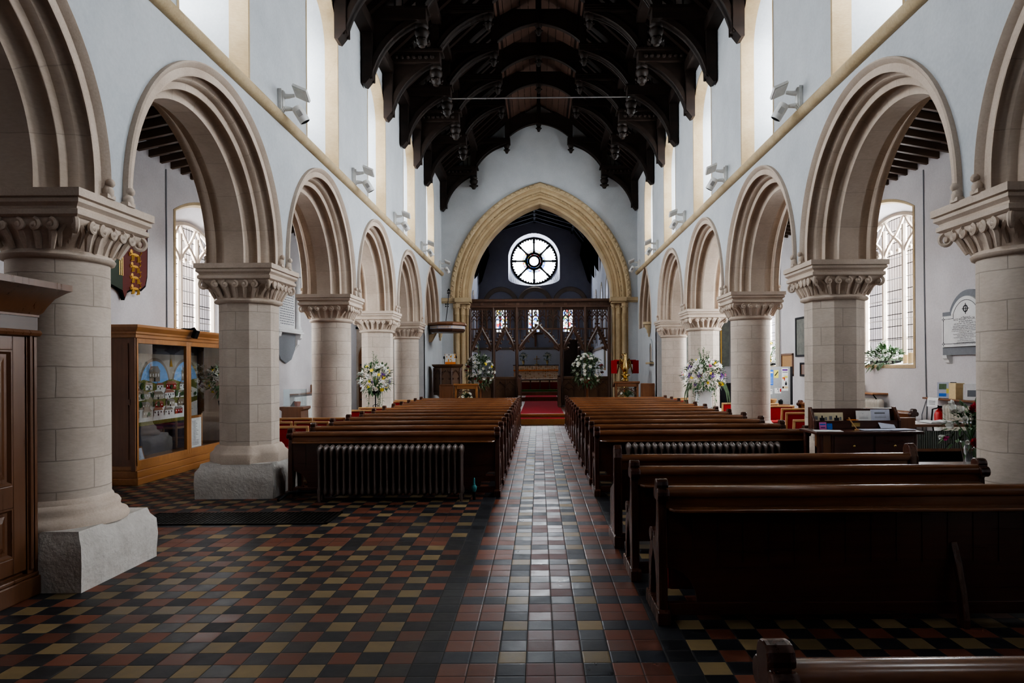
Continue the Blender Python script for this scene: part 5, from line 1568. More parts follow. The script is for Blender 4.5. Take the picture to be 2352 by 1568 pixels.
# large right arrangement
x, y = 3.60, 14.95
r = thing('pedestal_flowers', 'large mixed flower arrangement with trailing ivy on a white pedestal', 'flowers', (x, y, 0))
m = MB(); m.prism([(x-.17, 0), (x+.17, 0), (x+.14, 1.02), (x+.17, 1.05), (x+.17, 1.10), (x-.17, 1.10), (x-.17, 1.05), (x-.14, 1.02)], 'y', y-.15, y+.15); m.build('pedestal', 'marble', r, bevel=.01)
arrangement(r, (x, y-.04, 1.42), .46, .36, [('spray', ['petalwhite'], 38, 'white_spray'), ('mum', ['petalwhite'], 9, 'white_bloom'), ('daffodil', ['petalyellow', 'petalyellow'], 7, 'yellow_bloom'), ('mum', ['petalyellow'], 3, 'yellow_bloom'), ('spray', ['petalpurple'], 7, 'purple_spray'), ('spray', ['petalpink'], 7, 'magenta_spray')], 460, rg=random.Random(5), trail=12, tall=7)
m = MB()
for s in (-1, 1):
    for q in range(2):
        pts = [(x+s*(.18+.05*q), y-.22, 1.30), (x+s*(.33+.05*q), y-.3, 1.26), (x+s*(.42+.04*q), y-.3, 1.05), (x+s*(.45+.05*q), y-.3, .80)]
        R = [[(p[0]-.022*w, p[1], p[2]), (p[0]+.022*w, p[1], p[2]+.01)] for p, w in zip(pts, (.6, 1, .8, .15))]
        m.rings(R, closed=False)
m.build('striped_leaves', 'leaf2', r)
# bunch by the right foreground pillar, on a dark chest
r = thing('flower_vase', 'glass vase with red and white flowers left of the nearest right pillar', 'flowers', (4.52, 7.15, .55))
x, y = 4.52, 7.15
m = MB(); m.lathe([(.05, .552), (.07, .56), (.075, .62), (.10, .76), (.12, .80)], (x, y, 0), 14, cap1=False); m.build('vase', 'clearglass', r, smooth=50)
arrangement(r, (x, y, .96), .26, .24, [('tulip', ['petalwhite'], 16, 'white_tulip'), ('mum', ['petalred'], 3, 'red_bloom'), ('tulip', ['petalpink'], 2, 'pink_bud')], 140, rg=random.Random(6), leafsize=.08, bs=1.25)
m = MB(); m.box(4.05, 6.9, 0, 4.8, 7.45, .50); m.box(4.02, 6.88, .50, 4.83, 7.47, .55)
for z in (.1, .4): m.box(4.1, 6.885, z, 4.75, 6.9, z+.03)
tag(m.build('dark_chest', 'pew', bevel=.008), 'low dark wooden chest under the vase by the right pillar', 'chest')
# window sill foliage
r = thing('sill_foliage', 'leafy green foliage arrangement on the sill of the bright right aisle window', 'plant', (6.9, 13.6, 1.64))
m = MB(); m.box(6.8, 13.1, 1.64, 6.95, 14.0, 1.70); m.build('tray', 'iron', r)
arrangement(r, (6.85, 13.55, 1.76), .30, .20, [('spray', ['petalwhite'], 12, 'white_spray')], 320, rg=random.Random(8), leafsize=.13, squash=1.5, tall=3)
r = thing('sill_flowers', 'yellow and white flowers on the farther right aisle window sill above the notice board', 'flowers', (6.85, 20.0, 1.64))
m = MB(); m.box(6.75, 19.7, 1.64, 6.95, 20.3, 1.70); m.build('tray', 'iron', r)
arrangement(r, (6.75, 20.0, 1.98), .30, .36, [('daffodil', ['petalyellow', 'petalyellow'], 12, 'yellow_bloom'), ('spray', ['petalwhite'], 16, 'white_spray')], 260, rg=random.Random(9))
for k, (yy, h) in enumerate(((12.75, .17), (12.58, .20))):
    m = MB(); m.lathe([(.045, 0), (.045, h), (.008, h+.003), (.005, h+.02)], (6.85, yy, 1.64), 12)
    tag(m.build('candle', 'candle', smooth=40), 'pale stub candle on the bright window sill, %s' % ('nearer the foliage' if k == 0 else 'nearer the window edge'), 'candle')

# ================================================================== WALL SPOTLIGHTS
def make_spot():
    """built for a wall whose face is x=0, room on +x side, looking along +y"""
    r = thing('wall_spotlight', '', 'spotlight', (0, 0, 0), 'white spotlights along the string courses')
    m = MB(); m.box(0, -.05, .12, .05, .05, .42); m.box(.04, -.035, .14, .07, .035, .40); m.build('backplate', 'white', r, bevel=.006)
    m = MB(); m.tube([(.06, 0, .33), (.12, 0, .33), (.20, 0, .34)], [.035, .03, .022], 10)
    m.build('bracket_arm', 'white', r, smooth=50)
    m = MB(); m.tube([(.06, 0, .17), (.12, 0, .17), (.17, .02, .17)], [.035, .03, .022], 10)
    for q in (-.06, -.02, .02): m.tube([(.05, q-.02, .10), (.10, q-.05, .16)], .008, 5)
    m.build('bracket_arm', 'white', r, smooth=50)
    f = MB(); f.box(-.10, -.12, -.018, .10, .12, .018); f.box(-.085, -.105, -.03, .085, .105, -.018)
    m = MB(); m.add(f, Matrix.Translation((.29, 0, .37)) @ Matrix.Rotation(math.radians(24), 4, 'Y') @ Matrix.Rotation(math.radians(-16), 4, 'X')); m.build('uplight_panel', 'white', r, bevel=.004)
    Mx = Matrix.Translation((.22, .02, .19)) @ Matrix.Rotation(math.radians(150), 4, 'Y') @ Matrix.Rotation(math.radians(-12), 4, 'X')
    f = MB(); f.lathe([(.03, -.02), (.06, -.01), (.068, .02), (.068, .20), (.064, .205)], n=18, cap1=False); m = MB(); m.add(f, Mx); b = m.build('lamp_can', 'white', r, smooth=40)
    f = MB(); f.lathe([(.064, .20), (.058, .185), (.01, .184)], n=18); m = MB(); m.add(f, Mx); m.build('lens', 'black', b, smooth=40)
    f = MB(); f.box(-.03, -.071, .05, .03, -.067, .13); m = MB(); m.add(f, Mx); m.build('rating_plate', 'tin', b)
    return r
sp = make_spot(); fst = True
sname = ['nearest, above the %s octagonal pillar', 'second nearest on the %s string course', 'third nearest on the %s string course', 'fourth nearest on the %s string course', 'farthest on the %s, by the chancel arch wall']
for sgn, sd in ((-1, 'left'), (1, 'right')):
    for k, y in enumerate((8.85, 12.35, 15.85, 19.5, 23.0)):
        x = AX[sgn]-sgn*T; lab = 'white twin wall spotlight, '+sname[k] % sd
        if fst: sp.location = (x, y, ZSTR-.06); sp['label'] = lab; fst = False
        else:
            o = dup(sp, (x, y, ZSTR-.06), lab)
            if sgn > 0: o.scale = (-1, 1, 1)

# ================================================================== ROOD SCREEN
SY = 24.0; SF = .26
r = thing('rood_screen', 'dark carved oak screen with traceried lights across the chancel arch', 'screen', (.03, SY, SF))
posts = [-2.41, -1.59, -.775, .80, 1.64, 2.47]
zt, zb_ = 3.74, .27
for x in posts:
    m = MB(); m.box(x-.055, SY-.07, zb_, x+.055, SY+.07, zt); m.tube([(x, SY-.075, zb_+.1), (x, SY-.075, zt)], .03, 6)
    m.build('post', 'screen', r)
m = MB(); m.box(posts[0]-.08, SY-.10, 3.72, posts[-1]+.08, SY+.10, 3.80); m.box(posts[0]-.08, SY-.07, 3.80, posts[-1]+.08, SY+.07, 3.93)
m.box(posts[0]-.10, SY-.16, 3.93, posts[-1]+.10, SY+.16, 4.02); m.box(posts[0]-.08, SY-.12, 3.90, posts[-1]+.08, SY+.12, 3.94)
k = posts[0]
while k < posts[-1]:
    m.box(k-.05, SY-.10, 3.80, k+.05, SY+.10, 3.91); k += .42
m.build('cornice', 'screen', r, bevel=.008)
for bi, (a, b) in enumerate(zip(posts[:-1], posts[1:])):
    a += .055; b -= .055; w = b-a; centre = bi == 2
    m = MB()
    nl = 6 if centre else 4
    lw = w/nl; ztr = 2.97; ztop = 3.72
    bar = lambda P, rr=.016: m.tube(P, rr*1.3, 4)
    m.box(a, SY-.03, ztr-.02, b, SY+.03, ztr+.03)
    for k in range(1, nl):
        x = a+lw*k; bar([(x, SY, ztr), (x, SY, ztop)], .017 if k % 2 else .024)
    for k in range(nl):
        x = a+lw*(k+.5); h = lw/2
        for sg in (-1, 1):
            bar([(x+sg*h*(1-t**1.6), SY, 3.30+.17*t**.7) for t in [q/6 for q in range(7)]], .015)
            bar([(x+sg*h*(1-t), SY, 3.22+.10*math.sin(PI*t*.5)+.02*t) for t in [q/5 for q in range(6)]], .010)
        bar([(x+.05*math.cos(2*PI*q/10), SY, 3.535+.05*math.sin(2*PI*q/10)) for q in range(11)], .012)
        for q in range(4): m.ball((x+.035*math.cos(PI/4+PI/2*q), SY, 3.535+.035*math.sin(PI/4+PI/2*q)), .013, 5, 4)
    for k in range(nl*2):
        x = a+lw*.5*(k+.5)
        bar([(x-lw*.25, SY, 3.60), (x, SY, 3.68), (x+lw*.25, SY, 3.60)], .011)
    # heavy tracery band at the head
    m.box(a, SY-.02, 3.64, b, SY+.02, 3.72)
    m.build('tracery', 'screen', r)
    # crocketed ogee arch below the transom
    m = MB(); xc = (a+b)/2; hw = w/2
    sp_z, ap_z = (2.26, 3.02) if not centre else (2.26, 3.12)
    for sg in (-1, 1):
        P = []
        for q in range(15):
            t = q/14
            x = xc+sg*hw*(1-t)
            z = sp_z+(ap_z-sp_z)*(.62*math.sin(min(1, t*1.25)*PI/2)**1.0+.38*t**4)
            if centre: z = sp_z+(ap_z-sp_z)*(.70*math.sin(min(1, t*1.15)*PI/2)+.30*t**5)
            P.append((x, SY, z))
        m.tube(P, .052, 6)
        m.tube([(p[0]-sg*.03, SY, p[2]-.07) for p in P[:-2]], .018, 5)
        for q in range(1, 14, 2):
            m.ball((P[q][0]+sg*.03, SY, P[q][2]+.07), .045, 6, 4)
        for q in (3, 6, 9):
            m.tube([(P[q][0], SY, P[q][2]-.03), (P[q][0]-sg*.05, SY, P[q][2]-.13), (P[q][0]-sg*.01, SY, P[q][2]-.17)], .018, 5); m.ball((P[q][0]-sg*.05, SY, P[q][2]-.15), .035, 6, 4)
        for q in (0, 1, 2): m.ball((xc+sg*(hw-.06-.06*q), SY, sp_z-.02+.03*q), .042, 6, 4)
        # small lights between arch and transom
        for q in (1, 2):
            x = xc+sg*hw*(.30+.34*q*.9)
            if abs(x-xc) < hw: m.tube([(x, SY, sp_z+.35), (x, SY, 2.97)], .016, 4)
    m.tube([(xc, SY, ap_z-.05), (xc, SY, ap_z+.22)], .022, 6); m.ball((xc, SY, ap_z+.22), .05, 6, 4)
    for sg in (-1, 1): m.ball((xc+sg*.06, SY, ap_z+.13), .035, 6, 4)
    m.build('ogee_arch', 'screen', r)
    if not centre:
        m = MB(); m.box(a, SY-.05, 1.20, b, SY+.05, 1.30); m.box(a, SY-.03, zb_, b, SY+.02, 1.22); m.box(a, SY-.05, zb_, b, SY+.04, zb_+.14); d = m.build('dado_panel', 'screenpanel', r, bevel=.006)
        m = MB(); n = 2
        for k in range(n):
            u0, u1 = a+w*k/n, a+w*(k+1)/n; um = .5*(u0+u1); h = (u1-u0)/2
            m.box(u0-.015, SY-.055, zb_, u0+.02, SY-.02, 1.2)
            for sg in (-1, 1):
                m.tube([(um+sg*h*(1-t**1.5), SY-.035, .88+.22*t**.7) for t in [q/7 for q in range(8)]], .015, 5)
                m.tube([(um+sg*h*(1-t), SY-.035, .80+.10*math.sin(PI*t)) for t in [q/7 for q in range(8)]], .010, 5)
            m.ball((um, SY-.035, 1.12), .035, 6, 4)
        m.build('blind_tracery', 'screen', d)
for x, sg in ((posts[2], 1), (posts[3], -1)):     # low doorway posts
    m = MB(); m.box(x+sg*.06, SY-.75, zb_, x+sg*.14, SY+.05, .40); m.box(x+sg*.06, SY-.09, zb_, x+sg*.16, SY+.05, 1.28); m.box(x+sg*.06, SY-.75, .40, x+sg*.11, SY-.05, 1.0); m.ball((x+sg*.11, SY-.02, 1.33), .06, 8, 5)
    m.box(x+sg*.05, SY-.82, zb_, x+sg*.15, SY-.72, 1.25)
    m.build('gate_leaf', 'screen', r, bevel=.006)
# altar cross painted on dorsal, altar, rail
r = thing('altar', 'altar with a cream embroidered frontal at the far end of the chancel', 'altar', (-.16, 34.2, .85))
m = MB(); m.box(-1.20, 33.75, .85, .90, 34.65, 1.70); m.build('altar_body', 'midoak', r)
m = MB(); m.box(-1.24, 33.70, .86, .94, 33.74, 1.50); m.build('frontal', 'frontal', r)
m = MB(); m.box(-1.26, 33.66, 1.50, .96, 33.74, 1.72)
m.build('superfrontal', 'frontal', r)
m = MB(); m.box(-1.26, 33.655, 1.46, .96, 33.70, 1.52); m.build('gold_fringe', 'orange', r)
m = MB(); m.box(-1.28, 33.64, 1.72, .98, 34.7, 1.76); m.build('altar_top', 'ink', r)
r = thing('altar_cross', 'small brass cross standing on the altar', 'cross', (-.12, 34.3, 1.76))
m = MB(); m.box(-.13, 34.28, 1.80, -.09, 34.32, 2.22); m.box(-.25, 34.28, 2.04, .03, 34.32, 2.08); m.lathe([(.12, 1.76), (.11, 1.79), (.04, 1.81)], (-.11, 34.3, 0), 10); m.build('cross', 'brass', r)
for x, nm in ((-.78, 'left of the altar cross'), (.42, 'right of the altar cross')):
    r = thing('altar_flowers', 'small vase of flowers on the altar, '+nm, 'flowers', (x, 34.3, 1.76))
    m = MB(); m.lathe([(.05, 1.76), (.03, 1.80), (.07, 1.90), (.05, 1.98), (.06, 2.0)], (x, 34.3, 0), 10); m.build('vase', 'brass', r, smooth=50)
    arrangement(r, (x, 34.3, 2.18), .20, .20, [('spray', ['petalcream'], 8, 'cream_spray')], 120, rg=random.Random(11), leafsize=.07)
r = thing('altar_rail', 'dark wooden altar rail with red backing and green kneeler', 'rail', (-.1, 30.2, .57))
m = MB(); m.box(-3.0, 30.15, 1.05, 2.6, 30.25, 1.12); m.box(-3.0, 30.17, .57, 2.6, 30.23, .64); m.build('top_rail', 'screen', r, bevel=.008)
for k in range(14):
    x = -2.9+k*.42
    m = MB(); m.box(x-.03, 30.17, .6, x+.03, 30.23, 1.06); m.build('baluster', 'screen', r)
m = MB(); m.box(-2.9, 30.3, .58, 2.5, 30.32, .98); m.build('red_backing', 'redcloth', r)
m = MB(); m.box(-2.6, 29.7, .57, 2.2, 30.05, .66); m.build('green_kneeler', 'green', r, bevel=.02)
# wooden cross on the wall above the altar
m = MB(); m.box(-.22, CHE-.05, 2.72, -.12, CHE-.01, 3.9); m.box(-.55, CHE-.05, 3.35, .21, CHE-.01, 3.45)
tag(m.build('wall_cross', 'midoak'), 'plain wooden cross on the wall high above the altar', 'cross')
m = MB(); m.box(1.95, 33.4, .85, 2.05, 35.2, 3.0); m.box(1.25, 34.6, .85, 2.05, 34.7, 3.0); m.box(1.2, 34.55, 2.95, 2.1, 35.2, 3.05)
tag(m.build('dark_cabinet', 'casedark', bevel=.01), 'tall dark wooden stall behind the right side of the screen', 'cabinet')
r = thing('picture_frame', 'narrow gilt framed picture on the right chancel wall behind the screen', 'picture', (CRX, 28.0, 1.9))
m = MB(); m.box(CRX-.04, 27.6, 1.5, CRX, 28.3, 2.5); m.build('frame', 'gold', r); m = MB(); m.box(CRX-.045, 27.68, 1.58, CRX-.04, 28.22, 2.42); m.build('picture', 'oldpaint', r)

# ================================================================== PULPIT, CANOPY, DESKS, LECTERN
px, py = -2.79, 20.88
def octa(c, rr, z, rot=PI/8): return [(c[0]+rr/math.cos(PI/8)*math.cos(rot+PI/4*k), c[1]+rr/math.cos(PI/8)*math.sin(rot+PI/4*k), z) for k in range(8)]
r = thing('pulpit', 'dark carved octagonal wooden pulpit on a stone foot by the chancel arch', 'pulpit', (px, py, .26))
m = MB(); m.rings([octa((px, py), .30, .26), octa((px, py), .30, .42), octa((px, py), .22, .48), octa((px, py), .20, .70), octa((px, py), .36, .82)], cap0=True, cap1=True); m.build('stone_foot', 'stone', r)
m = MB(); m.rings([octa((px, py), .41, .80), octa((px, py), .41, .88), octa((px, py), .385, .90), octa((px, py), .385, 1.62), octa((px, py), .41, 1.64), octa((px, py), .45, 1.69), octa((px, py), .46, 1.73), octa((px, py), .36, 1.73), octa((px, py), .36, 1.0)], cap0=True, cap1=True); m.build('drum', 'screenpanel', r)
m = MB()
for k in range(8):
    a = PI/8+PI/4*k; q = .395/math.cos(PI/8)
    m.tube([(px+q*math.cos(a), py+q*math.sin(a), .88), (px+q*math.cos(a), py+q*math.sin(a), 1.62)], .03, 6)
    b = a+PI/8; t = (-math.sin(b), math.cos(b)); o = (px+.395*math.cos(b), py+.395*math.sin(b))
    for sg in (-1, 1):
        m.tube([(o[0]+t[0]*sg*.15*(1-u**1.5), o[1]+t[1]*sg*.15*(1-u**1.5), 1.32+.24*u**.75) for u in [q2/7 for q2 in range(8)]], .018, 5)
        m.ball((o[0]+t[0]*sg*.10, o[1]+t[1]*sg*.10, 1.30), .03, 6, 4); m.ball((o[0]+t[0]*sg*.12, o[1]+t[1]*sg*.12, 1.5), .025, 6, 4)
    m.ball((o[0], o[1], 1.55), .035, 6, 4)
m.build('carved_tracery', 'screen', r)
r = thing('book_stand', 'white floral fall with orange hem on the pulpit book stand', 'cloth', (px+.02, py-.35, 1.74))
m = MB(); m.box(px-.02, py-.44, 1.80, px+.29, py-.42, 2.04); m.build('fall', 'floral', r); m = MB(); m.box(px-.02, py-.445, 1.73, px+.29, py-.42, 1.80); m.build('orange_hem', 'orange', r)
m = MB(); m.prism([(py-.42, 2.04), (py-.1, 1.95), (py-.1, 1.92), (py-.42, 2.0)], 'x', px-.03, px+.30); m.box(px+.1, py-.3, 1.73, px+.16, py-.24, 1.96); m.build('slope', 'midoak', r)
m = MB(); m.tube([(px-.05, py-.38, 1.74), (px-.05, py-.38, 1.90)], .01, 6); m.ball((px-.055, py-.40, 1.93), .04, 8, 5, (.7, .8, 1.2)); tag(m.build('microphone', 'black', smooth=50), 'black microphone on the pulpit beside the floral fall', 'microphone')
r = thing('sounding_board', 'octagonal wooden sounding board with a lettered blue band hanging over the pulpit', 'canopy', (px, py, 2.75))
m = MB(); m.rings([octa((px, py), .46, 2.70), octa((px, py), .50, 2.74), octa((px, py), .52, 2.80)], cap0=True, cap1=True); m.build('soffit', 'screen', r)
m = MB(); m.rings([octa((px, py), .515, 2.80), octa((px, py), .515, 2.885)], cap0=True, cap1=True); b = m.build('blue_band', 'paperblue', r)
m = MB()
for k in range(8):
    a = PI/8+PI/4*k; p0 = Vector((px+.52/math.cos(PI/8)*math.cos(a), py+.52/math.cos(PI/8)*math.sin(a), 0)); p1 = Vector((px+.52/math.cos(PI/8)*math.cos(a+PI/4), py+.52/math.cos(PI/8)*math.sin(a+PI/4), 0))
    for q in range(9):
        c = p0.lerp(p1, (q+.6)/10); d = (p1-p0).normalized()*.009
        m.poly([c-d+Vector((0, 0, 2.82)), c+d+Vector((0, 0, 2.82)), c+d+Vector((0, 0, 2.868)), c-d+Vector((0, 0, 2.868))])
m.build('gothic_lettering', 'gold', b)
m = MB(); m.rings([octa((px, py), .52, 2.885), octa((px, py), .565, 2.92), octa((px, py), .56, 2.97), octa((px, py), .54, 2.985), octa((px, py), .50, 3.0), octa((px, py), .2, 3.04)], cap0=True, cap1=True); m.build('crested_rim', 'midoak', r)
m = MB(); top = Vector((px-.02, py+.5, 4.0)); m.tube([(px-.05, py, 3.04), (px-.02, py+.2, 3.5), top], .012, 6)
for p in (Vector((px-.035, py+.15, 3.55)), Vector((px-.02, py+.5, 4.0))):
    for q in range(4): m.ball((p.x+.045*math.cos(PI/2*q+.78), p.y, p.z+.045*math.sin(PI/2*q+.78)), .025, 6, 4)
m.ball((top.x, top.y, top.z+.07), .035, 6, 4); m.build('suspension_rod', 'iron', r)
m = MB(); m.prism([(-3.40, 2.62), (-3.12, 2.70), (-3.2, 2.55), (-3.28, 2.42), (-3.40, 2.40)], 'y', 20.78, 21.0); tag(m.build('stone_corbel', 'stone_gold', bevel=.02), 'carved stone corbel head under the left end of the sounding board', 'corbel')

def reading_desk(label, x, y, w, ztop, mat, sgn):
    r = thing('reading_desk', label, 'desk', (x, y, .26))
    h = w/2; z0 = .26
    m = MB()
    for sx in (-1, 1): m.box(x+sx*h-.03, y, z0, x+sx*h+.03, y+.06, ztop-.06)
    m.box(x-h, y, ztop-.16, x+h, y+.05, ztop-.05); m.box(x-h, y, z0, x+h, y+.05, z0+.12); m.build('front_frame', mat, r, bevel=.005)
    m = MB()
    for sx in (-1, 1):
        for u in (.5,):
            m.tube([(x+sx*(h-.04)*(1-t**1.6), y+.025, ztop-.42+.22*t**.7) for t in [q/8 for q in range(9)]], .016, 5)
            m.tube([(x+sx*(h-.04)*(1-t), y+.025, ztop-.42+.10*math.sin(PI*t)) for t in [q/8 for q in range(9)]], .012, 5)
            for q in range(4): m.ball((x+sx*(.06+.07*q), y+.025, ztop-.22), .022, 6, 4)
            m.tube([(x+sx*(h-.04)*.5, y+.025, ztop-.4), (x+sx*(h-.04)*.5, y+.025, ztop-.2)], .012, 5)
    m.build('pierced_tracery', 'screen', r)
    m = MB(); m.box(x-h, y+.05, z0, x-h+.03, y+.5, ztop-.05); m.box(x+h-.03, y+.05, z0, x+h, y+.5, ztop-.05); m.build('side_panel', mat, r)
    m = MB(); m.prism([(y-.05, ztop), (y+.52, ztop-.14), (y+.52, ztop-.18), (y-.05, ztop-.05)], 'x', x-h-.06, x+h+.06); m.build('sloping_top', mat, r, bevel=.005)
    return r
reading_desk('orange brown reading desk with pierced tracery front, left of the carpet', -2.13, 19.9, .60, 1.16, 'oakz', -1)
reading_desk('dark topped reading desk with tracery front, right of the carpet by the brass lectern', 2.56, 19.9, .62, 1.20, 'midoak', 1)
def stall(label, x, y, sx):
    r = thing('clergy_chair', label, 'chair', (x, y, .26))
    m = MB()
    m.prism([(x-.17, 1.12), (x+.17, 1.12), (x+.15, .70), (x-.15, .70)], 'y', y, y+.03); m.box(x-.2, y-.02, 1.10, x+.2, y+.05, 1.14); m.build('backrest', 'midoak', r, bevel=.01)
    m = MB(); m.box(x-.2, y, .66, x+.2, y+.42, .70); m.build('seat', 'green', r, bevel=.01)
    for a in (-.18, .18):
        m = MB(); m.prism([(y-.02, .26), (y+.04, .26), (y+.06, .7), (y+.03, 1.12), (y-.01, 1.12)], 'x', x+a-.025, x+a+.025); m.build('back_leg', 'midoak', r)
        m = MB(); m.box(x+a-.025, y+.38, .26, x+a+.025, y+.43, .66); m.build('front_leg', 'midoak', r)
stall('wooden chair with green seat between the pulpit and the left reading desk', -2.70, 19.86, -1)
stall('wooden chair on the right, behind the dark topped reading desk', 3.16, 19.86, 1)
# white flowers hanging behind the right desk tracery
r = thing('desk_flowers', 'small white flowers and leaves at the front of the right reading desk', 'flowers', (2.56, 19.8, .26))
m = MB(); m.lathe([(.04, .26), (.05, .30), (.05, .60), (.08, .7)], (2.56, 19.78, 0), 10); m.build('vase', 'clearglass', r, smooth=50)
arrangement(r, (2.56, 19.76, .80), .16, .12, [('lily', ['petalwhite', 'petalyellow'], 2, 'white_lily')], 70, rg=random.Random(13), leafsize=.07)
r = thing('desk_flowers', 'small white flowers and leaves at the front of the left reading desk', 'flowers', (-2.13, 19.8, .26))
m = MB(); m.lathe([(.04, .26), (.05, .30), (.05, .60), (.08, .7)], (-2.13, 19.78, 0), 10); m.build('vase', 'clearglass', r, smooth=50)
arrangement(r, (-2.13, 19.76, .78), .14, .10, [('lily', ['petalwhite', 'petalyellow'], 3, 'white_lily')], 60, rg=random.Random(14), leafsize=.07)
# brass eagle lectern
lx, ly = 2.62, 20.75
r = thing('eagle_lectern', 'polished brass eagle lectern with spread wings behind the right reading desk', 'lectern', (lx, ly, .26))
m = MB(); m.lathe([(.26, .26), (.26, .30), (.20, .34), (.10, .40), (.06, .5), (.08, .56), (.05, .62), (.045, .95), (.07, 1.0), (.05, 1.05), (.06, 1.16), (.11, 1.20), (.11, 1.24), (.06, 1.28), (.09, 1.32), (.15, 1.36), (.15, 1.40), (.08, 1.42)], (lx, ly, 0), 20); m.build('column', 'brass', r, smooth=40)
m = MB(); m.lathe([(.05, 1.42), (.08, 1.46), (.10, 1.55), (.095, 1.68), (.07, 1.80), (.06, 1.88), (.055, 1.94), (.062, 1.98), (.04, 2.03), (.01, 2.04)], (lx, ly, 0), 16); m.tube([(lx-.02, ly, 1.98), (lx-.08, ly-.02, 2.0), (lx-.11, ly-.03, 1.96)], [.045, .03, .008], 8)
m.build('eagle_body', 'brass', r, smooth=50)
for s in (-1, 1):
    m = MB()
    for k in range(6):
        t = k/5; m.tube([(lx+s*.07, ly+.03, 1.78-.05*k), (lx+s*(.13+.06*t), ly+.06, 1.86-.04*k), (lx+s*(.17+.07*t), ly+.10, 1.78-.07*k), (lx+s*(.18+.04*t), ly+.10, 1.60-.04*k)], [.02, .022, .018, .005], 6)
    m.build('wing', 'brass', r, smooth=50)
m = MB(); m.prism([(ly+.08, 1.84), (ly+.34, 1.74), (ly+.34, 1.70), (ly+.08, 1.80)], 'x', lx-.34, lx+.34); m.box(lx-.42, ly+.06, 1.42, lx-.24, ly+.09, 1.82); m.box(lx+.24, ly+.06, 1.42, lx+.42, ly+.09, 1.82)
tag(m.build('lectern_cloth', 'redcloth', bevel=.005), 'red cloth hanging either side of the brass eagle lectern', 'cloth')

# niche in the wall right of the chancel arch
r = thing('wall_niche', 'small pointed niche with a stone ledge in the white wall right of the lectern', 'niche', (3.425, 20.75, 2.0))
m = MB(); O = arc_outline(20.75, .20, 1.78, 2.1, 2.34, 8, True); O2 = arc_outline(20.75, .28, 1.78, 2.1, 2.46, 8, True)
m.rings([[(3.42, s, z) for s, z in O2], [(3.39, s, z) for s, z in O2], [(3.39, s, z) for s, z in O], [(3.42, s, z) for s, z in O]], closed=True); m.build('surround', 'plaster', r)
m = MB(); m.poly([(3.415, s, z) for s, z in O]); m.build('recess', 'stone_dark', r)  # flat sheet without depth; the niche's shade is in its dark colour
m = MB(); m.box(3.30, 20.35, 1.70, 3.43, 21.15, 1.76); m.build('ledge', 'stone_gold', r, bevel=.01)
# ================================================================== RIGHT AISLE
XR = AISLE[1]
# memorial tablet
ta, tb, z0 = 9.92, 11.24, 1.77
tc = .5*(ta+tb)
r = thing('memorial_tablet', 'white round topped memorial tablet with black lettering on grey slab, right aisle wall', 'tablet', (XR, tc, 2.3))
m = MB()
P = [(ta, z0), (ta, 2.47)]+arc_outline(tc, .46, 2.47, 2.50, 2.78)+[(tb, 2.47), (tb, z0)]
m.prism(P, 'x', XR-.05, XR-.002); m.build('grey_slab', 'grey', r)
m = MB(); P = [(ta+.035, z0+.13), (ta+.035, 2.40)]+arc_outline(tc, .37, 2.40, 2.44, 2.68)+[(tb-.035, 2.40), (tb-.035, z0+.13)]
m.prism(P, 'x', XR-.085, XR-.05); pl_ = m.build('white_marble', 'marble', r)
m = MB(); Xt = XR-.0865
B = [(ta+.08, z0+.18), (ta+.08, 2.35)]+arc_outline(tc, .31, 2.35, 2.42, 2.62)+[(tb-.08, 2.35), (tb-.08, z0+.18), (ta+.08, z0+.18)]
m.tube([(Xt, s, z) for s, z in B], .004, 4, False)
m.tube([(Xt, tc+.05*math.cos(2*PI*k/20), 2.485+.05*math.sin(2*PI*k/20)) for k in range(21)], .009, 5, False)
m.tube([(Xt, tc, 2.40), (Xt, tc, 2.57)], .006, 5); m.tube([(Xt, tc-.085, 2.485), (Xt, tc+.085, 2.485)], .006, 5)
for y in (ta+.08, tb-.08):
    for z in (2.35, z0+.18):
        for dy, dz in ((.025, 0), (-.025, 0), (0, .025), (0, -.025)): m.ball((Xt, y+dy, z+dz), .011, 6, 4, (.2, 1, 1))
m.build('incised_border', 'ink', pl_)
lines = [('In Memory of', .034), ('NOSS WILLIAM TAYLOR, J.P.', .042), ('of Castle Hedingham', .034), ('who died Nov. 17th 1916, aged 81 Years', .030),
         ('and in grateful recognition of the untiring service', .027), ('freely for many years in both County and Village', .027),
         ('administrative work, this Tablet has been erected by', .027), ('For last Member of the Essex County Council, Hedingham Division', .022),
         ('County Alderman 1898 - 1916', .022), ('Chairman of the County Highways and Buildings Committee', .022), ('Member of Sudbury Board of Guardians', .022),
         ('Vice Chairman of Board 1893 - 1901, Chairman of Board', .022), ('Chairman of Parish Council', .022), ('Chairman of Rural Sanitary Committee', .022),
         ('Chairman of Local Assessment Committee', .022), ('"Whatsoever thy hand findeth to do, do it with thy might"', .022)]
m = MB()
Rt = Matrix(((0, 0, -1, 0), (-1, 0, 0, 0), (0, 1, 0, 0), (0, 0, 0, 1)))   # text x -> -y, text y -> z, facing -x
z = 2.34
for tx, sz in lines:
    m.add(text_mesh(tx, sz*1.18), Matrix.Translation((Xt-.0005, tc, z)) @ Rt); z -= .0262 if sz < .03 else .031
m.build('inscription', 'ink', pl_)
for y in (ta+.12, tb-.12):
    m = MB(); m.prism([(XR, z0), (XR-.10, z0), (XR-.09, z0-.05), (XR-.06, z0-.08), (XR-.05, z0-.12), (XR, z0-.14)], 'y', y-.06, y+.06); m.build('bracket', 'marble', r)
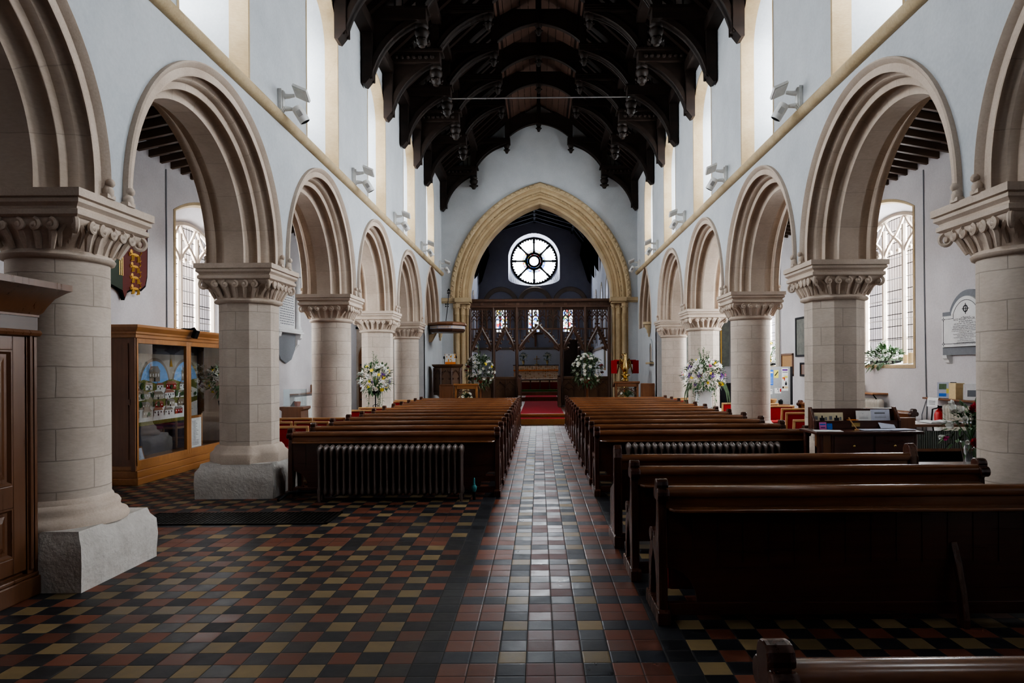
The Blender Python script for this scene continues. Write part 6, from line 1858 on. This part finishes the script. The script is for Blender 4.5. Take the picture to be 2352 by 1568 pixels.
# cable down the wall
m = MB(); m.tube([(XR-.01, 12.0-.15, 5.0), (XR-.01, 11.84, 3), (XR-.012, 11.80, 1.2), (XR-.01, 11.78, .9), (XR-.03, 11.80, .2)], .010, 5); m.tube([(XR-.012, 11.80, 1.0), (XR-.03, 11.9, .75), (XR-.02, 11.9, .2)], .008, 5)
tag(m.build('wall_cable', 'grey'), 'thin grey cable running down the right aisle wall left of the tablet', 'cable')
m = MB(); m.tube([(AISLE[-1]+.01, 11.55, 5.0), (AISLE[-1]+.01, 11.55, 2.0)], .012, 5)
tag(m.build('wall_cable', 'grey'), 'thin cable running down the left aisle wall before the window', 'cable')
# shelf with leaflets over radiator
m = MB(); m.box(XR-.26, 9.9, 1.045, XR, 11.48, 1.075); tag(m.build('wall_shelf', 'midoak', bevel=.005), 'brown wall shelf over the cream radiator below the right tablet', 'shelf')
m = MB(); m.box(XR-.30, 13.1, 1.05, XR, 14.6, 1.08); tag(m.build('wall_shelf', 'oakz', bevel=.005), 'brown wall shelf over the radiator below the plant window', 'shelf')
m = MB()
for y in (13.2, 14.4): m.tube([(XR-.25, y, 1.05), (XR-.02, y, .75)], .012, 5)
m.build('bracket', 'iron', bpy.data.objects['wall_shelf.001'] if 'wall_shelf.001' in bpy.data.objects else None)
m = MB(); m.box(XR-.2, 14.0, 1.08, XR-.08, 14.16, 1.24); m.box(XR-.2, 13.99, 1.24, XR-.08, 14.17, 1.25); tag(m.build('wax_box', 'candle', bevel=.01), 'pale yellow box on the wall shelf below the plant window', 'box')
def card(name, lab, c, w, h, mat, tilt, rz, marks=None, cat='leaflet', thick=.004):
    """a leaning leaflet: local x across, z up, built about its own base"""
    r = thing(name, lab, cat, (0, 0, 0))
    m = MB(); m.box(-w/2, -thick, 0, w/2, 0, h); m.build('sheet', mat, r)
    for k, (a0, b0, a1, b1, mm) in enumerate(marks or []):
        q = MB(); q.box(w*(a0-.5), -thick-.0012, h*b0, w*(a1-.5), -thick, h*b1); q.build('printed_block', mm, r)
    r.location = c; r.rotation_euler = (-tilt, 0, rz)
    return r
lines6 = lambda mm: [(.15, .15+.1*k, .85, .18+.1*k, mm) for k in range(6)]
zs = 1.075
card('leaflet', 'pale blue and green leaflet leaning at the left of the shelf below the tablet', (XR-.13, 11.02, zs), .26, .26, 'paperblue', .2, PI/2+PI+.9, [(.1, .55, .5, .9, 'leaf2'), (.5, .3, .9, .6, 'yellow'), (.1, .1, .5, .3, 'blue')])
card('dark_folder', 'dark slim folder standing between leaflet and brown box on the right shelf', (XR-.12, 10.84, zs), .08, .26, 'ink', .05, PI/2+PI+.9, None, 'folder', .05)
m = MB(); m.box(XR-.22, 10.62, zs, XR-.08, 10.80, zs+.25); m.box(XR-.225, 10.615, zs+.18, XR-.075, 10.805, zs+.185); tag(m.build('brown_box', 'candle', bevel=.006), 'tall tan cardboard box on the right aisle shelf', 'box')
card('leaflet', 'white printed leaflet on the right shelf, next to the pillar', (XR-.13, 10.36, zs), .18, .25, 'paper', .2, PI/2+PI+.9, [(.15, .2, .85, .6, 'grey')])
card('leaflet', 'pink and white leaflet between tan box and white leaflet on the shelf', (XR-.10, 10.50, zs), .14, .24, 'paper', .15, PI/2+PI+.9, [(.2, .3, .8, .8, 'pink')])
r = thing('hanging_notice', 'white notice sheet hanging over the shelf edge above the extinguisher', 'notice', (XR-.2, 11.15, 1.08))
m = MB(); m.rings([[(XR-.05, y, 1.079), (XR-.262, y+.0, 1.081), (XR-.275, y-.0, 1.05), (XR-.285, y, .93)] for y in (11.0, 11.30)], closed=False); m.build('sheet', 'paper', r)
m = MB()
for k in range(3): m.box(XR-.288, 11.06, .97+.025*k, XR-.286, 11.24, .977+.025*k)
m.build('printed_lines', 'grey', r)
r = thing('fire_extinguisher', 'red fire extinguisher on the right aisle wall beside the cream radiator', 'extinguisher', (XR-.12, 11.22, .45))
x, y = XR-.13, 11.2
m = MB(); m.lathe([(.07, .42), (.08, .44), (.08, .80), (.06, .86), (.03, .89), (.03, .91)], (x, y, 0), 18); b = m.build('cylinder', 'red', r, smooth=40)
m = MB(); m.lathe([(.0805, .52), (.0805, .70)], (x, y, 0), 18, False, False); m.build('label_band', 'paper', b, smooth=40)
m = MB(); m.box(x-.03, y-.02, .90, x+.03, y+.02, .94); m.tube([(x-.02, y, .94), (x-.10, y-.01, .97)], .008, 6); m.tube([(x, y+.02, .91), (x-.06, y+.10, .88), (x-.07, y+.11, .7), (x-.05, y+.09, .5)], .012, 6); m.build('valve_hose', 'black', r, smooth=50)
# pew along the right aisle wall
p = make_pew(-.9, .9, ledge=False); p.location = (6.22, 12.55, 0); p.rotation_euler = (0, 0, PI/2+.26); p['label'] = 'short brown pew standing along the right aisle wall beneath the plant window'; p['group'] = 'pews in the right aisle'
# leaflet desk before the octagonal pillar
r = thing('writing_desk', 'dark wooden desk with a leaflet rack in front of the right octagonal pillar', 'desk', (3.8, 8.05, 0))
x0, x1, y0, y1, zt = 3.31, 4.39, 7.86, 8.36, .845
m = MB(); m.box(x0-.13, y0-.03, zt-.03, x1+.03, y1, zt); m.build('desk_top', 'pew', r, bevel=.006)
m = MB(); m.box(x0+.06, y0+.02, .30, x1-.04, y1, zt-.03); m.build('cabinet', 'pew', r, bevel=.005)
m = MB(); m.prism([(x0-.11, zt-.03), (x0+.06, zt-.03), (x0+.06, .45), (x0-.02, .58), (x0-.11, .68)], 'y', y0+.03, y0+.07); m.build('side_bracket', 'midoak', r, bevel=.005)
for k in range(2):
    m = MB(); a = x0+.09+k*.47; m.box(a, y0+.005, .50, a+.44, y0+.02, zt-.05); d = m.build('drawer', 'pew', r, bevel=.004)
    m = MB(); m.ball((a+.22, y0-.005, .68), .018, 8, 5); m.build('knob', 'brass', d, smooth=60)
for xa in (x0-.06, x1-.05):
    for ya in (y0+.05, y1-.05):
        m = MB(); m.lathe([(.02, 0), (.028, .02), (.02, .06), (.032, .2), (.02, .26), (.03, .34), (.034, .5), (.034, .815)], (xa, ya, 0), 10); m.build('turned_leg', 'pew', r, smooth=50)
m = MB(); m.box(x0, y1-.04, zt, x1-.08, y1, zt+.24); m.box(x0, y1-.16, zt, x1-.08, y1-.13, zt+.10); m.build('rack_back', 'pew', r, bevel=.004)
for xa in (x0-.02, x1-.08):
    m = MB(); m.prism([(y1-.18, zt), (y1, zt), (y1, zt+.26), (y1-.06, zt+.26), (y1-.18, zt+.10)], 'x', xa, xa+.025); m.build('rack_side', 'pewend', r, bevel=.004)
m = MB(); m.box(x1-.055, y1-.12, zt, x1+.15, y1-.10, zt+.13); m.build('lit_side_panel', 'midoak', r, bevel=.004)  # golden light on this panel is put into its paler oak
m = MB(); m.box(x0+.44, y1-.164, zt+.03, x0+.54, y1-.16, zt+.075); m.build('brass_plate', 'brass', r)
yk = y1-.10
def silhouettes():
    out = []
    for b in (.02, .52): out += [(b+.17, .05, b+.34, .42, 'ink'), (b+.23, .42, b+.28, .66, 'ink'), (b+.36, .15, b+.42, .5, 'grey'), (b, .2, b+.1, .6, 'grey')]
    return out
card('card_row', 'cream card printed with black silhouettes in the left of the desk rack', (x0+.20, yk+.02, zt+.085), .35, .11, 'papercream', .12, 0, silhouettes(), 'card')
card('leaflet', 'pale green leaflet standing in the desk rack', (x0+.625, yk+.02, zt+.085), .18, .13, 'paper', .15, 0, [(.2, .3, .8, .34, 'grey'), (.2, .45, .8, .47, 'grey'), (.4, .7, .5, .72, 'grey')])
card('leaflet', 'bluish sheets standing at the right end of the desk rack', (x0+.83, yk+.02, zt+.085), .23, .145, 'paperblue', .18, 0, [(.2, .62, .75, .75, 'grey'), (.2, .3, .8, .33, 'grey'), (.2, .4, .8, .42, 'grey')], 'leaflet')
card('leaflet', 'folded grey sheet flopping forward over the right desk rack', (x0+.86, y1-.20, zt+.01), .19, .10, 'paperblue', .7, .12, None)
card('booklet', 'pink and purple patterned booklet leaning on the desk at the left', (x0+.08, y0+.30, zt+.001), .085, .085, 'pink', .15, 0, [(.1, .6, .9, .8, 'blue'), (.2, .2, .8, .35, 'petalpurple')], 'booklet')
card('booklet', 'small blue booklet leaning beside the pink one on the desk', (x0+.165, y0+.31, zt+.001), .065, .07, 'blue', .15, 0, [(.3, .5, .7, .55, 'gold')], 'booklet')
m = MB(); m.box(x0+.42, y1-.125, zt+.102, x0+.54, y1-.065, zt+.108); tag(m.build('orange_slip', 'orange'), 'orange slip of paper in the desk rack', 'paper')
m = MB(); m.tube([(x0+.44, y0+.20, zt+.012), (x0+.39, y0+.24, zt+.10), (x0+.365, y0+.25, zt+.145)], [.004, .007, .009], 6); m.lathe([(.025, 0), (.025, .012)], (x0+.44, y0+.20, zt+.001), 10); tag(m.build('pen_holder', 'chairwood', smooth=50), 'slanting pale wooden pen on the leaflet desk', 'pen')
m = MB(); rg = random.Random(4)
for k, (a, b) in enumerate(((.06, .06), (.62, .12), (.92, .10))):
    f = MB(); f.box(-.15, -.10, 0, .15, .10, .004); m2 = MB(); m2.add(f, Matrix.Translation((x0+a, y0+b+.05, zt+.001+.004*k)) @ Matrix.Rotation(.2*k-.2, 4, 'Z'))
    tag(m2.build('loose_sheet', 'paperblue' if k else 'paper'), ['loose white sheet lying at the left of the leaflet desk', 'loose pale sheet in the middle of the leaflet desk', 'loose pale sheet at the right end of the leaflet desk'][k], 'paper')
# second table with slatted front
r = thing('side_table', 'long table with a grey green slatted front, right of the leaflet desk', 'table', (5.6, 9.7, 0))
m = MB(); m.box(4.85, 9.35, .76, 6.30, 9.95, .80); m.build('table_top', 'midoak', r, bevel=.006)
m = MB(); m.box(4.9, 9.42, .46, 6.25, 9.45, .70)
for k in range(44): m.box(4.9+k*.0307, 9.41, .46, 4.9+k*.0307+.016, 9.42, .70)
m.build('slatted_front', 'greenslat', r)
m = MB(); m.box(4.88, 9.40, .42, 6.27, 9.9, .46); m.build('under_shelf', 'midoak', r)
for xa in (4.9, 6.2):
    for ya in (9.42, 9.86):
        m = MB(); m.box(xa, ya, 0, xa+.05, ya+.05, .76); m.build('leg', 'midoak', r)
m = MB(); m.box(4.95, 9.5, 0, 6.2, 9.85, .40); tag(m.build('dark_underfill', 'black'), 'black block standing for the shade under the long side table', 'box')  # black block stands in for the shade beneath the table
r = thing('open_book', 'open visitors book lying on the long side table', 'book', (5.6, 9.6, .80))
m = MB(); m.prism([(5.42, .801), (5.62, .801), (5.82, .801), (5.80, .82), (5.72, .83), (5.62, .815), (5.52, .83), (5.44, .82)], 'y', 9.45, 9.75); m.build('pages', 'paper', r)
m = MB(); m.box(5.40, 9.44, .80, 5.84, 9.76, .804); m.build('cover', 'ink', r)
m = MB(); m.box(4.95, 9.5, .80, 5.3, 9.75, .806); tag(m.build('loose_sheet', 'paper'), 'white sheet on the long side table left of the open book', 'paper')
m = MB(); m.box(5.92, 9.42, .80, 6.22, 9.66, .805); tag(m.build('loose_sheet', 'paperblue'), 'pale sheet on the long side table right of the open book', 'paper')
# notice board
bx0, bx1, by = 5.36, 6.06, 16.45
r = thing('notice_board', 'grey free standing notice board with posters in the right aisle', 'notice board', (5.7, by, 0))
m = MB(); m.box(bx0-.16, by, .68, bx1, by+.03, 1.60); m.build('board', 'boardgrey', r, bevel=.005)
m = MB(); m.box(bx1-.005, by-.005, .68, bx1+.05, by+.035, 1.60); m.build('edge', 'ink', r)
for xa in (bx0-.1, bx1-.05):
    m = MB(); m.tube([(xa, by+.02, 0), (xa, by+.02, .7)], .015, 6); m.box(xa-.02, by-.2, 0, xa+.02, by+.25, .03); m.build('leg', 'tin', r)
def poster(name, lab, x0, z0, x1, z1, mat, marks):
    r = thing(name, lab, 'poster', (x0, by-.004, z0))
    m = MB(); m.box(x0, by-.004, z0, x1, by, z1); m.build('sheet', mat, r)
    for a0, b0, a1, b1, mm in marks:
        m = MB(); m.box(x0+(x1-x0)*a0, by-.0055, z0+(z1-z0)*b0, x0+(x1-x0)*a1, by-.004, z0+(z1-z0)*b1); m.build('printed_block', mm, r)
pX = lambda u: at(u, 880, by).x
pZ = lambda v: at(1790, v, by).z
poster('poster', 'tall blue poster on the notice board', pX(1766.5), pZ(884), pX(1776), pZ(849), 'blue', [(.1, .78, .9, .88, 'paper'), (.15, .1, .85, .13, 'paperblue'), (.15, .2, .85, .22, 'paperblue'), (.15, .3, .85, .32, 'paperblue'), (.15, .4, .85, .42, 'paperblue'), (.15, .5, .85, .52, 'paperblue')])
o = poster('poster', 'yellow poster on the notice board', pX(1778), pZ(867.5), pX(1788), pZ(849.5), 'yellow', [(.15+.14*k, .25+.1*k, .35+.14*k, .42+.1*k, 'ink') for k in range(5)])
poster('poster', 'long white poster with orange and black figures on the notice board', pX(1795.5), pZ(897), pX(1810.5), pZ(845), 'paper', [(.1, .88, .9, .95, 'petalpurple'), (.1, .80, .9, .83, 'grey'), (.1, .52, .45, .60, 'orange'), (.4, .56, .9, .66, 'yellow'), (.35, .45, .5, .56, 'red'), (.5, .24, .8, .36, 'ink'), (.6, .36, .72, .42, 'ink'), (.1, .10, .95, .19, 'candle'), (.1, .10, .3, .19, 'orange')])
poster('notice_slip', 'small white notices pinned low on the left of the notice board', pX(1764), pZ(905), pX(1774), pZ(893), 'paper', [(.2, .6, .5, .8, 'grey'), (.6, .6, .8, .8, 'grey')])
poster('notice_slip', 'small white and red notices pinned low in the middle of the notice board', pX(1779), pZ(903), pX(1794), pZ(891), 'paper', [(.4, .75, .6, .9, 'ink'), (.8, .3, 1, .9, 'red'), (.55, .2, .62, .6, 'ink')])
r = thing('small_table', 'small brown table before the notice board', 'table', (5.4, 15.6, 0))
m = MB(); m.box(5.0, 15.3, .72, 5.62, 15.9, .75); m.build('table_top', 'midoak', r, bevel=.005)
m = MB(); m.box(5.05, 15.34, .60, 5.58, 15.86, .72); m.build('apron', 'midoak', r)
for xa in (5.04, 5.54):
    for ya in (15.34, 15.82):
        m = MB(); m.box(xa, ya, 0, xa+.045, ya+.045, .62); m.build('leg', 'midoak', r)
m = MB(); m.lathe([(.08, .75), (.12, .80), (.14, .86), (.13, .87), (.11, .80)], (5.27, 15.55, 0), 16); tag(m.build('wicker_bowl', 'wicker', smooth=50), 'wicker bowl on the small table by the notice board', 'bowl')
m = MB(); m.box(5.44, 15.45, .75, 5.52, 15.55, .84); m.box(5.46, 15.44, .84, 5.50, 15.5, .86); tag(m.build('dark_pot', 'iron', bevel=.01), 'small dark pot beside the wicker bowl', 'pot')
# benchend / carved seat next to the chairs
p = make_pew(-.5, .5, ledge=False); p.location = (5.85, 14.6, 0); p.rotation_euler = (0, 0, PI/2+.1); p['label'] = 'short wooden bench with its end to the camera beside the notice board'; p['group'] = 'pews in the right aisle'
# frames on the right aisle wall
def wall_frame(lab, y0, y1, z0, z1, fm, pm):
    r = thing('wall_frame', lab, 'frame', (XR, .5*(y0+y1), z0))
    m = MB(); t = .05
    m.box(XR-.04, y0, z0, XR, y1, z0+t); m.box(XR-.04, y0, z1-t, XR, y1, z1); m.box(XR-.04, y0, z0, XR, y0+t, z1); m.box(XR-.04, y1-t, z0, XR, y1, z1); m.build('frame', fm, r, bevel=.005)
    m = MB(); m.box(XR-.02, y0+t, z0+t, XR-.005, y1-t, z1-t); m.build('panel', pm, r)
wall_frame('large dark framed board on the right aisle wall left of the octagonal pillar', 17.0, 17.75, 1.85, 2.86, 'ink', 'oldpaint')
wall_frame('brown wooden framed panel on the right aisle wall above the notice board', 17.95, 18.8, 1.35, 1.95, 'midoak', 'wicker')
wall_frame('small dark framed notice low on the right aisle wall below the large board', 17.0, 17.45, 1.35, 1.70, 'ink', 'midoak')
m = MB()
for y, rr in ((19.05, .045), (18.93, .03)): m.tube([(XR-.05, y, .9), (XR-.05, y, 5.0)], rr, 8)
tag(m.build('wall_pipes', 'whiterad', smooth=50), 'cream painted pipe running up the right aisle wall', 'pipe')
r = thing('painted_reredos', 'dark speckled panel with gilt border at the far end of the right aisle', 'panel', (6.1, EAST, 1.6))
m = MB(); m.box(4.9, EAST-.12, 1.62, 6.55, EAST-.04, 3.7); m.build('panel', 'oldpaint', r)
m = MB()
for a in (4.95, 6.15, 6.25): m.box(a, EAST-.14, 1.7, a+.035, EAST-.12, 3.65)
m.box(4.95, EAST-.14, 1.66, 6.28, EAST-.12, 1.70); m.box(4.95, EAST-.14, 3.62, 6.28, EAST-.12, 3.66); m.build('gilt_border', 'gold', r)
m = MB(); m.box(4.9, EAST-.3, .0, 6.6, EAST-.06, 1.0); m.box(4.85, EAST-.35, 1.0, 6.65, EAST-.04, 1.05); tag(m.build('sideboard', 'ink', bevel=.01), 'dark sideboard below the gilt bordered panel at the far end of the right aisle', 'sideboard')
# kneeler under the front pew
m = MB(); m.box(.86, 4.62, .09, 1.10, 4.80, .30); tag(m.build('kneeler', 'redcloth', bevel=.03), 'red kneeler showing under the front right pew beside its end', 'kneeler')

# ================================================================== ADDED FILL LAMP FROM BEHIND, WORLD, RENDER
daylight('daylight', (0, WEST+.3, 5.6), 2.6, 3.4, (0, 1, -.2), .25, (.80, .90, 1.0))  # unseen fill lamp added in front of the windowless west wall
w = bpy.data.worlds.new('overcast sky'); scn.world = w; w.use_nodes = True
bg = w.node_tree.nodes['Background']; bg.inputs[0].default_value = (.86, .93, 1, 1); bg.inputs[1].default_value = 14.0
scn.view_settings.view_transform = 'AgX'
try: scn.view_settings.look = 'AgX - Medium High Contrast'
except Exception: pass
scn.view_settings.exposure = 0.0
cy = scn.cycles
cy.use_denoising = True
cy.max_bounces = 8; cy.diffuse_bounces = 4; cy.glossy_bounces = 3; cy.transmission_bounces = 4; cy.transparent_max_bounces = 12
cy.caustics_reflective = False; cy.caustics_refractive = False
cy.sample_clamp_indirect = 6
cy.use_adaptive_sampling = True; cy.adaptive_threshold = .03
